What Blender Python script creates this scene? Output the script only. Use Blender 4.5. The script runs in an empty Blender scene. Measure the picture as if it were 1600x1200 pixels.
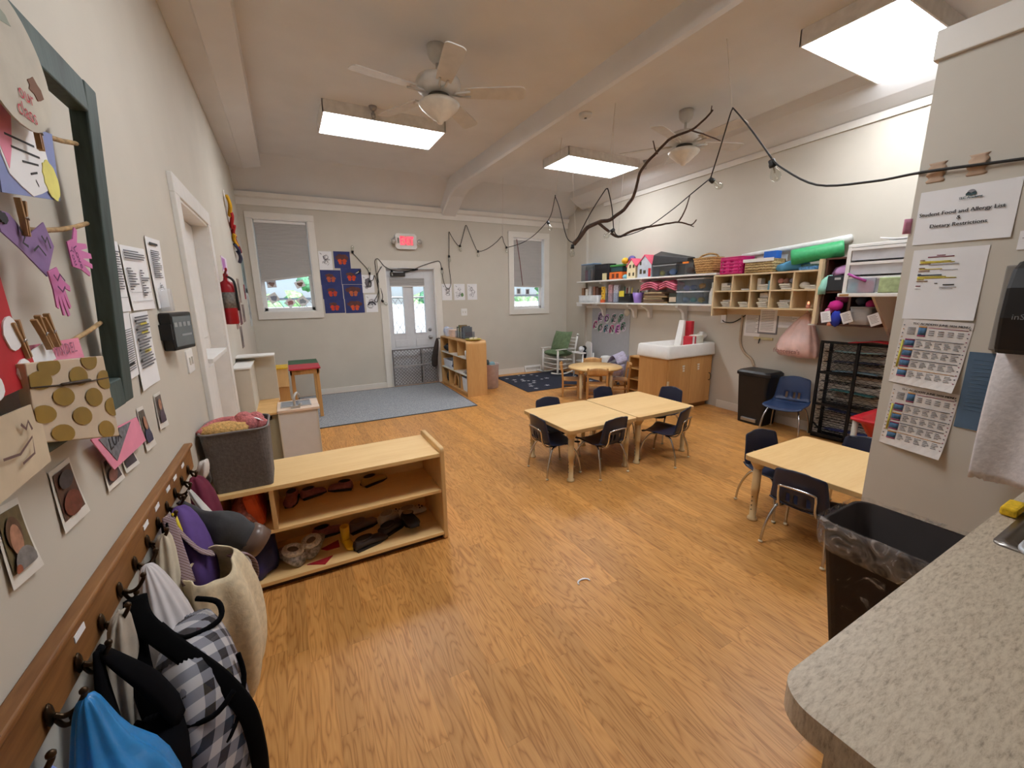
import bpy, math, random
from mathutils import Matrix, Vector, noise
random.seed(7)
R = math.radians
S = bpy.context.scene
COL = S.collection
# ---------------- camera ----------------
cd = bpy.data.cameras.new('camera')
cd.sensor_width = 36.0
cd.lens = 642.955 * 36 / 1600
cd.clip_start = 0.02
cam = bpy.data.objects.new('camera', cd)
COL.objects.link(cam)
_r = Vector((0.87979802, -0.47510009, -0.01534112))
_u = Vector((0.11283613, 0.17738311, 0.9776519))
_f = Vector((0.46176125, 0.86186724, -0.20966976))
cam.matrix_world = Matrix(((_r.x, _u.x, -_f.x, 0), (_r.y, _u.y, -_f.y, 0), (_r.z, _u.z, -_f.z, 1.5), (0, 0, 0, 1)))
S.camera = cam
# ---------------- world, sun, exposure ----------------
W = bpy.data.worlds.new('sky')
S.world = W
W.use_nodes = True
_n = W.node_tree.nodes
_bg = _n['Background']
_sky = _n.new('ShaderNodeTexSky')
_sky.sky_type = 'HOSEK_WILKIE'
_sky.turbidity = 5.0
_sky.sun_direction = (0.35, -0.5, 0.8)
W.node_tree.links.new(_sky.outputs[0], _bg.inputs[0])
_bg.inputs[1].default_value = 6.0
sl = bpy.data.lights.new('sun', 'SUN')
sl.energy = 9.0
sl.angle = R(2)
so = bpy.data.objects.new('sun', sl)
COL.objects.link(so)
so.rotation_euler = (R(38), R(10), 0)
PANEL_LIGHT = 18.5
vs = S.view_settings
vs.view_transform = 'Standard'
vs.look = 'None'
vs.gamma = 1.0
vs.use_curve_mapping = False
vs.exposure = 0.0
S.cycles.max_bounces = 10
S.cycles.diffuse_bounces = 5
S.cycles.transparent_max_bounces = 16
S.cycles.sample_clamp_indirect = 6.0
S.cycles.use_denoising = True

# ---------------- helpers ----------------
def lin(c):
    return tuple((x / 255 / 12.92) if x <= 10 else ((x / 255 + .055) / 1.055) ** 2.4 for x in c) + (1.0,)
_M = {}
def mat(name, col, rough=.6, metal=0, var=.10, scale=14, bump=0, stretch=(1, 1, 1), alpha=1, trans=0, emit=0, sheen=0, spec=None):
    "procedural paint / cloth / plastic: a base colour broken up by noise; col is sRGB 0-255"
    if name in _M: return _M[name]
    m = bpy.data.materials.new(name); m.use_nodes = True
    nt = m.node_tree; N = nt.nodes; L = nt.links; b = N['Principled BSDF']
    c = lin(col)
    tc = N.new('ShaderNodeTexCoord'); mp = N.new('ShaderNodeMapping'); mp.inputs['Scale'].default_value = stretch
    nz = N.new('ShaderNodeTexNoise'); nz.inputs['Scale'].default_value = scale; nz.inputs['Detail'].default_value = 4
    L.new(tc.outputs['Object'], mp.inputs[0]); L.new(mp.outputs[0], nz.inputs['Vector'])
    rp = N.new('ShaderNodeValToRGB')
    rp.color_ramp.elements[0].position = .3; rp.color_ramp.elements[1].position = .7
    rp.color_ramp.elements[0].color = tuple(x * (1 - var) for x in c[:3]) + (1,)
    rp.color_ramp.elements[1].color = tuple(min(1, x * (1 + var)) for x in c[:3]) + (1,)
    L.new(nz.outputs[0], rp.inputs[0]); L.new(rp.outputs[0], b.inputs['Base Color'])
    b.inputs['Roughness'].default_value = rough; b.inputs['Metallic'].default_value = metal
    if bump:
        bp = N.new('ShaderNodeBump'); bp.inputs['Strength'].default_value = bump; bp.inputs['Distance'].default_value = .01
        L.new(nz.outputs[0], bp.inputs['Height']); L.new(bp.outputs[0], b.inputs['Normal'])
    if alpha < 1: b.inputs['Alpha'].default_value = alpha
    if trans: b.inputs['Transmission Weight'].default_value = trans
    if spec is not None: b.inputs['Specular IOR Level'].default_value = spec
    if sheen: b.inputs['Sheen Weight'].default_value = sheen
    if emit:
        L.new(rp.outputs[0], b.inputs['Emission Color']); b.inputs['Emission Strength'].default_value = emit
    _M[name] = m
    return m
def ramp(N, stops):
    r = N.new('ShaderNodeValToRGB'); e = r.color_ramp.elements
    while len(e) < len(stops): e.new(.5)
    for i, (p, c) in enumerate(stops): e[i].position = p; e[i].color = lin(c)
    return r
def blank(name):
    m = bpy.data.materials.new(name); m.use_nodes = True; _M[name] = m
    nt = m.node_tree
    return m, nt.nodes, nt.links, nt.nodes['Principled BSDF']
def mathn(N, L, op, a, b=None):
    n = N.new('ShaderNodeMath'); n.operation = op
    for i, x in enumerate((a, b)):
        if x is None: continue
        if isinstance(x, (int, float)): n.inputs[i].default_value = x
        else: L.new(x, n.inputs[i])
    return n.outputs[0]
def wood(name, light, dark, scale=6, axis='x', rough=.45, planks=None):
    m, N, L, b = blank(name)
    tc = N.new('ShaderNodeTexCoord'); mp = N.new('ShaderNodeMapping')
    st = {'x': (.12, 1, 1), 'y': (1, .12, 1), 'z': (1, 1, .12)}[axis]
    mp.inputs['Scale'].default_value = st
    L.new(tc.outputs['Object'], mp.inputs[0])
    nz = N.new('ShaderNodeTexNoise'); nz.inputs['Scale'].default_value = scale; nz.inputs['Detail'].default_value = 6; nz.inputs['Distortion'].default_value = .6
    L.new(mp.outputs[0], nz.inputs['Vector'])
    fine = N.new('ShaderNodeTexNoise'); fine.inputs['Scale'].default_value = scale * 14; fine.inputs['Detail'].default_value = 2
    L.new(mp.outputs[0], fine.inputs['Vector'])
    v = mathn(N, L, 'ADD', mathn(N, L, 'MULTIPLY', nz.outputs[0], .7), mathn(N, L, 'MULTIPLY', fine.outputs[0], .3))
    rp = ramp(N, [(.34, dark), (.62, light)])
    L.new(v, rp.inputs[0]); L.new(rp.outputs[0], b.inputs['Base Color']); b.inputs['Roughness'].default_value = rough
    return m
I4 = Matrix.Identity(4)
def wm(o):
    m = Matrix.LocRotScale(o.location, o.rotation_euler, o.scale)
    return wm(o.parent) @ m if o.parent else m
class MB:
    "collects shapes (world coordinates) and links them as ONE mesh object"
    def __init__(s): s.v = []; s.f = []; s.mi = []; s.sm = []; s.M = I4
    def add(s, vs_, fs, m=0, smooth=False):
        o = len(s.v); s.v += [s.M @ Vector(p) for p in vs_]
        for f in fs: s.f.append(tuple(i + o for i in f)); s.mi.append(m); s.sm.append(smooth)
        return s
    def box(s, x0, x1, y0, y1, z0, z1, m=0):
        return s.add([(x0, y0, z0), (x1, y0, z0), (x1, y1, z0), (x0, y1, z0), (x0, y0, z1), (x1, y0, z1), (x1, y1, z1), (x0, y1, z1)],
                     [(0, 3, 2, 1), (4, 5, 6, 7), (0, 1, 5, 4), (1, 2, 6, 5), (2, 3, 7, 6), (3, 0, 4, 7)], m)
    def tube(s, pts, r, n=8, m=0, closed=False, cap=True, flat=1.0):
        P = [Vector(p) for p in pts]; k = len(P)
        rr = r if isinstance(r, (list, tuple)) else [r] * k
        vs_ = []; up = None
        for i in range(k):
            if closed: t = P[(i + 1) % k] - P[i - 1]
            else: t = P[min(i + 1, k - 1)] - P[max(i - 1, 0)]
            if t.length < 1e-9: t = Vector((0, 0, 1))
            t.normalize()
            if up is None:
                up = Vector((0, 0, 1)) if abs(t.z) < .9 else Vector((1, 0, 0))
            up = up - t * up.dot(t)
            if up.length < 1e-6: up = t.orthogonal()
            up.normalize(); sd = t.cross(up)
            for j in range(n):
                a = 2 * math.pi * j / n
                vs_.append(P[i] + (up * math.cos(a) * flat + sd * math.sin(a)) * rr[i])
        fs = []
        for i in range(k if closed else k - 1):
            i2 = (i + 1) % k
            for j in range(n):
                j2 = (j + 1) % n
                fs.append((i * n + j, i * n + j2, i2 * n + j2, i2 * n + j))
        if cap and not closed:
            fs.append(tuple(range(n))[::-1]); fs.append(tuple((k - 1) * n + j for j in range(n)))
        return s.add(vs_, fs, m, True)
    def cyl(s, p0, p1, r0, r1=None, n=20, m=0):
        return s.tube([p0, p1], [r0, r0 if r1 is None else r1], n, m)
    def lathe(s, prof, c=(0, 0, 0), n=28, m=0, sx=1, sy=1):
        vs_ = []; fs = []
        for (r, z) in prof:
            for j in range(n):
                a = 2 * math.pi * j / n
                vs_.append((c[0] + r * sx * math.cos(a), c[1] + r * sy * math.sin(a), c[2] + z))
        for i in range(len(prof) - 1):
            for j in range(n):
                j2 = (j + 1) % n
                fs.append((i * n + j, i * n + j2, (i + 1) * n + j2, (i + 1) * n + j))
        if prof[0][0] > 1e-4: fs.append(tuple(range(n))[::-1])
        if prof[-1][0] > 1e-4: fs.append(tuple((len(prof) - 1) * n + j for j in range(n)))
        return s.add(vs_, fs, m, True)
    def prism(s, poly, axis, lo, hi, m=0):
        "extrude a 2d outline along an axis: x -> (y,z), y -> (x,z), z -> (x,y)"
        def p3(a, b, t): return {'x': (t, a, b), 'y': (a, t, b), 'z': (a, b, t)}[axis]
        n = len(poly)
        vs_ = [p3(a, b, lo) for a, b in poly] + [p3(a, b, hi) for a, b in poly]
        fs = [tuple(range(n))[::-1], tuple(range(n, 2 * n))] + [(i, (i + 1) % n, (i + 1) % n + n, i + n) for i in range(n)]
        return s.add(vs_, fs, m)
    def grid(s, fn, nu, nv, m=0, smooth=True):
        vs_ = [fn(i / nu, j / nv) for j in range(nv + 1) for i in range(nu + 1)]
        w = nu + 1
        return s.add(vs_, [(j * w + i, j * w + i + 1, (j + 1) * w + i + 1, (j + 1) * w + i) for j in range(nv) for i in range(nu)], m, smooth)
    def loft(s, rings, n=28, m=0, fold=0, nf=9, seed=0, cap=True, sq=1.0):
        "rings of (cx,cy,cz,rx,ry): soft bodies such as bags; fold = pleat depth"
        vs_ = []; fs = []
        for k, (cx, cy, cz, rx, ry) in enumerate(rings):
            for j in range(n):
                a = 2 * math.pi * j / n
                ca, sa = math.cos(a), math.sin(a)
                e = sq
                ca2 = math.copysign(abs(ca) ** e, ca); sa2 = math.copysign(abs(sa) ** e, sa)
                g = 1 + fold * math.sin(nf * a + k * .35 + seed) + fold * .8 * noise.noise(Vector((ca * 1.7 + seed, sa * 1.7, cz * 9)))
                vs_.append((cx + rx * ca2 * g, cy + ry * sa2 * g, cz + fold * .12 * noise.noise(Vector((a, k, seed)))))
        for i in range(len(rings) - 1):
            for j in range(n):
                j2 = (j + 1) % n
                fs.append((i * n + j, i * n + j2, (i + 1) * n + j2, (i + 1) * n + j))
        if cap: fs.append(tuple(range(n))[::-1]); fs.append(tuple((len(rings) - 1) * n + j for j in range(n)))
        return s.add(vs_, fs, m, True)
    def ball(s, c, r, n=16, m=0, rough=0, seed=0):
        rx, ry, rz = r if isinstance(r, (tuple, list)) else (r, r, r)
        k = n // 2; vs_ = []; fs = []
        for i in range(k + 1):
            t = math.pi * i / k
            for j in range(n):
                a = 2 * math.pi * j / n
                d = Vector((math.sin(t) * math.cos(a), math.sin(t) * math.sin(a), -math.cos(t)))
                g = 1 + (rough * noise.noise(d * 2.3 + Vector((seed, seed * 2, 0))) if rough else 0)
                vs_.append((c[0] + rx * d.x * g, c[1] + ry * d.y * g, c[2] + rz * d.z * g))
        for i in range(k):
            for j in range(n):
                j2 = (j + 1) % n
                fs.append((i * n + j, i * n + j2, (i + 1) * n + j2, (i + 1) * n + j))
        return s.add(vs_, fs, m, True)
    def text(s, txt, size, M, m=0, align='CENTER', bold=0):
        cu = bpy.data.curves.new('t', 'FONT'); cu.body = txt; cu.size = size; cu.align_x = align; cu.offset = bold * size
        cu.resolution_u = 2
        o = bpy.data.objects.new('t', cu); COL.objects.link(o)
        dg = bpy.context.evaluated_depsgraph_get(); dg.update()
        me = o.evaluated_get(dg).to_mesh()
        vs_ = [M @ v.co for v in me.vertices]; fs = [tuple(p.vertices) for p in me.polygons]
        s.add(vs_, fs, m)
        o.evaluated_get(dg).to_mesh_clear()
        bpy.data.objects.remove(o); bpy.data.curves.remove(cu)
        return s
    def build(s, name, mats, parent=None, bevel=0, seg=2, solid=0, sub=0, loc=None):
        if not isinstance(mats, (list, tuple)): mats = [mats]
        me = bpy.data.meshes.new(name)
        vv = s.v
        o_ = Vector((0, 0, 0)); inv = I4
        if parent is not None: inv = wm(parent).inverted()
        elif loc is None and vv:
            lo = [min(p[i] for p in vv) for i in range(3)]; hi = [max(p[i] for p in vv) for i in range(3)]
            o_ = Vector(((lo[0] + hi[0]) / 2, (lo[1] + hi[1]) / 2, lo[2]))
        me.from_pydata([tuple((inv @ p) - o_) for p in vv], [], s.f)
        for mm in mats: me.materials.append(mm)
        for p, mi, sm in zip(me.polygons, s.mi, s.sm): p.material_index = mi; p.use_smooth = sm
        me.update()
        o = bpy.data.objects.new(name, me); COL.objects.link(o)
        if parent is not None: o.parent = parent
        o.location = o_ if loc is None else loc
        if sub:
            q = o.modifiers.new('sub', 'SUBSURF'); q.levels = sub; q.render_levels = sub
        if solid:
            q = o.modifiers.new('solid', 'SOLIDIFY'); q.thickness = solid; q.offset = 0
        if bevel:
            q = o.modifiers.new('bevel', 'BEVEL'); q.width = bevel; q.segments = seg; q.limit_method = 'ANGLE'; q.angle_limit = R(50)
        return o
def tag(o, label=None, cat=None, group=None, kind=None):
    for k, v in (('label', label), ('category', cat), ('group', group), ('kind', kind)):
        if v: o[k] = v
    return o
def thing(name, label, cat, loc=(0, 0, 0), rz=0, group=None):
    o = bpy.data.objects.new(name, None); COL.objects.link(o); o.empty_display_size = .1
    o.location = loc; o.rotation_euler = (0, 0, rz)
    return tag(o, label, cat, group)
def struct(o): o['kind'] = 'structure'; return o
def dup(root, loc, rz=None, label=None, group=None):
    def cp(o, par):
        c = o.copy(); COL.objects.link(c)
        if par is not None: c.parent = par
        for ch in o.children: cp(ch, c)
        return c
    r = cp(root, None); r.location = loc
    if rz is not None: r.rotation_euler = (0, 0, rz)
    if label: r['label'] = label
    if group: r['group'] = group
    return r
def smooth(pts, k=6):
    "Catmull-Rom through the points"
    P = [Vector(p) for p in pts]; out = []
    for i in range(len(P) - 1):
        a, b, c, d = P[max(i - 1, 0)], P[i], P[i + 1], P[min(i + 2, len(P) - 1)]
        for j in range(k):
            t = j / k
            out.append(.5 * ((2 * b) + (c - a) * t + (2 * a - 5 * b + 4 * c - d) * t * t + (3 * b - a - 3 * c + d) * t ** 3))
    out.append(P[-1])
    return out
def rrect(x0, x1, y0, y1, r, n=5):
    o = []
    for cx, cy, a0 in ((x1 - r, y0 + r, -90), (x1 - r, y1 - r, 0), (x0 + r, y1 - r, 90), (x0 + r, y0 + r, 180)):
        for i in range(n + 1):
            a = R(a0 + 90 * i / n); o.append((cx + r * math.cos(a), cy + r * math.sin(a)))
    return o
# frames to write on / stick to surfaces: local x = reading direction, local y = up
def fL(y, z, x=-.444): return Matrix(((0, 0, 1, x), (1, 0, 0, y), (0, 1, 0, z), (0, 0, 0, 1)))             # left wall, read from +x
def fB(x, z, y=7.053): return Matrix(((1, 0, 0, x), (0, 0, -1, y), (0, 1, 0, z), (0, 0, 0, 1)))            # back wall
RA = -math.atan(.049)
def rwall(y, off, z): return Vector((5.13 - .049 * (7.053 - y) - off, y, z))
def fR(y, z, off=0): return Matrix.Translation(rwall(y, off, z)) @ Matrix.Rotation(RA, 4, 'Z') @ Matrix(((0, 0, -1, 0), (-1, 0, 0, 0), (0, 1, 0, 0), (0, 0, 0, 1)))
SX = 2.36
def fS(y, z, x=SX): return Matrix(((0, 0, -1, x), (-1, 0, 0, y), (0, 1, 0, z), (0, 0, 0, 1)))              # wall stub, read from -x
# ---------------- materials of the room ----------------
WALL = mat('wall paint', (202, 196, 184), .75, var=.03, scale=3)
CEIL = mat('ceiling paint', (222, 222, 222), .85, var=.03, scale=3)
TRIM = mat('trim paint', (224, 220, 212), .45, var=.03, scale=5)
WHITE = mat('white paint', (232, 231, 228), .45, var=.03)
BLACK = mat('black plastic', (20, 20, 22), .4, var=.2)
CHROME = mat('chrome', (205, 205, 208), .18, 1, var=.06)
STEEL = mat('brushed steel', (170, 170, 172), .32, 1, var=.1, stretch=(1, 8, 1))
INK = mat('black ink', (35, 35, 38), .7, var=.1)
PAPER = mat('white paper', (238, 238, 240), .7, var=.03, scale=6)
MAPLE = wood('maple laminate', (246, 210, 150), (234, 192, 128), 5, 'x')
MAPLEY = wood('maple laminate along y', (238, 202, 144), (222, 182, 122), 5, 'y')
MAPLEZ = wood('maple laminate upright', (226, 190, 134), (208, 168, 112), 5, 'z')
PLY = wood('plywood panel', (206, 158, 98), (184, 134, 76), 4, 'z')
def floor_material():
    m, N, L, b = blank('oak laminate floor')
    tc = N.new('ShaderNodeTexCoord'); sp = N.new('ShaderNodeSeparateXYZ'); L.new(tc.outputs['Object'], sp.inputs[0])
    pw, pl = .082, .92
    row = mathn(N, L, 'FLOOR', mathn(N, L, 'DIVIDE', sp.outputs[0], pw))
    wn = N.new('ShaderNodeTexWhiteNoise'); wn.noise_dimensions = '1D'; L.new(row, wn.inputs['W'])
    yy = mathn(N, L, 'ADD', mathn(N, L, 'DIVIDE', sp.outputs[1], pl), wn.outputs['Value'])
    seg = mathn(N, L, 'FLOOR', yy)
    cb = N.new('ShaderNodeCombineXYZ'); L.new(row, cb.inputs[0]); L.new(seg, cb.inputs[1])
    pn = N.new('ShaderNodeTexWhiteNoise'); pn.noise_dimensions = '3D'; L.new(cb.outputs[0], pn.inputs['Vector'])
    # grain: stretched noise, offset per board, read as contour rings
    off = N.new('ShaderNodeVectorMath'); off.operation = 'MULTIPLY_ADD'
    L.new(pn.outputs['Color'], off.inputs[0]); off.inputs[1].default_value = (9, 9, 9)
    mp = N.new('ShaderNodeMapping'); mp.inputs['Scale'].default_value = (15, 2.0, 1); L.new(tc.outputs['Object'], mp.inputs[0])
    L.new(mp.outputs[0], off.inputs[2])
    nz = N.new('ShaderNodeTexNoise'); nz.inputs['Scale'].default_value = 1.0; nz.inputs['Detail'].default_value = 2.2; nz.inputs['Distortion'].default_value = .35; L.new(off.outputs[0], nz.inputs['Vector'])
    rings = mathn(N, L, 'PINGPONG', mathn(N, L, 'MULTIPLY', nz.outputs[0], 22), 1.0)
    fm = N.new('ShaderNodeMapping'); fm.inputs['Scale'].default_value = (160, 6, 1); L.new(tc.outputs['Object'], fm.inputs[0])
    fn = N.new('ShaderNodeTexNoise'); fn.inputs['Scale'].default_value = 1; fn.inputs['Detail'].default_value = 3; L.new(fm.outputs[0], fn.inputs['Vector'])
    g = mathn(N, L, 'ADD', mathn(N, L, 'MULTIPLY', mathn(N, L, 'POWER', rings, 2.0), .42), mathn(N, L, 'MULTIPLY', fn.outputs[0], .62))
    rp = ramp(N, [(.16, (216, 160, 94)), (.5, (200, 142, 76)), (.86, (164, 108, 52))])
    L.new(g, rp.inputs[0])
    tone = mathn(N, L, 'ADD', mathn(N, L, 'MULTIPLY', pn.outputs['Value'], .26), .86)
    sx = mathn(N, L, 'FRACT', mathn(N, L, 'DIVIDE', sp.outputs[0], pw)); sy = mathn(N, L, 'FRACT', yy)
    seam = mathn(N, L, 'MULTIPLY', mathn(N, L, 'GREATER_THAN', sx, .018), mathn(N, L, 'GREATER_THAN', sy, .0022))
    tone2 = mathn(N, L, 'MULTIPLY', tone, mathn(N, L, 'ADD', mathn(N, L, 'MULTIPLY', seam, .16), .84))
    mx = N.new('ShaderNodeVectorMath'); mx.operation = 'SCALE'; L.new(rp.outputs[0], mx.inputs[0]); L.new(tone2, mx.inputs['Scale'])
    L.new(mx.outputs[0], b.inputs['Base Color'])
    L.new(mathn(N, L, 'ADD', mathn(N, L, 'MULTIPLY', fn.outputs[0], .16), .30), b.inputs['Roughness']); b.inputs['Specular IOR Level'].default_value = .38
    return m
FLOOR = floor_material()
def glass_material(name, col, rough=.02, refl=.07):
    m, N, L, b = blank(name)
    N.remove(b); out = N['Material Output']
    tr = N.new('ShaderNodeBsdfTransparent'); gl = N.new('ShaderNodeBsdfGlossy'); mx = N.new('ShaderNodeMixShader'); fr = N.new('ShaderNodeFresnel')
    fr.inputs[0].default_value = 1.45; fr = N.new('ShaderNodeValue'); fr.outputs[0].default_value = refl; gl.inputs['Roughness'].default_value = rough
    nz = N.new('ShaderNodeTexNoise'); nz.inputs['Scale'].default_value = 3
    rp = ramp(N, [(.3, col), (.7, tuple(min(255, c + 4) for c in col))]); L.new(nz.outputs[0], rp.inputs[0]); L.new(rp.outputs[0], tr.inputs[0])
    L.new(fr.outputs[0], mx.inputs[0]); L.new(tr.outputs[0], mx.inputs[1]); L.new(gl.outputs[0], mx.inputs[2]); L.new(mx.outputs[0], out.inputs[0])
    return m
GLASS = glass_material('window glass', (250, 252, 251))

# ---------------- the room ----------------
struct(MB().box(-.62, 5.4, -2.45, 7.25, -.08, 0).build('floor', FLOOR, loc=(0, 0, 0)))
struct(MB().prism([(-2.45, 3.31), (6.52, 3.31), (7.08, 2.93), (7.3, 2.93), (7.3, 3.6), (-2.45, 3.6)], 'x', -.62, 5.5).build('ceiling', CEIL))
# back wall with two windows and a door
def holed(mb, a0, a1, z0, z1, holes, put):
    xs = sorted({a0, a1} | {h[0] for h in holes} | {h[1] for h in holes})
    for x0, x1 in zip(xs, xs[1:]):
        zs = [z0]
        for h in sorted(holes, key=lambda h: h[2]):
            if h[0] <= x0 + 1e-6 and h[1] >= x1 - 1e-6: zs += [h[2], h[3]]
        zs.append(z1)
        for i in range(0, len(zs), 2):
            if zs[i + 1] - zs[i] > 1e-4: put(mb, x0, x1, zs[i], zs[i + 1])
W1 = (-.29, .41, 1.32, 2.61); W2 = (3.84, 4.53, 1.24, 2.565); D2 = (1.47, 2.30, 0, 1.985)
wb = MB()
holed(wb, -.62, 5.4, 0, 3.05, [W1, W2, D2], lambda m, a, b, c, d: m.box(a, b, 7.053, 7.22, c, d))
struct(wb.build('wall_back', WALL))
wl = MB()
DL = (2.83, 3.76, 0, 2.03)
holed(wl, -2.45, 7.06, 0, 3.4, [DL], lambda m, a, b, c, d: m.box(-.60, -.444, a, b, c, d))
struct(wl.build('wall_left', WALL))
wr = MB()
def rquad(m, y0, y1, o0, o1, z0, z1, mi=0):
    "a box standing along the right wall, from o0 to o1 off its face"
    if o0 >= 0: o0 = max(o0, .0015)
    p = [rwall(y, o, z) for z in (z0, z1) for y, o in ((y0, o0), (y1, o0), (y1, o1), (y0, o1))]
    return m.add(p, [(0, 1, 2, 3), (7, 6, 5, 4), (4, 5, 1, 0), (5, 6, 2, 1), (6, 7, 3, 2), (7, 4, 0, 3)], mi)
rquad(wr, -2.4, 7.1, -.15, 0, 0, 3.4)
struct(wr.build('wall_right', WALL))
struct(rquad(MB(), 6.40, 7.05, 0, .05, 0, 3.0).build('wall_corner', WALL))
struct(MB().box(-.6, 5.4, -2.45, -2.3, 0, 3.4).build('wall_front', WALL))
struct(MB().box(SX, 2.52, -2.3, .82, 0, 2.38).build('wall_stub', WALL))
struct(MB().box(SX - .015, 2.535, -2.3, .835, 2.375, 2.48).build('trim_1', TRIM, bevel=.004))
# beams and cornices
struct(MB().prism([(-.444, 3.135), (-.285, 3.125), (-.275, 3.12), (-.085, 3.165), (-.075, 3.31), (-.444, 3.31)], 'y', -2.3, 6.55).build('beam_left', CEIL))
def beam(x0, x1, zb, name):
    m = MB()
    prof = [(x0 - .02, 3.32), (x0 + .0, 3.22), (x0 + .015, zb + .02), (x0 + .035, zb), (x1 - .02, zb), (x1, zb + .03), (x1 + .01, 3.32)]
    n = len(prof); vs_ = []
    for y, dz in ((-2.3, 0), (6.38, 0), (6.62, -.06), (7.06, -.30)):
        vs_ += [(x, y, z + dz) for x, z in prof]
    fs = [tuple(range(n)), tuple(range(3 * n, 4 * n))[::-1]]
    for k in range(3):
        for j in range(n): fs.append((k * n + j, k * n + (j + 1) % n, (k + 1) * n + (j + 1) % n, (k + 1) * n + j))
    m.add(vs_, fs)
    return struct(m.build(name, CEIL))
beam(2.46, 2.74, 3.125, 'beam_middle')
struct(MB().prism([(7.053, 2.78), (7.035, 2.78), (7.03, 2.87), (7.0, 2.89), (6.985, 2.945), (7.053, 2.96)], 'x', -.444, 5.2).build('cornice_back', TRIM))
cr = MB()
def rprof(m, prof, y0, y1):
    vs_ = [rwall(y, o, z) for y in (y0, y1) for o, z in prof]; n = len(prof)
    return m.add(vs_, [tuple(range(n)), tuple(range(n, 2 * n))[::-1]] + [(j, (j + 1) % n, (j + 1) % n + n, j + n) for j in range(n)])
rprof(cr, [(0, 2.99), (.02, 2.99), (.03, 3.05), (0, 3.06)], -2.3, 5.95)
struct(cr.build('cornice_right', TRIM))
struct(rprof(MB(), [(0, 3.05), (.04, 3.06), (.16, 3.12), (.30, 3.22), (.36, 3.32), (0, 3.32)], -2.3, 6.6).build('beam_right', CEIL))
# baseboards
struct(MB().box(.33, 1.36, 7.035, 7.053, 0, .095).build('baseboard_back', TRIM, bevel=.003))
struct(MB().box(2.41, 5.1, 7.035, 7.053, 0, .10).build('baseboard_back_right', TRIM, bevel=.003))
struct(rquad(MB(), .8, 3.42, 0, .018, 0, .10).build('baseboard_right', TRIM, bevel=.003))
struct(MB().box(-.444, -.428, 3.88, 7.03, 0, .10).build('baseboard_left', TRIM, bevel=.003))

# ---------------- windows ----------------
def window(nm, hole, cas, ypane, rail):
    x0, x1, z0, z1 = hole; c0, c1, b0, b1 = cas
    e = bpy.data.objects.new(nm, None); COL.objects.link(e); e.location = ((x0 + x1) / 2, 7.053, z0); e['kind'] = 'structure'
    m = MB()
    m.box(c0, c1, 7.03, 7.054, z1, b1).box(c0, c1, 7.03, 7.054, b0, z0).box(c0, x0, 7.03, 7.054, z0, z1).box(x1, c1, 7.03, 7.054, z0, z1)
    m.build('window_casing', TRIM, e, bevel=.004)
    m = MB(); t = .045
    m.box(x0, x0 + .012, 7.04, 7.21, z0, z1).box(x1 - .012, x1, 7.04, 7.21, z0, z1).box(x0, x1, 7.04, 7.21, z0, z0 + .012).box(x0, x1, 7.04, 7.21, z1 - .012, z1)
    m.build('window_jamb', WHITE, e)
    m = MB()
    m.box(x0 + .012, x0 + .012 + t, ypane - .02, ypane + .02, z0 + .012, z1 - .012).box(x1 - .012 - t, x1 - .012, ypane - .02, ypane + .02, z0 + .012, z1 - .012)
    m.box(x0 + .012, x1 - .012, ypane - .02, ypane + .02, z0 + .012, z0 + .012 + t).box(x0 + .012, x1 - .012, ypane - .02, ypane + .02, z1 - .06, z1 - .012)
    m.box(x0 + .012, x1 - .012, ypane - .02, ypane + .02, rail - .02, rail + .02)
    m.build('window_sash', WHITE, e, bevel=.003)
    MB().box(x0 + .03, x1 - .03, ypane - .003, ypane + .003, z0 + .03, z1 - .03).build('window_pane', GLASS, e)
    return e
window('window_1', W1, (-.37, .50, 1.215, 2.695), 7.16, 1.97)
window('window_2', W2, (3.74, 4.64, 1.145, 2.66), 7.16, 1.90)
SHADE = mat('cellular shade', (176, 174, 172), .8, var=.05, scale=2, stretch=(1, 1, 60), bump=.0)
def shade(x0, x1, zt, zl, zr, label, pleat=.022, tilt=0):
    t = thing('cellular_shade', label, 'blind', ((x0 + x1) / 2, 7.09, zl), 0, 'grey window shades')
    n = int((zt - zl) / (pleat / 2))
    def fn(u, v):
        zb = zl + (zr - zl) * u
        z = zt + (zb - zt) * v
        return (x0 + (x1 - x0) * u, 7.075 + (.0016 if round(v * n) % 2 else -.0016), z)
    MB().grid(fn, 1, n, smooth=False).build('shade_fabric', SHADE, t, solid=.002)
    MB().box(x0, x1, 7.06, 7.09, zt - .005, zt + .03).build('head_rail', WHITE, t, bevel=.003)
    m = MB(); m.add([(x0, 7.062, zl - .025), (x1, 7.062, zr - .025), (x1, 7.062, zr), (x0, 7.062, zl), (x0, 7.088, zl - .025), (x1, 7.088, zr - .025), (x1, 7.088, zr), (x0, 7.088, zl)],
                    [(0, 1, 2, 3), (7, 6, 5, 4), (0, 4, 5, 1), (1, 5, 6, 2), (2, 6, 7, 3), (3, 7, 4, 0)])
    m.build('bottom_rail', mat('shade rail', (196, 194, 190), .6), t)
    return t
shade(-.265, .385, 2.565, 1.77, 1.86, 'grey pleated shade drawn crookedly over the left window')
t = shade(3.86, 4.485, 2.52, 1.69, 1.675, 'grey pleated shade half down in the right window by the corner')
tag(MB().tube([(3.925, 7.05, 2.53), (3.99, 7.045, 2.1), (4.045, 7.05, 1.69)], .006, 6).build('pull_cord', mat('red cord', (120, 30, 45), .7)), 'dark red cord hanging slantwise in front of the right window shade', 'cord')
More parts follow.
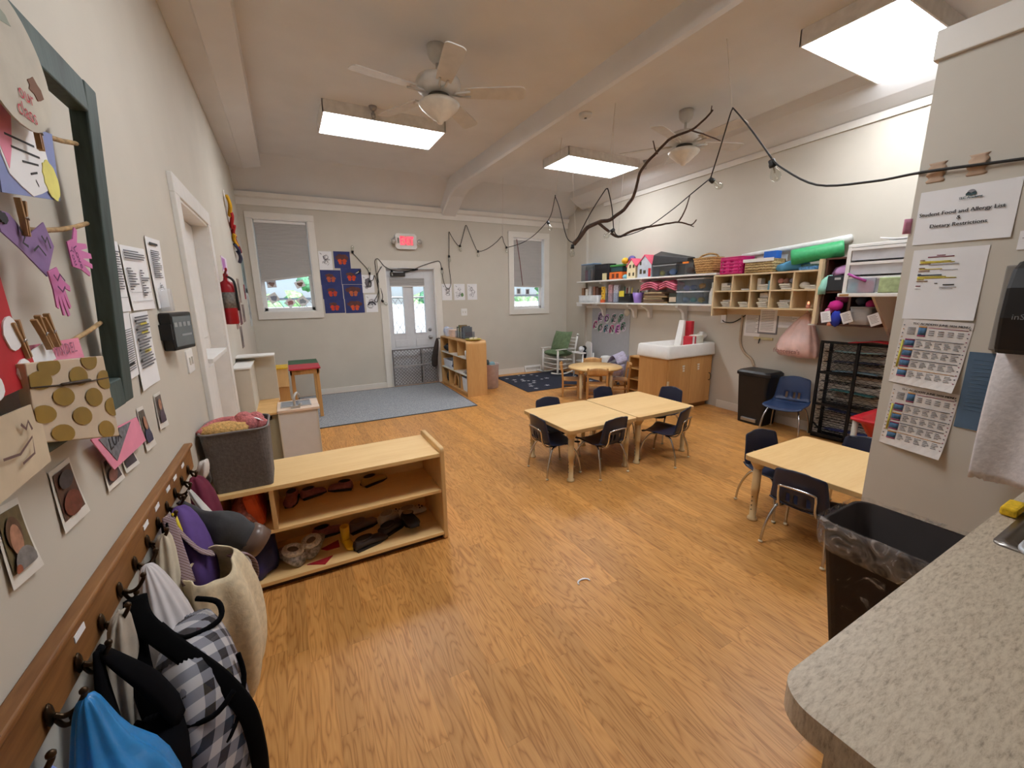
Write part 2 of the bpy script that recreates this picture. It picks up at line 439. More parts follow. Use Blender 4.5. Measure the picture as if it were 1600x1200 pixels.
# sheets taped to the lower left pane
for i, (x, z, w, h, a, c) in enumerate([(-.15, 1.72, .12, .10, 4, (150, 120, 110)), (.22, 1.72, .13, .10, 22, (120, 90, 80)), (-.15, 1.52, .13, .13, 28, (140, 150, 170)), (.06, 1.45, .12, .11, 45, (170, 120, 120)), (.23, 1.47, .13, .13, 38, (150, 160, 170))]):
    m = MB(); m.M = fB(x, z, 7.135) @ Matrix.Rotation(R(a), 4, 'Z')
    m.box(-w / 2, w / 2, -h / 2, h / 2, 0, .002, 0)
    m.prism([(w * .32 * math.cos(k * .7) * (1 + .35 * math.sin(k * 2.1 + i)), h * .32 * math.sin(k * .7) * (1 + .35 * math.cos(k * 1.7))) for k in range(9)], 'z', .002, .003, 1)
    tag(m.build('window_drawing', [PAPER, mat('drawing tint %d' % i, c, .7)]), ['small drawing taped at the upper left of the lower left window pane', 'tilted small drawing taped at the upper right of the lower left window pane', 'tilted square drawing at the lower left of the left window pane', 'diamond-set small drawing at the bottom middle of the left window pane', 'tilted square drawing at the lower right of the left window pane'][i], 'drawing', 'drawings taped to the left window')
for i, (x, z) in enumerate([(4.0, 1.58), (4.2, 1.57)]):
    m = MB(); m.M = fB(x, z, 7.135); m.box(-.045, .045, -.055, .055, 0, .002, 0); m.box(-.03, .03, -.04, .04, .002, .003, 1)
    tag(m.build('window_drawing', [PAPER, mat('grey drawing', (120, 122, 130), .7)]), ['left of two little grey drawings on the right window pane', 'right of two little grey drawings on the right window pane'][i], 'drawing', 'drawings on the right window')
# ---------------- back door ----------------
d = bpy.data.objects.new('door_2', None); COL.objects.link(d); d.location = (1.88, 7.1, 0); d['kind'] = 'structure'
m = MB(); m.box(1.36, 1.47, 7.025, 7.054, 0, 1.985).box(2.30, 2.41, 7.025, 7.054, 0, 1.985).box(1.36, 2.41, 7.025, 7.054, 1.985, 2.09)
m.build('door_casing', TRIM, d, bevel=.004)
m = MB(); m.box(1.47, 1.485, 7.03, 7.22, 0, 1.985).box(2.285, 2.30, 7.03, 7.22, 0, 1.985).box(1.47, 2.30, 7.03, 7.22, 1.97, 1.985).build('door_jamb', WHITE, d)
DOORW = mat('door paint', (214, 216, 220), .4, var=.03)
m = MB(); L1 = (1.565, 1.755, .90, 1.70); L2 = (1.93, 2.12, .90, 1.70)
holed(m, 1.485, 2.285, .01, 1.965, [L1, L2], lambda m, a, b, c, e: m.box(a, b, 7.11, 7.155, c, e))
for a, b in ((1.57, 1.80), (1.93, 2.16)):
    m.box(a, b, 7.102, 7.11, .12, .60); m.box(a + .03, b - .03, 7.098, 7.102, .15, .57); m.box(a, b, 7.102, 7.11, .67, .79)
for a, b, c, e in (L1, L2):
    m.box(a - .02, b + .02, 7.10, 7.11, c - .02, c).box(a - .02, b + .02, 7.10, 7.11, e, e + .02).box(a - .02, a, 7.10, 7.11, c, e).box(b, b + .02, 7.10, 7.11, c, e)
m.build('door_slab', DOORW, d, bevel=.002)
for a, b, c, e in (L1, L2): MB().box(a, b, 7.13, 7.136, c, e).build('door_pane', GLASS, d)
for z, r in ((.94, .03), (.81, .035)):
    m = MB(); m.cyl((2.185, 7.11, z), (2.185, 7.095, z), r).cyl((2.185, 7.095, z), (2.185, 7.075, z), .012)
    if r > .031: m.ball((2.185, 7.055, z), .028)
    m.build('door_knob' if r > .031 else 'deadbolt', STEEL, d)
m = MB(); m.box(1.56, 1.80, 7.05, 7.11, 1.845, 1.905).build('door_closer', mat('bronze closer', (52, 48, 46), .45, .3), d, bevel=.004)
MB().tube([(1.78, 7.08, 1.91), (2.02, 7.06, 1.955), (1.68, 7.05, 1.975)], .010, 6).build('closer_arm', mat('bronze closer', (0, 0, 0)), d)
t = thing('roller_shade', 'rolled-up grey blind across the top of the glazed back door', 'blind', (1.83, 7.09, 1.69))
m = MB()
for k in range(5): m.box(1.545, 2.125, 7.082 + .002 * (k % 2), 7.10, 1.69 + k * .026, 1.713 + k * .026)
m.build('folded_fabric', SHADE, t, bevel=.004)
MB().box(1.545, 2.125, 7.078, 7.10, 1.675, 1.69).build('bottom_rail', WHITE, t)
# ---------------- left door ----------------
d = bpy.data.objects.new('door_1', None); COL.objects.link(d); d.location = (-.5, 3.3, 0); d['kind'] = 'structure'
m = MB(); m.box(-.445, -.42, 2.72, 2.83, 0, 2.03).box(-.445, -.42, 3.76, 3.87, 0, 2.03).box(-.445, -.42, 2.72, 3.87, 2.03, 2.125).build('door_casing', WHITE, d, bevel=.004)
m = MB(); m.box(-.6, -.43, 2.83, 2.845, 0, 2.03).box(-.6, -.43, 3.745, 3.76, 0, 2.03).box(-.6, -.43, 2.83, 3.76, 2.015, 2.03).build('door_jamb', WHITE, d)
m = MB(); m.box(-.56, -.52, 2.845, 3.745, 1.16, 2.01).box(-.56, -.52, 2.845, 3.745, .01, 1.15)
for z0, z1 in ((.2, .55), (.65, 1.05), (1.25, 1.9)):
    for y0, y1 in ((2.95, 3.24), (3.34, 3.63)): m.box(-.52, -.51, y0, y1, z0, z1)
m.build('door_slab', WHITE, d, bevel=.003)
MB().box(-.52, -.40, 2.86, 3.50, 1.15, 1.175).build('door_ledge', WHITE, d, bevel=.003)
for z in (1.80, 1.35, .25): MB().box(-.522, -.498, 2.846, 2.885, z - .05, z + .05).build('hinge', mat('bronze hinge', (110, 96, 78), .4, .7), d)
# ---------------- ceiling lights ----------------
PANEL, _N, _L, _b = blank('light panel')
_e = _N.new('ShaderNodeEmission'); _tc = _N.new('ShaderNodeTexCoord'); _nz = _N.new('ShaderNodeTexNoise'); _nz.inputs['Scale'].default_value = 2
_rp = ramp(_N, [(.3, (246, 250, 255)), (.7, (252, 253, 255))]); _L.new(_tc.outputs['Object'], _nz.inputs['Vector']); _L.new(_nz.outputs[0], _rp.inputs[0]); _L.new(_rp.outputs[0], _e.inputs[0])
_e.inputs[1].default_value = PANEL_LIGHT; _L.new(_e.outputs[0], _N['Material Output'].inputs[0])
def ceiling_light(cx, cy, label):
    t = thing('ceiling_light', label, 'ceiling light', (cx, cy, 3.2), 0, 'flush fluorescent ceiling lights')
    m = MB(); a, b = .60, .295
    for x0, x1, y0, y1 in ((-a, a, -b, -b + .012), (-a, a, b - .012, b), (-a, -a + .012, -b, b), (a - .012, a, -b, b)):
        m.box(cx + x0, cx + x1, cy + y0, cy + y1, 3.2, 3.31)
    m.build('housing', mat('light housing', (228, 226, 222), .6), t, bevel=.002)
    MB().box(cx - a + .012, cx + a - .012, cy - b + .012, cy + b - .012, 3.205, 3.211).build('diffuser', PANEL, t)
    return t
ceiling_light(1.10, 4.865, 'lit rectangular ceiling light beyond the nearer left ceiling fan')
ceiling_light(3.91, 4.885, 'lit rectangular ceiling light behind the hanging branch and strings')
ceiling_light(4.03, 1.69, 'large bright ceiling light at the upper right above the wall stub')
ceiling_light(1.10, 1.69, 'ceiling light over the coat hooks just above the top of the view')
# ---------------- stacking chairs ----------------
NAVY = mat('navy plastic', (30, 38, 62), .38, var=.06, scale=30)
NAVYB = mat('blue plastic', (44, 62, 98), .38, var=.06, scale=30)
FOOT = mat('chair glide', (214, 200, 168), .4)
def make_chair(label, M_, sc=1.0):
    t = thing('school_chair', label, 'chair', (0, 0, 0), 0, 'moulded school chairs')
    prof = [(.175, .268), (.168, .283), (.14, .292), (.05, .286), (-.05, .282), (-.105, .288), (-.14, .308)]
    back = [(-.14, .308), (-.158, .345), (-.166, .40), (-.176, .46), (-.190, .52), (-.198, .552)]
    def along(P, v):
        q = v * (len(P) - 1); i = min(int(q), len(P) - 2); f = q - i
        return P[i][0] * (1 - f) + P[i + 1][0] * f, P[i][1] * (1 - f) + P[i + 1][1] * f
    def seat(u, v):
        y, z = along(prof, v); k = 2 * u - 1
        w = .168 * (1 - .10 * max(0, v - .6)) - .02 * max(0, (.15 - v) / .15) ** 2
        return (k * w, y, z + .018 * abs(k) ** 3 - .006 * (1 - k * k))
    MB().grid(seat, 12, 14).build('seat', M_, t, solid=.008)
    m = MB(); nu, nv = 14, 16
    def bk(u, v):
        y, z = along(back, v); k = 2 * u - 1
        w = .158 * (1 - .20 * v ** 1.3)
        if v > .76: w *= 1 - .30 * ((v - .76) / .24) ** 2.4
        zz = z - (.022 * abs(k) ** 3 if v > .9 else 0) * (v - .9) * 10
        return (k * w, y + .022 * k * k, zz)
    vs_ = [bk(i / nu, j / nv) for j in range(nv + 1) for i in range(nu + 1)]; fs = []
    for j in range(nv):
        for i in range(nu):
            if 2 <= j <= 5 and i in (4, 7 - 1, 7, 9): 
                if i != 7: continue
            fs.append((j * (nu + 1) + i, j * (nu + 1) + i + 1, (j + 1) * (nu + 1) + i + 1, (j + 1) * (nu + 1) + i))
    m.add(vs_, fs, 0, True); m.build('backrest', M_, t, solid=.008)
    for sx in (-1, 1):
        MB().tube(smooth([(sx * .105, .06, .272), (sx * .125, .10, .262), (sx * .15, .145, .19), (sx * .163, .168, .10), (sx * .168, .178, .012)], 4), .0085, 8).ball((sx * .168, .178, .010), (.014, .014, .010), 10, 1).build('leg', [CHROME, FOOT], t)
        MB().tube(smooth([(sx * .105, -.04, .268), (sx * .128, -.09, .262), (sx * .15, -.13, .19), (sx * .163, -.158, .10), (sx * .168, -.168, .012)], 4), .0085, 8).ball((sx * .168, -.168, .010), (.014, .014, .010), 10, 1).build('leg', [CHROME, FOOT], t)
    m = MB(); m.tube([(-.105, .06, .272), (.105, .06, .272)], .008, 8); m.tube([(-.105, -.04, .268), (.105, -.04, .268)], .008, 8)
    m.tube(smooth([(-.1, -.04, .268), (-.098, -.13, .28), (-.096, -.172, .33), (-.096, -.186, .415), (-.075, -.196, .44), (.075, -.196, .44), (.096, -.186, .415), (.096, -.172, .33), (.098, -.13, .28), (.1, -.04, .268)], 4), .0075, 8)
    m.build('support_frame', CHROME, t)
    if sc != 1: t.scale = (sc, sc, sc)
    return t
ch = make_chair('dark navy chair turned in at the left end of the paired tables', NAVY)
ch.location = (1.905, 2.81, 0); ch.rotation_euler = (0, 0, R(-92)); ch.scale = (.96, .96, .95)
dup(ch, (2.26, 2.60, 0), R(4), 'dark navy chair tucked under the near side of the left paired table')
dup(ch, (2.93, 2.50, 0), R(20), 'dark navy chair standing sideways at the near edge of the right paired table')
dup(ch, (2.14, 3.12, 0), R(176), 'navy chair on the far side of the left paired table, only its back showing')
dup(ch, (2.92, 3.2, 0), R(184), 'navy chair on the far side of the right paired table, before the round table')
dup(ch, (3.36, 2.95, 0), R(96), 'navy chair at the far right end of the paired tables by the changing cabinet')
dup(ch, (2.57, 1.135, 0), R(-84), 'dark navy chair at the near left side of the single table by the bin')
dup(ch, (2.88, 1.49, 0), R(165), 'navy chair on the far left side of the single table')
dup(ch, (3.20, 1.17, 0), R(95), 'navy chair beside the red tub at the far side of the single table')
cb = make_chair('larger blue chair standing between the step bin and the wire rack', NAVYB, 1.08)
cb.location = (4.60, 2.36, 0); cb.rotation_euler = (0, 0, R(103))
# ---------------- square tables ----------------
TABLEG = mat('tan enamel leg', (206, 178, 132), .4, var=.05)
EDGE = mat('tan table edge', (196, 160, 108), .45, var=.06)
def make_table(label, w, d):
    t = thing('activity_table', label, 'table', (0, 0, 0), 0, 'square maple activity tables')
    poly = rrect(-w / 2, w / 2, -d / 2, d / 2, .035)
    m = MB(); m.prism(poly, 'z', .425, .4545, 1); m.prism(rrect(-w / 2 + .004, w / 2 - .004, -d / 2 + .004, d / 2 - .004, .032), 'z', .45, .4555, 0)
    m.build('tabletop', [MAPLE, EDGE], t)
    for sx in (-1, 1):
        for sy in (-1, 1):
            x, y = sx * (w / 2 - .065), sy * (d / 2 - .065)
            m = MB(); m.lathe([(.026, .425), (.025, .23), (.024, .20), (.0215, .198), (.0205, .02), (.030, .016), (.032, .004), (.030, 0)][::-1], (x, y, 0), 16)
            m.lathe([(.026, .37), (.045, .405), (.052, .425)], (x, y, 0), 16)
            for k in range(4): m.cyl((x + sx * .024, y, .08 + k * .03), (x + sx * .0262, y, .08 + k * .03), .004, m=1)
            m.build('leg', [TABLEG, BLACK], t)
    return t
tb = make_table('left of the two square maple tables pushed together mid-room', .725, .735); tb.location = (2.20, 2.856, 0)
dup(tb, (2.931, 2.856, 0), 0, 'right of the two square maple tables pushed together mid-room')
dup(tb, (2.905, 1.162, 0), 0, 'square maple table standing alone beside the wall stub')
# ---------------- round table and wooden chairs ----------------
t = thing('round_table', 'small round maple table with wooden chairs by the cozy corner', 'table', (3.97, 4.77, 0))
m = MB(); m.lathe([(.38, .425), (.395, .428), (.40, .44), (.395, .448), (.385, .45)], (3.97, 4.77, 0), 40, 1); m.lathe([(.388, .4485), (.388, .4505)], (3.97, 4.77, 0), 40, 0)
m.build('tabletop', [MAPLE, EDGE], t)
for k in range(4):
    a = R(10 + 90 * k); x, y = 3.97 + .30 * math.cos(a), 4.77 + .30 * math.sin(a)
    m = MB(); m.lathe([(.028, 0), (.028, .012), (.022, .02), (.026, .425)], (x, y, 0), 16).lathe([(.026, .38), (.05, .425)], (x, y, 0), 16); m.build('leg', TABLEG, t)
CHW = wood('honey wood', (206, 158, 98), (176, 126, 70), 8, 'z')
def make_wchair(label):
    t = thing('wooden_chair', label, 'chair', (0, 0, 0), 0, 'wooden chairs around the round table')
    MB().prism(rrect(-.135, .135, -.125, .135, .03), 'z', .245, .262).build('seat', CHW, t, bevel=.004)
    for sx in (-1, 1):
        MB().box(sx * .125 - .014, sx * .125 + .014, .10, .128, 0, .245).build('leg', CHW, t, bevel=.003)
        m = MB(); m.prism([(-.128, 0), (-.10, 0), (-.10, .26), (-.125, .50), (-.15, .50), (-.128, .26)], 'x', sx * .132 - .013, sx * .132 + .013); m.build('leg', CHW, t, bevel=.004)
    def top(u, v):
        x = -.13 + .26 * u; return (x, -.135 - .012 * math.sin(math.pi * u) - .018 * v, .40 + .085 * v + .022 * math.sin(math.pi * u) * v)
    MB().grid(top, 12, 3).build('backrest', CHW, t, solid=.014)
    for y in (-.112, .114): MB().box(-.12, .12, y - .007, y + .007, .09, .11).build('rail', CHW, t, bevel=.002)
    for sx in (-1, 1): MB().box(sx * .125 - .008, sx * .125 + .008, -.105, .107, .12, .14).build('rail', CHW, t, bevel=.002)
    return t
wc = make_wchair('wooden chair on the near side of the round table')
def wplace(k, lb=None):
    a = R(235 + 90 * k); p = (3.97 + .36 * math.cos(a), 4.77 + .36 * math.sin(a), 0); rz = a + R(90)
    if lb: return dup(wc, p, rz, lb)
    wc.location = p; wc.rotation_euler = (0, 0, rz)
wplace(0); wplace(3, 'wooden chair on the left side of the round table by the navy rug'); wplace(1, 'wooden chair on the right side of the round table by the bookcase'); wplace(2, 'wooden chair on the far side of the round table')
# ---------------- shoe shelf ----------------
t = thing('shoe_shelf', 'low maple shelf unit full of shoes against the left wall', 'shelf', (.155, 2.47, 0))
SY0, SY1 = 2.27, 2.68
for x in (-.432, .715):
    MB().prism(rrect(SY0 - .004, SY1, .0, .612, .025), 'x', x, x + .028).build('side_panel', MAPLEZ, t, bevel=.006)
MB().box(-.404, .715, SY0, SY1 - .01, .555, .578).build('top_panel', MAPLE, t, bevel=.002)
MB().box(-.404, .715, SY0 + .01, SY1 - .01, .318, .337).build('shelf_board', MAPLE, t, bevel=.002)
MB().box(-.404, .715, SY0, SY1 - .01, .035, .056).build('bottom_panel', MAPLE, t, bevel=.002)
MB().box(-.404, .715, SY0 + .03, SY0 + .045, .0, .035).build('toe_kick', mat('dark toe kick', (70, 48, 34), .6), t)
MB().box(-.404, .715, SY1 - .012, SY1 - .002, .035, .575).build('back_panel', MAPLE, t)
MB().box(-.185, -.163, SY0 + .008, SY1 - .012, .337, .555).build('divider', MAPLEZ, t, bevel=.002)
# ---------------- cubby shelf by the back door ----------------
t = thing('cubby_shelf', 'birch cubby unit with rounded edges beside the back door', 'shelf', (2.43, 6.25, 0))
X0, X1, Y0, Y1, Zt = 2.275, 2.60, 5.66, 6.84, .85
BIRCH = wood('birch plywood', (214, 170, 112), (196, 148, 90), 5, 'z')
m = MB(); r = .05
outer = [(Y0, .0)] + [(Y0, Zt - r)] + [(Y0 + r - r * math.cos(R(a)), Zt - r + r * math.sin(R(a))) for a in range(0, 91, 15)] + [(Y1 - r + r * math.sin(R(a)), Zt - r + r * math.cos(R(a))) for a in range(0, 91, 15)] + [(Y1, 0)]
inner = [(Y1 - .02, 0), (Y1 - .02, Zt - r)] + [(Y1 - r + (r - .02) * math.cos(R(a)), Zt - r + (r - .02) * math.sin(R(a))) for a in range(0, 91, 15)] + [(Y0 + r - (r - .02) * math.sin(R(a)), Zt - r + (r - .02) * math.cos(R(a))) for a in range(0, 91, 15)] + [(Y0 + .02, 0)]
n = len(outer)
vs_ = [(x, y, z) for x in (X0, X1) for (y, z) in outer + inner[::-1]]
fs = []
for i in range(n - 1):
    a, b, c, d_ = i, i + 1, n + i + 1, n + i; o = 2 * n
    fs += [(a, b, c, d_), (a + o, d_ + o, c + o, b + o), (a, a + o, b + o, b), (d_, c, c + o, d_ + o)]
m.add(vs_, fs); m.build('body', BIRCH, t)
MB().box(X0 + .004, X1 - .01, Y0 + .02, Y1 - .02, .04, .058).box(X0 + .015, X0 + .03, Y0 + .02, Y1 - .02, 0, .04).build('plinth', BIRCH, t)
MB().box(X1 - .012, X1 - .004, Y0 + .02, Y1 - .02, .05, Zt - .02).build('back_panel', BIRCH, t)
WLAM = mat('white laminate', (226, 222, 214), .4)
for z in (.325, .585): MB().box(X0 + .004, X1 - .012, Y0 + .02, Y1 - .02, z - .008, z + .008).build('shelf_board', WLAM, t)
for y, z0, z1 in ((6.05, .593, .83), (6.45, .593, .83), (6.25, .333, .577), (5.98, .058, .317), (6.5, .058, .317)):
    MB().box(X0 + .006, X1 - .012, y - .008, y + .008, z0, z1).build('divider', BIRCH, t)
# ---------------- changing table ----------------
t = thing('changing_cabinet', 'honey wood changing cabinet with two doors under the shelves', 'cabinet', (4.5, 3.75, 0))
MB().box(4.08, 4.93, 3.53, 4.0, .07, .70).build('body', PLY, t, bevel=.003)
MB().box(4.10, 4.91, 3.57, 3.98, 0, .07).build('plinth', mat('plinth', (150, 112, 66), .6), t)
for a, b in ((4.09, 4.49), (4.495, 4.90)):
    dr = MB().box(a, b, 3.512, 3.53, .075, .695).build('door', PLY, t, bevel=.002)
    if a > 4.3: MB().tube(smooth([(4.86, 3.51, .46), (4.862, 3.485, .44), (4.862, 3.485, .38), (4.86, 3.51, .36)], 4), .005, 6).build('door_handle', BLACK, dr)
    else: MB().box(4.075, 4.10, 3.50, 3.512, .36, .42).build('door_latch', mat('ivory latch', (214, 200, 170), .5), dr)
STK = mat('white scribbled label', (226, 220, 206), .6, var=.15, scale=60)
for x in (4.36, 4.64):
    m = MB(); m.box(x - .02, x + .02, 3.508, 3.512, .58, .60).box(x - .015, x + .018, 3.508, 3.512, .55, .57).box(x - .012, x + .02, 3.508, 3.512, .52, .54); m.build('door_label', STK, t)
t = thing('changing_tray', 'white moulded changing tray on top of the wooden cabinet', 'tray', (4.5, 3.75, .70))
m = MB()
def ringz(x0, x1, y0, y1, r, z): return [(x, y, z) for x, y in rrect(x0, x1, y0, y1, r, 4)]
rs = [ringz(4.05, 4.95, 3.495, 4.03, .03, .70), ringz(4.05, 4.95, 3.495, 4.03, .03, .72), ringz(4.06, 4.94, 3.505, 4.02, .03, .85), ringz(4.075, 4.925, 3.52, 4.005, .03, .862), ringz(4.10, 4.90, 3.545, 3.98, .04, .85), ringz(4.14, 4.86, 3.59, 3.94, .05, .77), ringz(4.3, 4.7, 3.7, 3.85, .05, .76)]
n = len(rs[0]); vs_ = sum(rs, [])
fs = [(k * n + j, k * n + (j + 1) % n, (k + 1) * n + (j + 1) % n, (k + 1) * n + j) for k in range(len(rs) - 1) for j in range(n)] + [tuple((len(rs) - 1) * n + j for j in range(n)), tuple(range(n))[::-1]]
m.add(vs_, fs, 0, True); m.build('tray_shell', WHITE, t)
MB().prism(rrect(4.15, 4.82, 3.6, 3.93, .05), 'z', .77, .80).build('changing_pad', mat('pad vinyl', (214, 212, 196), .4), t, bevel=.012)
# ---------------- bookcase behind the cabinet ----------------
t = thing('small_bookcase', 'low wooden bookcase tucked behind the changing cabinet', 'shelf', (4.77, 4.45, 0))
MB().box(4.63, 4.90, 4.72, 4.74, 0, .56).build('side_panel', PLY, t); MB().box(4.63, 4.90, 4.10, 4.12, 0, .56).build('side_panel', PLY, t)
for z in (.02, .19, .36, .54): MB().box(4.63, 4.90, 4.12, 4.72, z, z + .018).build('shelf_board', PLY, t)
MB().box(4.89, 4.90, 4.12, 4.72, .02, .55).build('back_panel', PLY, t)
# ---------------- rugs ----------------
m_, N_, L_, b_ = blank('grey carpet')
tc_ = N_.new('ShaderNodeTexCoord'); nz_ = N_.new('ShaderNodeTexNoise'); nz_.inputs['Scale'].default_value = 90; nz_.inputs['Detail'].default_value = 3; L_.new(tc_.outputs['Object'], nz_.inputs['Vector'])
rp_ = ramp(N_, [(.36, (118, 122, 128)), (.64, (176, 180, 184))]); L_.new(nz_.outputs[0], rp_.inputs[0]); L_.new(rp_.outputs[0], b_.inputs['Base Color']); b_.inputs['Roughness'].default_value = .95
bp_ = N_.new('ShaderNodeBump'); bp_.inputs['Strength'].default_value = .5; L_.new(nz_.outputs[0], bp_.inputs['Height']); L_.new(bp_.outputs[0], b_.inputs['Normal'])
t = thing('grey_rug', 'plain grey carpet lying in front of the back door', 'rug', (1.2, 6.08, 0))
MB().prism([(.02, 5.17), (2.20, 5.15), (2.265, 6.96), (.02, 7.02)], 'z', 0, .009).build('pile', m_, t)
m = MB(); P = [(.02, 5.17), (2.20, 5.15), (2.265, 6.96), (.02, 7.02)]
for i in range(4): m.tube([(*P[i], .006), (*P[(i + 1) % 4], .006)], .007, 6)
m.build('binding', mat('rug binding', (96, 98, 102), .9), t)
t = thing('star_rug', 'navy rug scattered with pale stars under the rocking chair', 'rug', (3.9, 6.2, 0))
def q2(u, v): return (3.22 + .09 * v + (4.72 - 3.22) * u, 5.48 + 1.36 * v, .008)
MB().prism([(3.22, 5.48), (4.72, 5.44), (4.78, 6.80), (3.31, 6.84)], 'z', 0, .008).build('pile', mat('navy pile', (34, 40, 58), .95, var=.25, scale=60, bump=.4), t)
m = MB()
for i in range(26):
    u, v = random.uniform(.05, .95), random.uniform(.05, .95); x, y, z = q2(u, v); rr_ = random.choice((.035, .045, .055)); a0 = random.random() * 6
    m.prism([(x + (rr_ if k % 2 == 0 else rr_ * .42) * math.cos(a0 + k * math.pi / 5), y + (rr_ if k % 2 == 0 else rr_ * .42) * math.sin(a0 + k * math.pi / 5)) for k in range(10)], 'z', .0075, .0088)
m.build('stars', mat('pale star', (190, 194, 200), .9), t)
# ---------------- step bin, rack, red tub ----------------
t = thing('step_bin', 'tall black step bin with a lid against the right wall', 'bin', (4.72, 2.75, 0))
m = MB(); rs = [ringz(4.60, 4.85, 2.60, 2.90, .03, 0), ringz(4.575, 4.86, 2.565, 2.93, .035, .565)]
n = len(rs[0]); m.add(sum(rs, []), [(j, (j + 1) % n, (j + 1) % n + n, j + n) for j in range(n)] + [tuple(range(n))[::-1], tuple(range(n, 2 * n))]); m.build('body', BLACK, t, bevel=.004)
m = MB(); rs = [ringz(4.56, 4.865, 2.55, 2.945, .04, .57), ringz(4.56, 4.865, 2.55, 2.945, .04, .60), ringz(4.58, 4.85, 2.57, 2.925, .05, .622)]
m.add(sum(rs, []), [(k * n + j, k * n + (j + 1) % n, (k + 1) * n + (j + 1) % n, (k + 1) * n + j) for k in range(2) for j in range(n)] + [tuple(range(n))[::-1], tuple(range(2 * n, 3 * n))]); m.build('lid', BLACK, t)
m = MB(); m.box(4.575, 4.60, 2.66, 2.84, .03, .07); m.build('pedal', STEEL, t, bevel=.006)
MESH = mat('black wire', (22, 22, 24), .45, .4)
t = thing('drying_rack', 'tall black wire mesh paper rack against the right wall', 'rack', (4.78, 1.92, 0))
def frame_side(x, y0, y1, z0, z1, nm):
    m = MB()
    for y in (y0, y1): m.box(x - .012, x + .012, y - .012, y + .012, z0, z1)
    for z in (z0 + .012, .36, .69, z1 - .012): m.box(x - .012, x + .012, y0, y1, z - .012, z + .012)
    k = int((z1 - z0) / .026)
    for i in range(k):
        z = z0 + .02 + i * .026
        pts = [(x, y0 + (y1 - y0) * j / 14, z + (.007 if (j + i) % 2 else -.007)) for j in range(15)]
        m.tube(pts, .0022, 4)
    m.build(nm, MESH, t)
frame_side(4.735, 1.86, 2.17, .03, 1.01, 'side_frame'); frame_side(4.835, 1.62, 2.13, .03, 1.0, 'back_frame')
m = MB(); m.tube([(4.735, 2.16, .02), (4.80, 1.70, .02)], .014, 6).tube([(4.735, 2.16, .16), (4.77, 2.02, .02)], .009, 6); m.build('base_rail', MESH, t)
for i in range(9):
    z = .10 + i * .1
    m = MB(); m.tube([(4.745, 1.68, z), (4.745, 2.14, z), (4.845, 2.12, z), (4.845, 1.66, z)], .004, 5, closed=True)
    for j in range(8): m.tube([(4.745, 1.72 + j * .055, z), (4.845, 1.71 + j * .055, z)], .002, 4)
    m.build('wire_tray', MESH, t)
for i, (z, c, lb) in enumerate([(.12, (36, 52, 120), 'dark blue folder lying on the lowest tray of the wire rack'), (.32, (38, 50, 96), 'navy folder lying low in the wire rack'), (.52, (52, 118, 120), 'teal folder lying in the middle of the wire rack'), (.72, (126, 160, 178), 'pale blue papers lying in the upper part of the wire rack'), (.82, (40, 46, 70), 'dark folder just under the top tray of the wire rack'), (.92, (150, 190, 190), 'pale green paper on the top tray of the wire rack')]):
    m = MB()
    def fn(u, v, z=z): return (4.75 + .09 * u, 1.70 + .36 * v, z - .004 + .006 * math.sin(v * 4 + z * 9))
    m.grid(fn, 3, 10); tag(m.build('paper_folder', mat('folder %d' % i, c, .5), solid=.006), lb, 'folder', 'folders in the wire rack')
t = thing('paper_tray', 'red paper sheet sticking out over the top of the wire rack', 'paper', (4.78, 1.8, 1.02))
MB().grid(lambda u, v: (4.70 + .17 * u, 1.64 + .30 * v, 1.022 + .012 * math.sin(v * 5)), 3, 8).build('sheet', mat('red paper', (196, 40, 52), .6), t, solid=.004)
RED = mat('red plastic', (196, 30, 44), .35, var=.06)
t = thing('sensory_tub', 'red plastic tub table standing behind the single maple table', 'table', (4.2, 1.27, 0))
m = MB(); rs = [ringz(4.0, 4.5, 1.05, 1.42, .08, .30), ringz(3.92, 4.55, .98, 1.48, .08, .46), ringz(3.87, 4.6, .93, 1.52, .05, .49), ringz(3.87, 4.6, .93, 1.52, .05, .505), ringz(3.94, 4.53, 1.0, 1.46, .06, .50), ringz(4.02, 4.48, 1.07, 1.4, .08, .33)]
n = len(rs[0]); m.add(sum(rs, []), [(k * n + j, k * n + (j + 1) % n, (k + 1) * n + (j + 1) % n, (k + 1) * n + j) for k in range(5) for j in range(n)] + [tuple(range(n))[::-1], tuple(range(5 * n, 6 * n))], 0, True); m.build('tub', RED, t)
for x in (3.91, 4.56):
    for y in (.97, 1.48): MB().cyl((x, y, 0), (x, y, .49), .02, m=0).build('leg', mat('grey tube leg', (186, 180, 168), .4), t)
# ---------------- play kitchen ----------------
KW = mat('cream board', (206, 200, 186), .6, var=.02); KG = mat('olive board', (150, 144, 120), .6, var=.03); KP = wood('worn plywood', (222, 180, 118), (190, 142, 82), 6, 'x')
t = thing('play_kitchen', 'white toy kitchen unit with tall back and sink standing by the left door', 'toy kitchen', (-.15, 4.1, 0))
MB().box(-.437, -.315, 3.90, 4.42, .585, .955).build('tower', KW, t, bevel=.003)
MB().box(-.44, -.308, 3.885, 4.43, .955, .966).build('tower_top', WHITE, t)
MB().box(-.437, -.15, 4.40, 4.45, .56, 1.0).build('back_panel', KW, t, bevel=.002)
MB().box(-.44, -.145, 4.27, 4.46, 1.0, 1.012).build('top_shelf', WHITE, t)
MB().box(-.437, -.155, 3.82, 4.42, .567, .585).build('worktop', KP, t, bevel=.002)
m = MB(); m.box(-.40, -.16, 3.86, 4.40, 0, .567); m.build('base_cabinet', KG, t, bevel=.002)
for x in (-.33, -.22): MB().cyl((x, 3.86, .535), (x, 3.842, .535), .014).build('knob', BLACK, t)
MB().box(-.155, .135, 3.82, 4.12, 0, .577).build('sink_cabinet', mat('pale grey board', (208, 206, 203), .5, var=.02), t, bevel=.002)
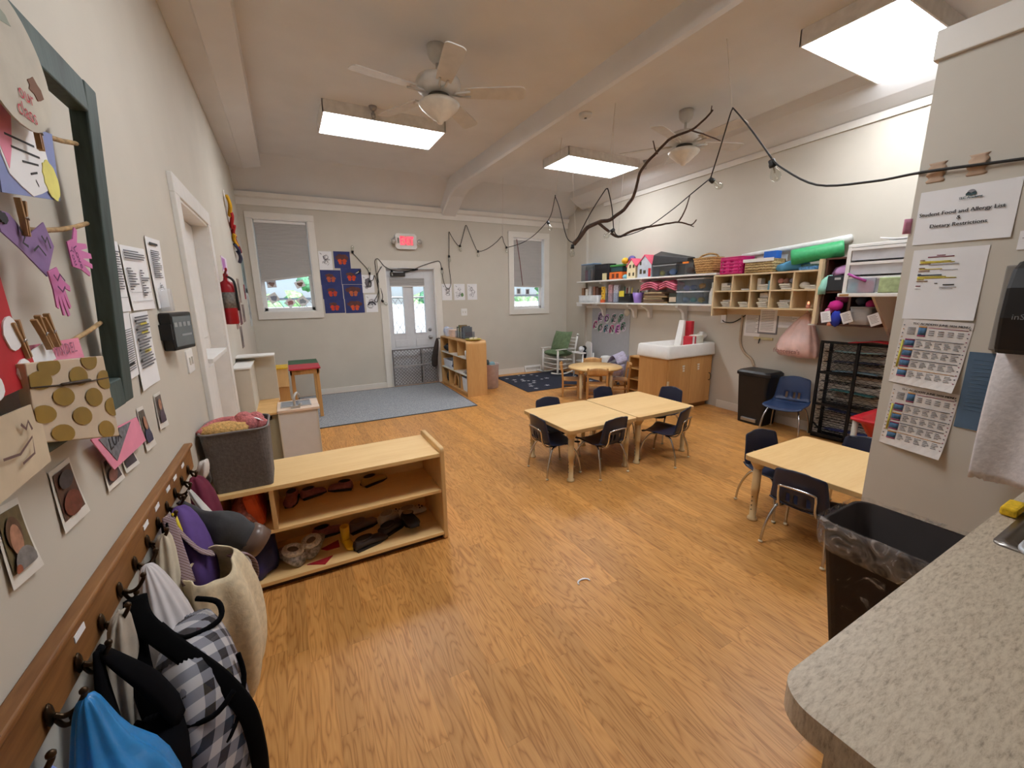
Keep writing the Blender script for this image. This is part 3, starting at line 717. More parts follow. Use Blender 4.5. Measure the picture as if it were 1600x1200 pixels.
MB().box(-.16, -.15, 3.812, 3.82, 0, .577).box(.13, .14, 3.812, 3.82, 0, .577).build('edge_strip', KW, t)
MB().box(-.165, .155, 3.80, 4.16, .577, .597).build('sink_top', mat('pinkish board', (224, 202, 182), .5), t, bevel=.002)
m = MB()
for x0, x1 in ((-.13, -.01), (.0, .09)):
    m.box(x0, x1, 3.90, 4.09, .597, .601, 1); m.box(x0, x1, 3.89, 3.90, .597, .606).box(x0, x1, 4.09, 4.10, .597, .606).box(x0 - .008, x0, 3.89, 4.10, .597, .606).box(x1, x1 + .008, 3.89, 4.10, .597, .606)
m.build('sink_basin', [mat('silver plastic', (190, 188, 184), .3, .4), mat('basin grey', (150, 150, 150), .3, .3)], t)
m = MB(); m.box(-.06, .01, 3.83, 3.885, .597, .618).tube(smooth([(-.03, 3.86, .61), (-.03, 3.862, .68), (-.01, 3.89, .715), (.01, 3.93, .70), (.012, 3.94, .67)], 5), .011, 8).cyl((.0, 3.85, .615), (.02, 3.83, .635), .009)
m.build('faucet', mat('silver plastic', (0, 0, 0)), t)
# ---------------- toy stand and two-colour table ----------------
t = thing('toy_stand', 'wooden toy stand with a yellow top behind the toy kitchen', 'toy stand', (-.14, 5.65, 0))
MB().box(-.215, -.07, 5.52, 5.80, .475, .695).build('box_body', MAPLEZ, t, bevel=.003); MB().box(-.21, -.075, 5.54, 5.79, 0, .475).build('lower_body', PLY, t, bevel=.003)
MB().box(-.22, -.065, 5.51, 5.81, .695, .708).build('lid', mat('yellow paint', (218, 176, 36), .5), t)
t = thing('play_table', 'wooden play table with a half red, half green top by the back wall', 'table', (.11, 6.0, 0))
MB().box(-.062, .295, 5.64, 6.06, .645, .66).build('red_top', mat('red paint', (186, 44, 62), .5), t); MB().box(-.062, .295, 6.06, 6.50, .645, .66).build('green_top', mat('green paint', (40, 92, 62), .5), t)
m = MB(); m.box(-.05, .28, 5.68, 5.70, .58, .645).box(-.05, .28, 6.44, 6.46, .58, .645).box(-.05, -.03, 5.68, 6.46, .58, .645).box(.25, .27, 5.68, 6.46, .58, .645); m.build('apron', CHW, t)
for x in (-.045, .235):
    for y in (5.69, 6.41): MB().box(x, x + .04, y, y + .045, 0 if x < 0 else .0095, .645).build('leg', CHW, t, bevel=.003)
# ---------------- rocking chair ----------------
ROCK = mat('white gloss paint', (228, 226, 220), .4)
t = thing('rocking_chair', 'white wooden rocking chair in the back corner on the star rug', 'chair', (4.52, 6.52, 0))
ca = R(-82)
def rk(x, y, z):
    X = 4.55 + x * math.cos(ca) - y * math.sin(ca); Y = 6.55 + x * math.sin(ca) + y * math.cos(ca); return (X, Y, z)
w = .21
for sx in (-1, 1):
    MB().tube([rk(sx * w, -.38 + .76 * k / 12, .03 + .10 * ((k - 5) / 7) ** 2) for k in range(13)], .016, 6).build('rocker', ROCK, t)
    m = MB(); m.lathe([(.018, 0), (.022, .12), (.018, .16), (.022, .3), (.018, .44)], rk(sx * w, -.22, .04), 10); m.build('front_post', ROCK, t)
    MB().tube([rk(sx * w, .18, .05), rk(sx * w * .95, .21, .35), rk(sx * w * .92, .30, .72)], .018, 8).ball(rk(sx * w * .92, .31, .745), .024, 10).build('back_post', ROCK, t)
    MB().tube([rk(sx * (w + .01), -.27, .50), rk(sx * (w + .01), -.1, .50), rk(sx * w * .95, .24, .48)], .022, 6, flat=.5).build('arm', ROCK, t)
m = MB()
for k in range(6): m.tube([rk(-w, -.21 + k * .07, .31 - k * .006), rk(w, -.21 + k * .07, .31 - k * .006)], .014, 6)
m.build('seat', ROCK, t)
m = MB()
for k in range(5): m.tube([rk(-w * .93, .235 + k * .014, .42 + k * .065), rk(w * .93, .235 + k * .014, .42 + k * .065)], .017, 6, flat=.6)
m.build('backrest', ROCK, t)
m = MB()
for z in (.14, .22): m.tube([rk(-w, -.22, z), rk(w, -.22, z)], .009, 6)
for sx in (-1, 1):
    for z in (.13, .21): m.tube([rk(sx * w, -.22, z), rk(sx * w, .18, z)], .009, 6)
m.build('stretcher', ROCK, t)
GREEN = mat('sage cushion cloth', (104, 124, 92), .9, var=.18, scale=18, bump=.3)
def cushion(c, ax, ay, h, w, th, name, label, grp):
    m = MB(); ax = Vector(ax).normalized(); ay = Vector(ay).normalized(); az = ax.cross(ay)
    vs_ = []; n = 12
    for s in (1, -1):
        for j in range(n + 1):
            for i in range(n + 1):
                u, v = 2 * i / n - 1, 2 * j / n - 1
                e = max(0, (1 - abs(u) ** 3) * (1 - abs(v) ** 3)) ** .5
                k = 1 - .06 * (1 - max(abs(u), abs(v)))
                q = 1 - .05 * (1 - abs(u)) if abs(v) > .9 else 1
                vs_.append(Vector(c) + ax * u * w / 2 * q + ay * v * h / 2 * (1 - .06 * (1 - abs(u) ** 2) * abs(v)) + az * s * th / 2 * e)
    fs = []; N1 = (n + 1) ** 2
    for s in (0, 1):
        for j in range(n):
            for i in range(n):
                f = (s * N1 + j * (n + 1) + i, s * N1 + j * (n + 1) + i + 1, s * N1 + (j + 1) * (n + 1) + i + 1, s * N1 + (j + 1) * (n + 1) + i)
                fs.append(f if s == 0 else f[::-1])
    m.add(vs_, fs, 0, True)
    return tag(m.build(name, GREEN), label, 'cushion', grp)
cushion(rk(-.03, -.0, .40), Vector(rk(1, 0, 0)) - Vector(rk(0, 0, 0)), Vector(rk(0, 1, -.05)) - Vector(rk(0, 0, 0)), .42, .42, .14, 'seat_cushion', 'flat green cushion on the rocking chair seat', 'rocking chair cushions')
cushion(rk(0, .06, .62), Vector(rk(1, 0, .02)) - Vector(rk(0, 0, 0)), Vector(rk(0, .35, .9)) - Vector(rk(0, 0, 0)), .42, .46, .13, 'back_cushion', 'green cushion leaning against the rocking chair back', 'rocking chair cushions')
# ---------------- ceiling fans ----------------
FANW = mat('aged fan white', (208, 204, 197), .5, var=.06)
def make_fan(cx, cy, a0, label):
    t = thing('ceiling_fan', label, 'ceiling fan', (cx, cy, 2.8), 0, 'white ceiling fans')
    c = (cx, cy, 0)
    MB().lathe([(.03, 3.20), (.055, 3.225), (.07, 3.26), (.072, 3.31)], c, 24).build('canopy', FANW, t)
    MB().cyl((cx, cy, 3.10), (cx, cy, 3.21), .012).build('downrod', FANW, t)
    MB().lathe([(.06, 2.985), (.12, 2.99), (.158, 3.02), (.17, 3.06), (.158, 3.09), (.115, 3.108), (.04, 3.112), (.014, 3.125)], c, 32).build('motor', FANW, t)
    m = MB(); m.lathe([(.055, 2.955), (.075, 2.965), (.08, 2.985), (.05, 2.99)], c, 28).build('switch_housing', mat('fan bronze', (86, 78, 66), .5, .3), t)
    MB().lathe([(.0, 2.795), (.02, 2.797), (.03, 2.815), (.06, 2.83), (.105, 2.87), (.145, 2.905), (.155, 2.925), (.12, 2.95), (.07, 2.96)], c, 32).build('light_bowl', mat('frosted bowl', (222, 216, 204), .35), t)
    for k in range(5):
        a = R(a0 + 72 * k); M = Matrix.Translation((cx, cy, 3.0)) @ Matrix.Rotation(a, 4, 'Z') @ Matrix.Rotation(R(-11), 4, 'X')
        m = MB(); m.M = M
        pts = [(.20, -.055), (.30, -.062), (.55, -.07)] + [(.62 + .035 * math.cos(R(q)) , -.035 + .035 * math.sin(R(q))) for q in range(-90, 1, 30)] + [(.62 + .035 * math.cos(R(q)), .035 + .035 * math.sin(R(q))) for q in range(0, 91, 30)] + [(.55, .07), (.30, .062), (.20, .055)]
        m.prism(pts, 'z', -.004, .004)
        b = m.build('blade', FANW, t, bevel=.002)
        m = MB(); m.M = M; m.tube([(.10, 0, -.005), (.16, .02, -.012), (.24, .03, -.008)], .009, 6).tube([(.10, 0, -.005), (.16, -.02, -.012), (.24, -.03, -.008)], .009, 6)
        m.build('blade_iron', FANW, b)
    return t
make_fan(1.195, 3.33, -27, 'white five-bladed ceiling fan above the left side of the room')
make_fan(3.80, 3.25, -18, 'white five-bladed ceiling fan behind the bare branch on the right')
for x, y, lb in ((.955, 4.545, 'metal fire sprinkler head beside the left ceiling light'), (4.63, 4.60, 'metal fire sprinkler head beside the light behind the branch')):
    t = thing('sprinkler_head', lb, 'sprinkler', (x, y, 3.2), 0, 'ceiling sprinkler heads')
    m = MB(); m.lathe([(.012, 3.27), (.03, 3.285), (.04, 3.31)], (x, y, 0), 16); m.build('escutcheon', STEEL, t)
    m = MB(); m.cyl((x, y, 3.235), (x, y, 3.275), .012).tube([(x - .016, y, 3.25), (x - .016, y, 3.215), (x, y, 3.205), (x + .016, y, 3.215), (x + .016, y, 3.25)], .004, 6).cyl((x, y, 3.200), (x, y, 3.204), .018); m.build('nozzle', STEEL, t)
t = thing('smoke_detector', 'small round white smoke detector under the middle ceiling beam', 'smoke detector', (2.62, 3.38, 3.09))
MB().lathe([(.02, 3.085), (.05, 3.088), (.058, 3.10), (.06, 3.128)], (2.62, 3.38, 0), 24).build('body', FANW, t)
MB().cyl((2.615, 3.37, 3.082), (2.615, 3.37, 3.087), .012).build('sensor', mat('sensor grey', (70, 66, 62), .5), t)
# ---------------- branch and its strings ----------------
BARK = mat('dark bark', (74, 56, 46), .85, var=.35, scale=22, bump=.6, stretch=(1, 1, 1))
t = thing('hanging_branch', 'bare forked brown branch hanging from the ceiling on thin strings', 'branch', (3.3, 3.4, 2.1))
main = [(2.976, 4.0, 2.062), (3.098, 3.95, 2.228), (3.239, 3.9, 2.299), (3.322, 3.75, 2.328), (3.409, 3.6, 2.461), (3.397, 3.5, 2.568), (3.35, 3.4, 2.713), (3.328, 3.2, 2.823), (3.337, 3.0, 2.916), (3.41, 2.85, 2.944), (3.383, 2.7, 2.967), (3.352, 2.6, 3.006)]
sm = smooth(main, 5); nn = len(sm)
m = MB(); m.tube([p + Vector((noise.noise(p * 9), noise.noise(p * 9 + Vector((5, 0, 0))), noise.noise(p * 9 + Vector((0, 5, 0))))) * .012 for p in sm], [.026 - .019 * (i / nn) ** .8 for i in range(nn)], 8)
m.build('main_stem', BARK, t)
def twig(pts, r0, r1):
    q = smooth(pts, 4); MB().tube([p + Vector((noise.noise(p * 12), 0, noise.noise(p * 12 + Vector((3, 0, 0))))) * .008 for p in q], [r0 + (r1 - r0) * i / len(q) for i in range(len(q))], 7).build('twig', BARK, t)
twig([(3.239, 3.9, 2.299), (3.341, 3.85, 2.215), (3.453, 3.8, 2.144), (3.54, 3.7, 2.192), (3.683, 3.6, 2.234), (3.874, 3.5, 2.265), (4.021, 3.45, 2.288), (4.175, 3.4, 2.262), (4.23, 3.38, 2.318)], .017, .006)
twig([(4.021, 3.45, 2.288), (4.071, 3.4, 2.432), (4.091, 3.38, 2.56)], .009, .005)
twig([(4.15, 3.41, 2.265), (4.21, 3.39, 2.24)], .007, .004)
twig([(3.338, 3.17, 2.828), (3.26, 3.13, 2.85), (3.199, 3.1, 2.90)], .008, .004)
twig([(3.40, 2.86, 2.947), (3.567, 2.8, 2.905), (3.692, 2.75, 2.865)], .008, .004)
twig([(3.36, 2.62, 3.0), (3.33, 2.59, 3.03)], .006, .003)
STR = mat('white string', (222, 218, 210), .8)
m_ = [((3.30, 3.78, 2.33), (3.28, 3.74, 3.31), 'thin white string holding the branch above its fork'), ((3.00, 4.0, 2.10), (3.42, 4.68, 3.31), 'thin white string slanting from the branch butt to the ceiling'), ((3.453, 3.8, 2.15), (4.1, 4.44, 3.31), 'thin white string slanting from the lower twig to the ceiling')]
for a, b, lb in m_: tag(MB().tube([a, b], .0022, 5).build('hanging_string', STR), lb, 'string', 'strings from the ceiling')
# ---------------- string lights ----------------
t = thing('string_lights', 'black cord of clear bulbs looping from the wall stub to the back door', 'string lights', (3.0, 3.0, 2.0))
CORD = mat('black cord', (26, 25, 25), .6)
H1 = (3.18, 2.29, 2.87); H2 = (2.943, 3.43, 2.527); H3 = (2.996, 4.41, 2.665)
c1 = [(SX - .02, .30, 1.93), (SX - .012, .533, 1.945), (SX - .012, .80, 1.967), (2.42, 1.0, 1.985), (2.55, 1.3, 2.05), (2.70, 1.58, 2.22), (2.785, 1.7, 2.315)]
c2 = [(2.785, 1.7, 2.315), (2.99, 1.99, 2.6), (3.15, 2.25, 2.85), H1, (3.21, 2.33, 2.84), (3.29, 2.45, 2.66), (3.398, 2.6, 2.48)]
c3 = [(3.398, 2.6, 2.48), (3.47, 2.85, 2.41), (3.62, 3.2, 2.34), (3.64, 3.55, 2.22), (3.50, 3.74, 2.15), (3.36, 3.72, 2.145), (3.20, 3.6, 2.19)]
c4 = [(3.20, 3.6, 2.19), (3.08, 3.5, 2.37), (2.965, 3.43, 2.51), H2, (2.93, 3.46, 2.50), (2.95, 3.7, 2.33), (2.98, 3.95, 2.12), (2.96, 4.0, 2.08)]
c5 = [(2.96, 4.0, 2.08), (2.94, 4.1, 2.16), (2.98, 4.3, 2.50), (2.985, 4.40, 2.655), H3, (3.01, 4.45, 2.64), (3.2, 4.8, 2.55), (3.404, 5.2, 2.53)]
c6 = [(3.404, 5.2, 2.53), (3.5, 5.7, 2.42), (3.62, 6.3, 2.37), (3.68, 6.9, 2.365), (3.69, 7.03, 2.38)]
wY = 7.03
c7 = [(3.69, wY, 2.38), (3.64, wY, 2.47), (3.61, wY, 2.56), (3.52, wY, 2.48), (3.4, wY, 2.39), (3.25, wY, 2.31), (3.12, wY, 2.29), (3.05, wY, 2.40), (2.97, wY, 2.58), (2.91, wY, 2.71), (2.86, wY, 2.58), (2.78, wY, 2.37), (2.70, wY, 2.42), (2.63, wY, 2.52), (2.59, wY, 2.58), (2.585, wY, 2.40), (2.57, wY, 2.19)]
c8 = [(2.57, wY, 2.19), (2.565, wY, 2.0), (2.585, wY, 1.75), (2.55, wY, 1.64), (2.50, wY, 1.65), (2.45, wY, 1.77), (2.425, wY, 1.97), (2.40, 7.02, 2.08), (2.32, 7.01, 2.09), (2.1, 7.01, 2.02), (1.9, 7.01, 1.94), (1.71, 7.01, 1.915), (1.57, 7.01, 1.935)]
c9 = [(1.57, 7.01, 1.935), (1.46, 7.015, 2.0), (1.40, 7.015, 2.08), (1.36, 7.015, 2.11), (1.325, wY, 2.07), (1.33, wY, 1.93), (1.345, wY, 1.69), (1.33, wY, 1.56), (1.28, wY, 1.48), (1.27, wY, 1.45), (1.31, wY, 1.44), (1.345, wY, 1.56), (1.33, wY, 1.75), (1.30, wY, 1.85), (1.27, wY, 1.78), (1.22, wY, 1.78), (1.225, wY, 1.86), (1.19, wY, 1.96), (1.09, wY, 2.08), (1.0, wY, 2.19)]
c10 = [(1.42, 7.012, 1.99), (1.36, 7.015, 1.90), (1.34, wY, 1.84), (1.38, wY, 1.66), (1.40, 7.015, 1.52), (1.38, 7.015, 1.46)]
allc = [c1, c2, c3, c4, c5, c6, c7, c8, c9, c10]
for c in allc: MB().tube(smooth(c, 5), .0055, 6).build('cord', CORD, t)
BULB = glass_material('bulb glass', (244, 246, 244), .03, .12)
FIL = mat('bulb filament holder', (216, 210, 196), .4)
def bulb(p, d, s=1.0):
    p = Vector(p); d = Vector(d).normalized(); q = d.to_track_quat('Z', 'Y').to_matrix().to_4x4()
    M = Matrix.Translation(p) @ q @ Matrix.Scale(s, 4)
    m = MB(); m.M = M; m.lathe([(.012, -.012), (.019, -.008), (.019, .012), (.022, .016), (.022, .034), (.016, .036)], n=14); so_ = m.build('socket', BLACK, t)
    m = MB(); m.M = M; m.lathe([(.013, .034), (.016, .048), (.027, .070), (.032, .092), (.028, .112), (.014, .126), (.0, .13)], n=16); m.build('bulb', BULB, so_)
    m = MB(); m.M = M; m.lathe([(.008, .036), (.006, .06), (.003, .075)], n=8).tube([(0, 0, .07), (.007, 0, .09), (-.007, 0, .10), (0, .004, .11)], .0014, 4); m.build('filament', FIL, so_)
bulb((2.785, 1.7, 2.30), (.55, -.1, -1)); bulb((3.398, 2.6, 2.47), (1, -.5, -.7)); bulb((3.20, 3.6, 2.18), (-.8, .5, -.8)); bulb((2.955, 4.0, 2.05), (0, .05, -1)); bulb((3.404, 5.2, 2.52), (.35, -.2, -1))
for p, dd in [((3.69, 7.02, 2.38), (0, -.1, -1)), ((3.12, 7.02, 2.29), (-.1, -.1, -1)), ((2.78, 7.02, 2.37), (0, -.1, -1)), ((2.57, 7.02, 2.19), (0, -.2, -1)), ((2.42, 7.0, 1.98), (0, -.2, -1)), ((1.57, 7.0, 1.93), (0, -.2, -1)), ((1.38, 7.0, 1.455), (.6, -.2, -.6)), ((1.22, 7.02, 1.77), (-.1, -.2, -1)), ((1.225, 7.02, 1.87), (0, -.2, 1)), ((1.09, 7.02, 1.92), (-1, -.2, -.6)), ((1.0, 7.02, 2.19), (0, -.2, 1))]: bulb(p, dd, .85)
for p, top, lb in ((H1, (3.05, 2.29, 3.31), 'thin white string holding the highest loop of the light cord'), (H2, (3.02, 3.43, 3.31), 'thin white string holding the middle loop of the light cord'), (H3, (3.08, 4.41, 3.31), 'thin white string holding the far loop of the light cord'), ((3.61, 7.02, 2.56), (3.22, 6.2, 3.31), 'thin white string holding the light cord by the right window')):
    tag(MB().tube([p, top], .0024, 5).build('hanging_string', STR), lb, 'string', 'strings from the ceiling')
# ---------------- exit sign ----------------
t = thing('exit_sign', 'white EXIT sign with red letters and two lamp heads above the back door', 'sign', (1.835, 7.02, 2.29))
MB().prism([(1.66, 2.30), (1.69, 2.27), (1.98, 2.27), (2.01, 2.30), (2.01, 2.48), (1.98, 2.51), (1.69, 2.51), (1.66, 2.48)], 'y', 6.99, 7.053).build('housing', WHITE, t, bevel=.004)
MB().box(1.735, 1.955, 6.985, 6.99, 2.325, 2.475).build('face', mat('sign face', (236, 176, 178), .5), t)
m = MB(); m.text('EXIT', .175, fB(1.845, 2.338, 6.983), align='CENTER'); m.v = [Vector((1.845 + (p.x - 1.845) * .62, p.y, p.z)) for p in m.v]
mm = MB(); mm.v = m.v; mm.f = m.f; mm.mi = m.mi; mm.sm = m.sm; mm.build('letters', mat('red lit letters', (255, 42, 66), .5, emit=3.5), t, solid=.003)
MB().box(1.695, 1.72, 6.985, 6.99, 2.36, 2.44).build('indicator', mat('sign grey', (120, 118, 112), .5), t)
for x, s in ((1.635, -1), (2.035, 1)):
    m = MB(); m.cyl((x - s * .02, 7.02, 2.385), (x, 6.99, 2.385), .018).lathe([(.03, 0), (.045, .03), (.048, .05)], (0, 0, 0), 20)
    k = 20 * 3; M = Matrix.Translation((x + s * .01, 6.995, 2.385)) @ Matrix.Rotation(R(90), 4, 'X')
    m.v = m.v[:-60] + [M @ p for p in m.v[-60:]]
    h = m.build('lamp_head', WHITE, t)
    MB().cyl((x + s * .01, 6.95, 2.385), (x + s * .01, 6.944, 2.385), .042).build('lens', mat('lamp lens', (190, 188, 180), .15, .4), h)
# ---------------- posters and drawings ----------------
def sheet(mb, F, w, h, m=0, curl=.004, th=.0015):
    def fn(u, v): return F @ Vector(((u - .5) * w, (v - .5) * h, .002 + curl * (abs(2 * u - 1) ** 3 + (1 - v) ** 4)))
    return mb.grid(fn, 8, 8, m)
def strip(mb, F, pts, wd, m):
    "a pen stroke lying on a sheet"
    P = [Vector((a, b, 0)) for a, b in pts]; vs_ = []
    for i, p in enumerate(P):
        tt = (P[min(i + 1, len(P) - 1)] - P[max(i - 1, 0)]); tt = tt.normalized() if tt.length > 1e-9 else Vector((1, 0, 0))
        nn_ = Vector((-tt.y, tt.x, 0)) * wd / 2
        vs_ += [F @ (p + nn_ + Vector((0, 0, .0068))), F @ (p - nn_ + Vector((0, 0, .0068)))]
    return mb.add(vs_, [(2 * i, 2 * i + 1, 2 * i + 3, 2 * i + 2) for i in range(len(P) - 1)], m)
BLUEP = mat('blue painted paper', (48, 58, 112), .8, var=.18, scale=7)
rust = [(208, 84, 44), (188, 92, 60), (214, 74, 40), (200, 70, 44), (196, 104, 66), (206, 66, 40), (214, 88, 50)]
def butterfly(mb, F, s, seed, m1, m2):
    rnd = random.Random(seed)
    for sx in (-1, 1):
        for cy, rx, ry in ((.18, .30, .24), (-.16, .24, .20)):
            mb.prism([((F @ Vector((sx * s * (.28 + rx * math.cos(a) * (1 + .2 * math.sin(3 * a + seed))), s * (cy + ry * math.sin(a)), .008)))[:]) for a in [0]] and [(sx * s * (.28 + rx * math.cos(k * .63) * (1 + .2 * math.sin(3 * k * .63 + seed))), s * (cy + ry * math.sin(k * .63))) for k in range(10)], 'z', .0085, .0095, m1)
def flat(mb, F, poly, z0, z1, m):
    n = len(poly); vs_ = [F @ Vector((a, b, z)) for z in (z0, z1) for a, b in poly]
    return mb.add(vs_, [tuple(range(n))[::-1], tuple(range(n, 2 * n))] + [(i, (i + 1) % n, (i + 1) % n + n, i + n) for i in range(n)], m)
def blob(cx, cy, rx, ry, n=20, wob=.15, seed=0):
    return [(cx + rx * math.cos(2 * math.pi * k / n) * (1 + wob * math.sin(3 * k + seed)), cy + ry * math.sin(2 * math.pi * k / n) * (1 + wob * math.cos(2 * k + seed * 2))) for k in range(n)]
pos = [(.84, 2.08, .235, .25), (.655, 1.815, .29, .22), (.955, 1.835, .30, .24), (.66, 1.60, .29, .215), (.962, 1.60, .29, .22), (.668, 1.385, .285, .215), (.965, 1.38, .285, .22)]
plb = ['single blue butterfly painting at the very top of the blue group', 'upper left blue butterfly painting beside the left window', 'upper right blue butterfly painting under the light cord', 'middle left blue butterfly painting of the group', 'middle right blue butterfly painting with a brown patch above its wings', 'bottom left blue butterfly painting of the group', 'bottom right blue butterfly painting with a wide brown patch']
for i, (x, z, w, h) in enumerate(pos):
    F = fB(x, z, 7.052); m = MB(); sheet(m, F, w, h, 0, .001)
    if i in (4, 6, 0): flat(m, F, blob(.0, .03, w * .40, h * .22, seed=i), .003, .0042, 2)
    else: flat(m, F, blob(-.02, .03, w * .2, h * .12, seed=i), .003, .0042, 2)
    s = .12
    for sx in (-1, 1):
        flat(m, F, blob(sx * s * .28, -.03 + s * .14, s * .26, s * .22, seed=i + sx), .0045, .0055, 1); flat(m, F, blob(sx * s * .24, -.03 - s * .14, s * .2, s * .18, seed=i * 2 + sx), .0045, .0055, 1)
    tag(m.build('butterfly_painting', [BLUEP, mat('rust paint %d' % i, rust[i], .8, var=.25, scale=40), mat('brown wash', (96, 58, 54), .8, var=.25)]), plb[i], 'painting', 'blue butterfly paintings on the back wall')
dr = [(.605, 2.065, .185, .27, 'white flower drawing beside the left window frame'), (1.195, 1.72, .185, .28, 'upper white drawing with grey shading beside the back door'), (1.225, 1.415, .185, .28, 'lower white drawing of a dark arch beside the back door'), (2.51, 1.58, .18, .28, 'line drawing nearest the right side of the back door'), (2.745, 1.58, .205, .28, 'drawing with a green patch, middle of three right of the door'), (2.99, 1.58, .19, .28, 'line drawing farthest right of the three beside the door')]
PENC = mat('pencil line', (112, 106, 112), .8); DKL = mat('dark crayon', (52, 50, 66), .8); GRC = mat('green crayon', (110, 150, 96), .8)
for i, (x, z, w, h, lb) in enumerate(dr):
    F = fB(x, z, 7.052); m = MB(); sheet(m, F, w, h, 0, .001); rnd = random.Random(i + 3)
    for k in range(9):
        cx, cy, r1, r2 = rnd.uniform(-.04, .04), rnd.uniform(-.07, .06), rnd.uniform(.015, .05), rnd.uniform(.012, .04); a0 = rnd.random() * 6
        strip(m, F, [(cx + r1 * math.cos(a0 + q * .5) * (1 + .2 * math.sin(q)), cy + r2 * math.sin(a0 + q * .5)) for q in range(rnd.randint(7, 13))], .004, 1 if k % 3 else 2)
    if i == 1: flat(m, F, blob(.0, .02, .05, .07, seed=2), .004, .0048, 1)
    if i == 4: flat(m, F, blob(.05, -.05, .025, .035, seed=1), .004, .005, 3)
    if i == 2: strip(m, F, [(.055 * math.cos(R(a)), -.03 + .05 * math.sin(R(a))) for a in range(0, 181, 20)], .02, 2)
    strip(m, F, [(-.07, .11), (-.06, .095), (-.055, .10), (-.05, .085)], .005, 2)
    tag(m.build('line_drawing', [PAPER, PENC, DKL, GRC]), lb, 'drawing', 'line drawings on the back wall')
def plate(F, label, w=.115, h=.125, n=2, name='switch_plate', cat='switch'):
    t = thing(name, label, cat, F.translation)
    m = MB(); flat(m, F, rrect(-w / 2, w / 2, -h / 2, h / 2, .008, 3), 0, .006, 0); m.build('cover', WHITE, t)
    for k in range(n):
        x = (k - (n - 1) / 2) * .046; m = MB(); flat(m, F, rrect(x - .008, x + .008, -.018, .018, .003, 2), .006, .012, 0); m.build('toggle', mat('switch ivory', (206, 202, 192), .4), t)
    return t
plate(fB(2.82, 1.225), 'white double switch plate on the back wall above the cubby unit')
plate(fL(2.49, 1.215), 'white switch plate on the left wall under the tablet panel', .14, .11, 2)
t = thing('floor_vent', 'white baseboard heating vent in the back corner by the rocking chair', 'vent', (4.24, 7.03, 0))
MB().prism([(7.035, 0), (6.985, 0), (6.98, .02), (7.02, .125), (7.035, .125)], 'x', 4.05, 4.43).build('cover', WHITE, t, bevel=.003)
m = MB()
for k in range(12): m.box(4.08 + k * .028, 4.087 + k * .028, 6.985, 7.012, .035, .09)
m.build('slat', mat('vent slot', (150, 148, 142), .5), t)
# ---------------- safety gate ----------------
GR = mat('grey gate plastic', (158, 154, 152), .5); GRD = mat('dark gate rail', (116, 112, 112), .5)
t = thing('safety_gate', 'grey lattice safety gate across the foot of the back door', 'gate', (1.85, 7.0, 0))
def lattice(x0, x1, z0, z1, y, nm):
    m = MB(); s = .056; w, h = x1 - x0, z1 - z0
    k = int((w + h) / s) + 1
    for i in range(k):
        c = i * s
        a0, a1 = max(0, c - h), min(w, c)
        if a1 > a0 + .004:
            m.tube([(x0 + a0, y, z0 + c - a0), (x0 + a1, y, z0 + c - a1)], .0035, 4, m=0); m.tube([(x1 - a0, y + .003, z0 + c - a0), (x1 - a1, y + .003, z0 + c - a1)], .0035, 4, m=0)
    m.build(nm, GRD, t)
for x0, x1, y in ((1.475, 2.00, 6.99), (1.96, 2.27, 7.015)):
    lattice(x0, x1, .03, .33, y, 'lattice'); lattice(x0, x1, .37, .62, y, 'lattice')
    m = MB(); m.box(x0, x1, y - .012, y + .012, .335, .365).box(x0, x1, y - .012, y + .012, .02, .04)
    m.box(x1 - .02, x1, y - .012, y + .012, .02, .64); m.build('rail', GR, t, bevel=.003)
    m = MB(); m.box(x0, x1, y - .013, y + .013, .62, .642).box(x0, x0 + .018, y - .013, y + .013, .02, .64); m.build('frame', GRD, t, bevel=.003)
# ---------------- dark cloth at the end of the cubby ----------------
t = thing('dark_coat', 'dark brown coat hanging between the gate and the cubby unit', 'coat', (2.2, 6.88, .31)); MB().cyl((2.30, 6.839, .795), (2.245, 6.885, .80), .008).build('loop', mat('dark brown cloth', (62, 52, 48), .9, var=.2, bump=.3), t)
MB().loft([(2.235, 6.882, .80, .015, .02), (2.23, 6.882, .74, .03, .035), (2.20, 6.884, .6, .045, .04), (2.175, 6.9, .45, .05, .04), (2.17, 6.9, .33, .045, .04), (2.17, 6.9, .31, .02, .02)], 16, fold=.12, nf=5).build('body', mat('dark brown cloth', (0, 0, 0)), t)
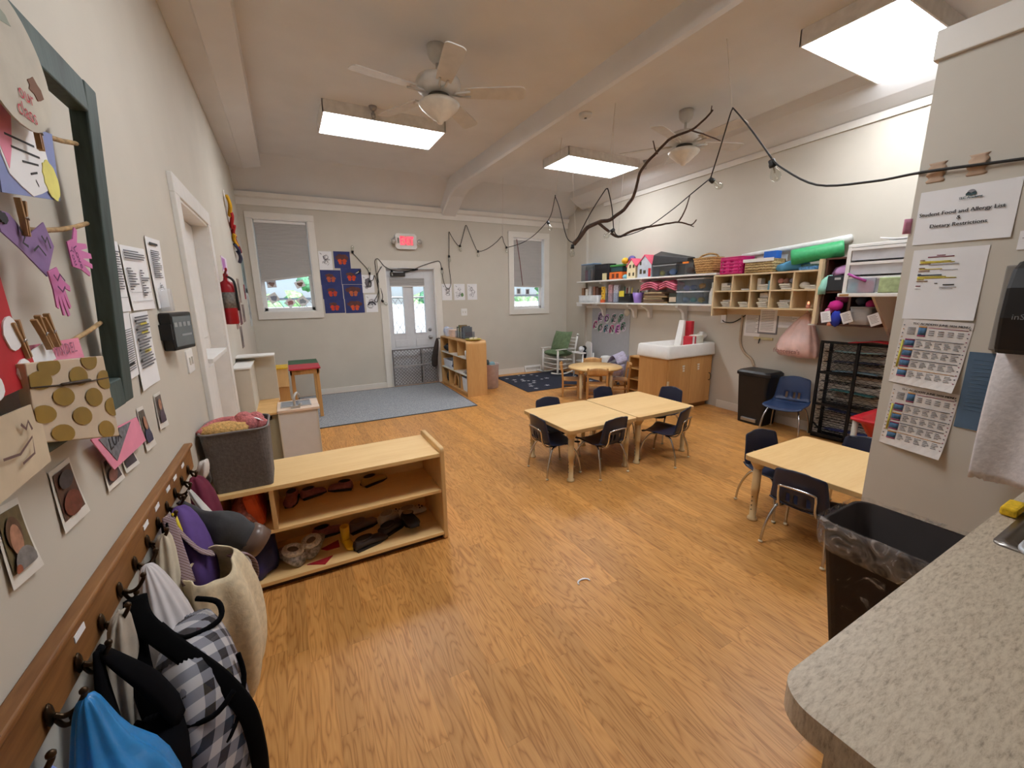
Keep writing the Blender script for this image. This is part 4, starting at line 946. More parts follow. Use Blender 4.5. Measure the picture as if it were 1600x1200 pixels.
# ---------------- things in and on the cubby unit ----------------
def cub(y0, y1, x0, x1, z0, z1, name, label, cat, col, grp=None, kind='box', rough=.5, open_=True):
    c = mat(name + ' ' + ' '.join(map(str, col)), col, rough)
    cx, cy = (x0 + x1) / 2, (y0 + y1) / 2
    m = MB()
    if kind == 'bin':
        t = thing(name, label, cat, (cx, cy, z0), 0, grp)
        a = [ringz(x0 + .012, x1 - .012, y0 + .012, y1 - .012, .015, z0), ringz(x0, x1, y0, y1, .02, z1), ringz(x0 + .006, x1 - .006, y0 + .006, y1 - .006, .018, z1), ringz(x0 + .018, x1 - .018, y0 + .018, y1 - .018, .012, z0 + .006)]
        n = len(a[0]); m.add(sum(a, []), [(k * n + j, k * n + (j + 1) % n, (k + 1) * n + (j + 1) % n, (k + 1) * n + j) for k in range(3) for j in range(n)] + [tuple(range(n))[::-1], tuple(range(3 * n, 4 * n))])
        m.build('bin_body', c, t)
        r = MB(); r.tube([Vector(p) for p in ringz(x0 - .002, x1 + .002, y0 - .002, y1 + .002, .02, z1)], .005, 6, closed=True); r.build('rim', c, t)
        return t
    if kind == 'box': m.box(x0, x1, y0, y1, z0, z1); return tag(m.build(name, c, bevel=.004), label, cat, grp)
    if kind == 'lump': m.ball((cx, cy, (z0 + z1) / 2), ((x1 - x0) / 2, (y1 - y0) / 2, (z1 - z0) / 2), 14, 0, .25, len(label)); return tag(m.build(name, c), label, cat, grp)
CLEAR = glass_material('clear plastic', (236, 240, 244), .15, .10)
def clear_bin(x0, x1, y0, y1, z0, z1, name, label, lid=None, rz=0, grp=None, handle=None):
    "a see-through tub: axis-aligned in its own frame, turned by rz about its centre"
    cx, cy = (x0 + x1) / 2, (y0 + y1) / 2
    t = thing(name, label, 'storage box', (cx, cy, z0), rz, grp)
    def bx(m, a, b, c, d, e, f, mi=0):
        M0 = m.M; m.M = Matrix.Translation((cx, cy, 0)) @ Matrix.Rotation(rz, 4, 'Z') @ Matrix.Translation((-cx, -cy, 0)); m.box(a, b, c, d, e, f, mi); m.M = M0
    m = MB(); h = .004
    bx(m, x0, x1, y0, y1, z0, z0 + h); bx(m, x0, x0 + h, y0, y1, z0, z1); bx(m, x1 - h, x1, y0, y1, z0, z1); bx(m, x0, x1, y0, y0 + h, z0, z1); bx(m, x0, x1, y1 - h, y1, z0, z1)
    m.build('clear_body', CLEAR, t)
    if lid:
        m = MB(); bx(m, x0 - .006, x1 + .006, y0 - .006, y1 + .006, z1, z1 + .014); m.build('lid', lid, t, bevel=.003)
    if handle:
        m = MB(); bx(m, x0 - .012, x0, cy - .05, cy + .05, z1 - .03, z1 - .005); m.build('handle', handle, t, bevel=.003)
    return t
clear_bin(2.36, 2.52, 5.90, 6.32, .852, .965, 'clear_organizer', 'clear acrylic organizer of books on top of the cubby unit')
bk = [(6.28, (58, 62, 60), .17), (6.24, (206, 200, 180), .15), (6.20, (92, 110, 80), .20), (6.16, (120, 96, 58), .20), (6.12, (176, 168, 150), .16), (6.08, (44, 44, 48), .17), (6.04, (74, 78, 86), .19), (6.00, (110, 116, 124), .17), (5.96, (84, 88, 96), .18)]
bl = ['dark book at the far end', 'cream book second from the far end', 'tall olive book', 'tall brown book beside the olive one', 'beige book in the middle', 'black book right of the beige one', 'tall dark grey book', 'light grey book', 'grey book at the near end']
for i, (y, c, h) in enumerate(bk):
    tag(MB().box(2.375, 2.50, y - .012, y + .010, .858, .858 + h).build('book', mat('book %d' % i, c, .6), bevel=.002), bl[i] + ' of the clear organizer on the cubby unit', 'book', 'books standing in the clear organizer')
cub(6.40, 6.56, 2.33, 2.48, .852, .96, 'peach_bin', 'peach plastic bin on the far half of the cubby top', 'bin', (232, 206, 190), None, 'bin')
cub(6.58, 6.70, 2.31, 2.43, .852, .98, 'white_caddy', 'white paper caddy on the far half of the cubby top', 'caddy', (214, 218, 230), None, 'bin')
tag(MB().ball((2.38, 6.78, .93), (.06, .06, .075), 18).build('globe_toy', mat('pale blue toy', (188, 200, 228), .4)), 'pale blue round toy at the far end of the cubby top', 'toy')
t = thing('yellow_plate', 'round olive yellow tray lying on the near end of the cubby top', 'tray', (2.44, 5.78, .85)); MB().lathe([(.0, .852), (.10, .852), (.125, .866), (.128, .87), (.118, .866), (.0, .86)], (2.44, 5.78, 0), 28).build('dish', mat('olive yellow', (176, 164, 66), .5), t)
for i in range(4): tag(MB().box(2.38 + i * .035, 2.405 + i * .035, 5.76 + .02 * (i % 2), 5.79 + .02 * (i % 2), .866, .89).build('wooden_block', mat('pale block', (232, 222, 204), .5), bevel=.002), ['cream block at the left of the yellow tray', 'second cream block on the yellow tray', 'third cream block on the yellow tray', 'cream block at the right of the yellow tray'][i], 'block', 'cream blocks on the yellow tray')
cub(5.695, 5.962, 2.30, 2.555, .0595, .27, 'slatted_basket', 'white slatted basket in the near bottom cubby', 'basket', (226, 226, 228), None, 'bin')
cub(5.74, 5.84, 2.33, 2.45, .26, .31, 'peach_toy', 'peach toy poking out of the white slatted basket', 'toy', (226, 176, 150), None, 'lump')
tag(MB().tube([(2.34, 6.25 + .11 * math.cos(R(a)), .06 + .21 * math.sin(R(a))) for a in range(0, 181, 12)], .03, 8).build('wooden_arch', CHW), 'wooden arch toy standing in the middle bottom cubby', 'toy')
cub(6.02, 6.10, 2.31, 2.5, .06, .27, 'dark_bottle', 'tall dark box beside the wooden arch in the bottom cubby', 'box', (36, 38, 44), None, 'box')
cub(6.56, 6.76, 2.30, 2.50, .06, .27, 'dark_pot', 'dark brown pot in the far bottom cubby', 'pot', (54, 42, 36), None, 'lump')
cub(6.40, 6.78, 2.29, 2.52, .335, .46, 'white_bin', 'white plastic bin in the far middle cubby', 'bin', (214, 220, 230), None, 'bin')
cub(6.285, 6.385, 2.285, 2.45, .342, .43, 'navy_truck', 'small navy toy truck in front of the white bin in the middle cubby', 'toy', (38, 42, 70), None, 'lump')
cub(5.74, 5.90, 2.29, 2.45, .333, .39, 'tool_pile', 'grey toy tools at the near end of the middle cubby row', 'toy', (150, 148, 148), None, 'lump')
cub(5.70, 5.84, 2.29, 2.42, .593, .71, 'toy_jug', 'white toy jug in the near top cubby', 'toy', (226, 226, 226), None, 'lump')
cub(6.62, 6.78, 2.29, 2.45, .593, .72, 'camera_toy', 'black toy camera in the far top cubby', 'toy', (30, 32, 38), None, 'lump')
# basket of toys beyond the cubby unit
t = thing('toy_drum_basket', 'clear round toy tub with red and teal toys behind the cubby unit', 'tub', (2.86, 6.1, 0))
MB().lathe([(.115, 0), (.13, .02), (.145, .40), (.15, .41), (.14, .40), (.12, .03)], (2.86, 6.1, 0), 26).build('tub_body', mat('clear pinkish tub', (224, 204, 200), .3, alpha=.55), t)
for i, (dx, dy, z, r, c, lb) in enumerate([(-.03, 0, .30, .07, (178, 40, 46), 'red toy filling the middle of the round toy tub'), (.05, .03, .37, .06, (120, 160, 170), 'teal toy at the top of the round toy tub'), (0, -.03, .14, .09, (222, 190, 180), 'pink soft toy at the bottom of the round toy tub'), (-.04, .05, .42, .05, (60, 70, 74), 'dark toy sticking out of the round toy tub')]):
    tag(MB().ball((2.86 + dx, 6.1 + dy, z), (r, r, r * 1.1), 14, 0, .3, i).build('soft_toy', mat('tub toy %d' % i, c, .6)), lb, 'toy', 'toys in the round tub')
# ---------------- cozy corner toys ----------------
t = thing('toy_high_chair', 'white toy high chair standing in the cozy corner', 'toy chair', (4.72, 6.0, 0))
MB().prism(rrect(4.54, 4.69, 5.86, 6.14, .04), 'z', .455, .475).build('tray', WHITE, t, bevel=.004); MB().box(4.62, 4.84, 5.90, 6.10, .30, .32).build('seat', WHITE, t)
MB().prism([(5.90, .32), (6.10, .32), (6.08, .62), (6.05, .65), (5.95, .65), (5.92, .62)], 'x', 4.83, 4.845).build('backrest', WHITE, t)
for x, y in ((4.61, 5.88), (4.61, 6.12), (4.85, 5.88), (4.85, 6.12)): MB().tube([(x + (.0 if x > 4.7 else -.02), y, .0095), (x, y, .455)], .014, 6).build('leg', WHITE, t)
t = thing('toy_doll', 'black-haired doll seated behind the toy high chair tray', 'doll', (4.755, 6.03, .33)); MB().ball((4.755, 6.03, .535), .045, 14).build('head', mat('dark hair', (24, 22, 24), .8), t); MB().ball((4.755, 6.03, .415), (.048, .05, .088), 14).build('body', mat('black doll clothes', (26, 26, 30), .8), t)
tag(MB().ball((4.62, 5.94, .535), (.05, .055, .052), 14, 0, .2).build('plush_toy', mat('white plush', (220, 222, 228), .9)), 'white plush toy on the toy high chair tray', 'toy')
t = thing('white_canister', 'white canister on the floor below the cozy corner letters', 'canister', (4.92, 5.62, 0)); MB().lathe([(.09, 0), (.092, .40), (.085, .42), (.04, .43)], (4.92, 5.62, 0), 24).build('body', WHITE, t)
t = thing('toy_stroller', 'small doll stroller in lavender striped cloth beside the low bookcase', 'toy stroller', (4.78, 5.18, 0))
LAV = mat('lavender cloth', (186, 180, 204), .85, var=.25, scale=18, stretch=(1, 6, 1))
MB().grid(lambda u, v: (4.68 + .22 * u, 5.05 + .26 * v, .36 + .14 * math.sin(math.pi * v) + .06 * u), 8, 10).build('hood', LAV, t, solid=.006); MB().loft([(4.78, 5.18, .16, .08, .1), (4.78, 5.18, .26, .11, .13), (4.78, 5.18, .36, .12, .14)], 16, fold=.05).build('seat', LAV, t)
for y in (5.06, 5.30): MB().tube([(4.70, y, .03), (4.84, y, .30), (4.92, y, .50)], .008, 6).tube([(4.90, y, .03), (4.74, y, .32)], .008, 6).build('frame', mat('lavender tube', (150, 146, 180), .4), t)
for x in (4.70, 4.90):
    for y in (5.05, 5.31): MB().cyl((x, y - .01, .03), (x, y + .01, .03), .03).build('wheel', BLACK, t)
# grey board behind the letters, knob
t = MB(); rquad(t, 5.18, 6.22, 0, .012, 0, 1.25)
tag(t.build('grey_board', mat('grey board paint', (176, 178, 182), .6, var=.03)), 'flat pale grey board on the right wall behind the cozy corner letters', 'board')
m = MB(); M = fR(5.25, 1.195, .0); m.M = M; m.lathe([(.06, 0), (.06, .03), (.045, .04), (.03, .055), (.0, .058)], n=20)
tag(m.build('door_stop', mat('cream knob', (214, 206, 190), .5)), 'round cream thermostat knob on the right wall under the shelf', 'thermostat')
COZY = [('C', 5.962, 1.097, (96, 50, 120)), ('O', 5.776, 1.075, (190, 120, 200)), ('Z', 5.582, 1.083, (40, 130, 116)), ('Y', 5.395, 1.091, (66, 150, 96)), ('C', 6.106, .947, (206, 56, 140)), ('O', 5.953, .903, (60, 130, 80)), ('R', 5.788, .893, (60, 140, 150)), ('N', 5.63, .894, (206, 60, 130)), ('E', 5.467, .905, (196, 70, 190)), ('R', 5.332, .959, (60, 130, 90))]
oval = ['white', 'lilac', 'teal', 'green', 'pink', 'green', 'blue', 'pink', 'violet', 'green']
seen = {}
for i, (chh, y, z, c) in enumerate(COZY):
    F = fR(y, z, .013); m = MB(); flat(m, F, blob(0, 0, .075, .088, 18, .03, i), 0, .003, 0)
    for q in range(4): strip(m, F, [(.06 * math.cos(q + a * .45) * (1 - .04 * q), .07 * math.sin(q * 1.7 + a * .5)) for a in range(10)], .010, 1)
    m.text(chh, .15, F @ Matrix.Translation((0, -.055, .0085)), 2)
    w = 'first word' if i < 4 else 'second word'
    tag(m.build('letter_cutout', [mat('pale card %d' % (i % 3), ((214, 206, 222), (206, 220, 214), (226, 206, 220))[i % 3], .7), mat('letter crayon %d' % i, c, .7), DKL]), 'paper oval with the letter %s, %s in the %s on the grey board' % (chh, ['first', 'second', 'third', 'fourth', 'first', 'second', 'third', 'fourth', 'fifth', 'sixth'][i], w), 'letter', 'cozy corner letters')
# ---------------- right wall shelves ----------------
def wob(y0, y1, o0, o1, z0, z1, name, label, cat, mt, grp=None, bevel=.003):
    return tag(rquad(MB(), y0, y1, o0, o1, z0, z1).build(name, mt, bevel=bevel), label, cat, grp)
t = thing('long_shelf', 'long white two-level wall shelf on brackets along the right wall', 'shelf', rwall(4.9, .12, 1.1))
rquad(MB(), 3.41, 6.42, 0, .25, 1.715, 1.738).build('upper_board', WHITE, t, bevel=.003)
rquad(MB(), 3.41, 6.42, 0, .25, 1.335, 1.358).build('lower_board', WHITE, t, bevel=.003)
rquad(MB(), 3.41, 6.42, 0, .02, 1.255, 1.335).build('ledger', WHITE, t); rquad(MB(), 6.25, 6.42, .02, .24, 1.29, 1.335).build('end_cleat', WHITE, t)
def bracket(y, z, ob=.0015):
    m = MB(); pr = [(0, z), (.20, z), (.20, z - .03), (.13, z - .05), (.07, z - .11), (.05, z - .19), (.03, z - .215), (.01, z - .215), (0, z - .19)]
    vs_ = [rwall(yy, o + ob, zz) for yy in (y - .022, y + .022) for o, zz in pr]; n = len(pr)
    m.add(vs_, [tuple(range(n)), tuple(range(n, 2 * n))[::-1]] + [(j, (j + 1) % n, (j + 1) % n + n, j + n) for j in range(n)]); m.build('bracket', WHITE, t, bevel=.003)
for y in (5.83, 5.03, 4.69, 4.02): bracket(y, 1.335, .021)
for y in (5.765, 4.775): bracket(y, 1.715)
def wc_(y0, y1, o0, o1): c = rwall((y0 + y1) / 2, (o0 + o1) / 2, 0); return c.x, c.y, (o1 - o0) / 2, (y1 - y0) / 2
def wbin(y0, y1, o0, o1, z0, z1, name, label, lid=None, grp=None, handle=None):
    cx, cy, a, b = wc_(y0, y1, o0, o1); return clear_bin(cx - a, cx + a, cy - b, cy + b, z0, z1, name, label, lid, RA, grp, handle)
def wlump(y, o, z, r, name, label, cat, col, grp=None, rough=.25, seed=1, rg=.6):
    c = rwall(y, o, z); return tag(MB().ball(c, r, 14, 0, rough, seed).build(name, mat('%s %d %d %d' % ((name,) + tuple(col)), col, rg)), label, cat, grp)
U = 1.739; LW = 1.359
# upper shelf
wbin(5.98, 6.34, .03, .20, U, 2.03, 'storage_tub', 'clear tub with a blue lid at the far end of the upper shelf', mat('blue lid', (132, 168, 208), .4))
for i in range(3): wob(6.06 + i * .09, 6.11 + i * .09, .06, .15, U + .01, U + .2, 'toy_figure', ['brown bottle-shaped toy at the right of the blue-lidded tub', 'grey toy in the middle of the blue-lidded tub', 'dark pink toy at the left of the blue-lidded tub'][i], 'toy', mat('tub toy brown %d' % i, ((140, 120, 110), (128, 132, 140), (160, 110, 120))[i], .6))
def wopen(y0, y1, o0, o1, z0, z1, name, label, cat, mt, grp=None, holes=0, flare=.0, rim=None):
    "an open basket standing on the wall shelf; holes = rows of openings left in its sides"
    cx, cy, a, b = wc_(y0, y1, o0, o1); t = thing(name, label, cat, (cx, cy, z0), RA, grp)
    M = Matrix.Translation((cx, cy, 0)) @ Matrix.Rotation(RA, 4, 'Z')
    nv = 10 if holes else 3; m = MB(); m.M = M; ring = rrect(-1, 1, -1, 1, .3, 5)
    if holes: ring = [((ring[i][0] * (1 - f) + ring[(i + 1) % len(ring)][0] * f), (ring[i][1] * (1 - f) + ring[(i + 1) % len(ring)][1] * f)) for i in range(len(ring)) for f in ((0, .25, .5, .75) if i % 6 == 5 else (0,))]
    n = len(ring); vs_ = []; fs = []
    for j in range(nv + 1):
        k = 1 - flare * (1 - j / nv)
        vs_ += [(p[0] * a * k, p[1] * b * k, z0 + .004 + (z1 - z0 - .004) * j / nv) for p in ring]
    for j in range(nv):
        for i in range(n):
            if holes and 1 <= j <= nv - 3 and j % 2 and i % 2: continue
            fs.append((j * n + i, j * n + (i + 1) % n, (j + 1) * n + (i + 1) % n, (j + 1) * n + i))
    fs.append(tuple(range(n))[::-1]); m.add(vs_, fs, 0, True); m.build('basket_body', mt, t, solid=.006)
    m = MB(); m.M = M; m.tube([(p[0] * a, p[1] * b, z1) for p in ring], .008, 6, closed=True); m.build('rim', rim or mt, t)
    return t
wopen(5.555, 5.94, .02, .21, U, 2.0, 'black_bin', 'black fabric bin beside the blue-lidded tub on the upper shelf', 'bin', mat('black fabric', (26, 26, 30), .9))
wob(5.57, 5.66, .218, .246, U + .001, U + .11, 'small_box', 'small white and yellow box before the black bin on the upper shelf', 'box', mat('cream box', (214, 206, 160), .6))
t = thing('toy_house', 'orange toy barn with a dark green roof on the upper shelf', 'toy house', rwall(5.38, .12, U))
rquad(MB(), 5.22, 5.54, .04, .20, U, U + .12).build('house_base', mat('orange plastic', (222, 108, 40), .4), t, bevel=.02); rquad(MB(), 5.22, 5.50, .05, .19, U + .12, U + .20).build('upper_floor', mat('dark teal plastic', (44, 74, 78), .4), t, bevel=.01)
rquad(MB(), 5.20, 5.52, .04, .20, U + .20, U + .235).build('roof', mat('green plastic', (64, 140, 70), .4), t, bevel=.012)
for y in (5.29, 5.40): rquad(MB(), y, y + .06, .195, .203, U + .02, U + .09).build('door', mat('brown plastic', (110, 50, 30), .5), t)
wlump(5.22, .13, U + .285, (.055, .06, .05), 'lion_toy', 'yellow round lion toy on top of the orange barn', 'toy', (236, 178, 40))
wlump(5.12, .08, U + .31, (.05, .07, .05), 'purple_ball', 'purple ball behind the yellow lion toy', 'ball', (92, 84, 150), rough=0)
wlump(5.16, .16, U + .035, (.05, .05, .035), 'cyan_toy', 'pale cyan toy before the cream dollhouse', 'toy', (130, 190, 206))
def dollhouse(y0, y1, z1, zr, col, roof, name, label, wins, red=False):
    t = thing(name, label, 'dollhouse', rwall((y0 + y1) / 2, .12, U)); yc = (y0 + y1) / 2; b = mat(label[:14] + ' wall', col, .5)
    m = MB(); pr = [(y0, U), (y0, z1), (yc, zr - .01), (y1, z1), (y1, U)]; n = 5
    m.add([rwall(y, o, z) for o in (.03, .20) for y, z in pr], [tuple(range(n))[::-1], tuple(range(n, 2 * n))] + [(j, (j + 1) % n, (j + 1) % n + n, j + n) for j in range(n)]); m.build('house_front', b, t)
    m = MB()
    for ya, yb in ((y0 - .012, yc), (y1 + .012, yc)):
        p = [rwall(y, o, z) for o in (.02, .212) for y, z in ((ya, z1 - .015), (yb, zr), (yb, zr + .014), (ya, z1))]
        m.add(p, [(0, 1, 2, 3), (7, 6, 5, 4)] + [(j, (j + 1) % 4, (j + 1) % 4 + 4, j + 4) for j in range(4)])
    m.build('roof', mat('pink roof', roof, .45), t)
    for y, z, w, h in wins: rquad(MB(), y - w / 2, y + w / 2, .20, .203, z - h / 2, z + h / 2).build('window', mat('dark window', (70, 62, 44), .5), t)
    if red: rquad(MB(), y0 + .01, y0 + .06, .20, .204, U + .01, U + .13).build('red_door', mat('toy red', (190, 32, 40), .5), t)
dollhouse(4.90, 5.09, 1.93, 2.03, (232, 216, 176), (232, 92, 122), 'toy_house', 'cream dollhouse with a red roof on the upper shelf', [(4.94, 1.92, .035, .05), (5.02, 1.92, .035, .05), (4.94, 1.80, .035, .05), (5.03, 1.80, .035, .05)])
dollhouse(4.56, 4.85, 1.93, 2.06, (190, 196, 206), (240, 120, 164), 'toy_house', 'grey dollhouse with a bright pink roof beside the black folder', [(4.78, 1.83, .045, .07), (4.70, 1.82, .05, .05), (4.79, 1.95, .035, .05)], True)
wbin(4.09, 4.52, .03, .20, U, 1.885, 'storage_tub', 'wide clear tub of blue toys under the black folder on the upper shelf', mat('smoke lid', (150, 150, 154), .4))
wlump(4.42, .11, U + .05, (.035, .04, .035), 'yellow_cup', 'yellow toy at the left of the wide clear tub', 'toy', (196, 180, 70)); wlump(4.22, .11, U + .06, (.048, .055, .042), 'blue_toy', 'pale blue toy in the middle of the wide clear tub', 'toy', (130, 166, 220)); wlump(4.325, .09, U + .045, (.036, .03, .03), 'dark_toy', 'dark toy in the wide clear tub beside the blue toy', 'toy', (50, 56, 80))
m = MB(); vs_ = [rwall(4.545, .02, 1.90), rwall(3.92, .02, 1.905), rwall(3.90, .21, 1.91), rwall(4.545, .21, 1.905), rwall(4.54, .04, 2.11), rwall(3.90, .06, 1.97), rwall(3.90, .20, 1.96), rwall(4.54, .19, 2.05)]
m.add(vs_, [(0, 3, 2, 1), (4, 5, 6, 7), (0, 1, 5, 4), (1, 2, 6, 5), (2, 3, 7, 6), (3, 0, 4, 7)]); tag(m.build('black_case', mat('black folder cloth', (42, 42, 44), .55), bevel=.006), 'black folding case lying on the wide clear tub', 'case')
wbin(3.80, 4.05, .03, .20, U, 1.915, 'storage_tub', 'clear tub with orange handles beside the wicker basket', None, None, mat('orange handle', (232, 130, 40), .4)); wlump(3.92, .11, U + .06, (.045, .055, .042), 'brown_toy', 'dark reddish toy in the tub with orange handles', 'toy', (104, 60, 50)); wlump(3.855, .09, U + .125, (.036, .03, .034), 'maroon_toy', 'maroon toy on top in the tub with orange handles', 'toy', (96, 50, 60))
def wick(name, a, b):
    m, N, L, bs = blank(name)
    tc = N.new('ShaderNodeTexCoord'); w1 = N.new('ShaderNodeTexWave'); w1.bands_direction = 'Z'; w1.inputs['Scale'].default_value = 11; w1.inputs['Distortion'].default_value = 3; w1.inputs['Detail Scale'].default_value = 4
    L.new(tc.outputs['Object'], w1.inputs[0]); rp = ramp(N, [(.1, b), (.8, a)]); L.new(w1.outputs['Fac'], rp.inputs[0]); L.new(rp.outputs[0], bs.inputs['Base Color']); bs.inputs['Roughness'].default_value = .8
    bp = N.new('ShaderNodeBump'); bp.inputs['Strength'].default_value = .7; bp.inputs['Distance'].default_value = .006; L.new(w1.outputs['Fac'], bp.inputs['Height']); L.new(bp.outputs[0], bs.inputs['Normal']); return m
WICK = wick('wicker', (206, 164, 104), (146, 104, 58)); SEAG = wick('seagrass', (196, 172, 122), (128, 104, 66))
t = wopen(3.47, 3.79, .02, .24, U, 1.93, 'wicker_basket', 'flared wicker basket with a handle at the near end of the upper shelf', 'basket', WICK, None, 0, .25)
MB().tube(smooth([rwall(3.78, .13, 1.93), rwall(3.74, .13, 1.965), rwall(3.63, .13, 1.985), rwall(3.52, .13, 1.965), rwall(3.48, .13, 1.93)], 4), .012, 7).build('handle', WICK, t)
# lower shelf
cw = mat('white shoebox plastic', (222, 226, 230), .35)
wopen(5.82, 6.40, .04, .22, LW, LW + .12, 'white_bin', 'long white plastic bin at the far end of the lower shelf', 'bin', cw)
for i, (y, z, c, lb) in enumerate([(6.34, .26, (150, 110, 80), 'brown wooden piece standing leftmost in the long white bin'), (6.22, .24, (226, 222, 214), 'white card standing in the long white bin'), (6.12, .29, (214, 214, 214), 'taller pale card in the long white bin'), (6.0, .28, (150, 104, 84), 'reddish box standing in the long white bin'), (5.90, .26, (96, 66, 56), 'dark brown box rightmost in the long white bin')]): wob(y - .035, y + .035, .08, .16, LW + .01, LW + z, 'upright_card', lb, 'card', mat('upright %d' % i, c, .6), 'things standing in the long white bin')
t = thing('yellow_puppet', 'narrow yellow spotted giraffe stand on the lower shelf', 'toy', rwall(5.70, .18, LW)); rquad(MB(), 5.66, 5.745, .16, .19, LW, LW + .27).build('body', mat('giraffe yellow', (234, 190, 52), .5), t, bevel=.008)
m = MB()
for k in range(5): m.box(0, 0, 0, 0, 0, 0); rquad(m, 5.68 + .03 * (k % 2), 5.70 + .03 * (k % 2), .19, .193, LW + .05 + k * .045, LW + .075 + k * .045)
m.build('spots', mat('spot brown', (120, 80, 30), .6), t); rquad(MB(), 5.65, 5.75, .15, .2, LW, LW + .05).build('base', mat('orange base', (214, 90, 40), .5), t)
wbin(5.29, 5.62, .04, .20, LW, LW + .16, 'storage_tub', 'small clear tub of pale cards on the lower shelf beside the giraffe', None)
wob(5.50, 5.60, .10, .15, LW + .01, LW + .30, 'picture_card', 'red and white picture card standing in the small clear tub', 'card', mat('pinkish card', (214, 170, 176), .6, var=.4, scale=40)); wob(5.34, 5.46, .10, .15, LW + .01, LW + .29, 'picture_card', 'white and blue picture card standing in the small clear tub', 'card', mat('bluish card', (206, 206, 222), .6, var=.3, scale=40))
t = wopen(4.99, 5.27, .05, .21, LW, LW + .14, 'black_bin', 'small black bin of markers with a yellow tag on the lower shelf', 'bin', BLACK); rquad(MB(), 5.12, 5.24, .215, .219, LW + .10, LW + .19).build('tag', mat('yellow tag', (232, 214, 70), .6), t)
for i in range(4):
    p = rwall(5.05 + i * .055, .13, LW + .02); q = rwall(5.03 + i * .06, .12, LW + .24 + .02 * (i % 2))
    tag(MB().cyl(p, q, .009).build('marker_pen', mat('pen %d' % i, ((220, 200, 80), (210, 206, 200), (140, 40, 40), (60, 110, 90))[i], .5)), ['yellow pen nearest in the small black bin', 'white pen in the small black bin', 'dark red pen in the small black bin', 'green pen farthest in the small black bin'][i], 'pen', 'pens in the black bin')
c = rwall(4.89, .13, LW); t = thing('purple_cup', 'purple plastic cup of tools on the lower shelf', 'cup', c); MB().lathe([(.05, 0), (.056, .01), (.085, .16), (.082, .16), (.05, .012)], c, 18).build('cup_body', mat('purple plastic', (150, 120, 196), .4), t)
for i in range(3):
    p = rwall(4.87 + i * .02, .12, LW + .02); q = rwall(4.82 + i * .06, .12 - .02 * i, LW + .27 - .03 * i)
    tag(MB().cyl(p, q, .008).build('brush_handle', mat('brush %d' % i, ((70, 66, 60), (200, 190, 170), (96, 80, 60))[i], .5)), ['dark brush handle in the purple cup', 'pale brush handle in the purple cup', 'brown brush handle in the purple cup'][i], 'brush', 'brush handles in the purple cup')
for i in range(6): wob(4.22 + .05 * (i % 3), 4.70 - .03 * (i % 2), .04, .2 + .01 * (i % 2), LW + i * .028, LW + i * .028 + .022, 'puzzle_board', ['bottom board of the flat stack on the lower shelf', 'second board up in the flat stack on the lower shelf', 'third board up in the flat stack on the lower shelf', 'fourth board up in the flat stack on the lower shelf', 'fifth board up in the flat stack on the lower shelf', 'top board of the flat stack under the pink mats'][i], 'board', mat('board %d' % (i % 3), ((150, 124, 88), (112, 84, 58), (176, 158, 120))[i % 3], .6), 'flat stack of boards')
PINKC = mat('pink quilted cloth', (222, 118, 142), .75, var=.2, scale=9, bump=.3)
for i, (y0, y1, lb) in enumerate([(4.40, 4.74, 'folded pink mat at the left on top of the board stack'), (4.065, 4.36, 'folded pink mat at the right on top of the board stack')]):
    m = MB()
    for k in range(3):
        def fn(u, v, k=k): y = y0 + (y1 - y0) * u; return rwall(y, .03 + .2 * v, LW + .185 + k * .03 + (.075 * math.sin(math.pi * (u * .8 + .1)) if i == 0 else .08 - .10 * abs(u - .6)) - .02 * v)
        m.grid(fn, 12, 4)
    o = tag(m.build('folded_mat', PINKC, solid=.016), lb, 'mat', 'pink mats on the lower shelf')
t = thing('glass_jar', 'small dark jar with a cream label on the lower shelf', 'jar', rwall(4.13, .12, LW)); rquad(MB(), 4.06, 4.20, .06, .19, LW, LW + .15).build('jar_body', mat('dark jar', (52, 56, 44), .3), t, bevel=.012); rquad(MB(), 4.07, 4.19, .19, .193, LW + .02, LW + .09).build('label', mat('cream label', (206, 186, 160), .6), t)
wl_ = mat('white lid', (226, 228, 230), .4)
wbin(3.60, 4.04, .03, .21, LW, LW + .15, 'storage_tub', 'lower of two stacked clear tubs with white lids on the lower shelf', wl_); wbin(3.61, 4.04, .03, .21, LW + .166, LW + .316, 'storage_tub', 'upper of two stacked clear tubs with white lids on the lower shelf', wl_)
for i, (y, z, c, lb) in enumerate([(3.95, .05, (90, 120, 150), 'blue blocks at the left of the lower stacked tub'), (3.83, .05, (60, 140, 130), 'teal blocks in the middle of the lower stacked tub'), (3.70, .05, (190, 160, 70), 'yellow blocks at the right of the lower stacked tub'), (3.95, .21, (120, 110, 170), 'lilac blocks at the left of the upper stacked tub'), (3.84, .21, (60, 80, 130), 'navy blocks in the middle of the upper stacked tub'), (3.70, .23, (214, 150, 60), 'orange blocks at the right of the upper stacked tub')]):
    wlump(y, .12, LW + z, (.046, .042, .034), 'block_heap', lb, 'toy', c, 'toys in the stacked tubs', .35, i)
c = rwall(3.54, .12, LW); t = thing('spray_bottle', 'white spray bottle at the near end of the lower shelf', 'bottle', c); MB().lathe([(.034, 0), (.038, .01), (.038, .13), (.02, .19), (.014, .20)], c, 18).build('bottle_body', WHITE, t); MB().box(c.x - .012, c.x + .03, c.y - .012, c.y + .012, LW + .20, LW + .27).build('nozzle', WHITE, t, bevel=.005)
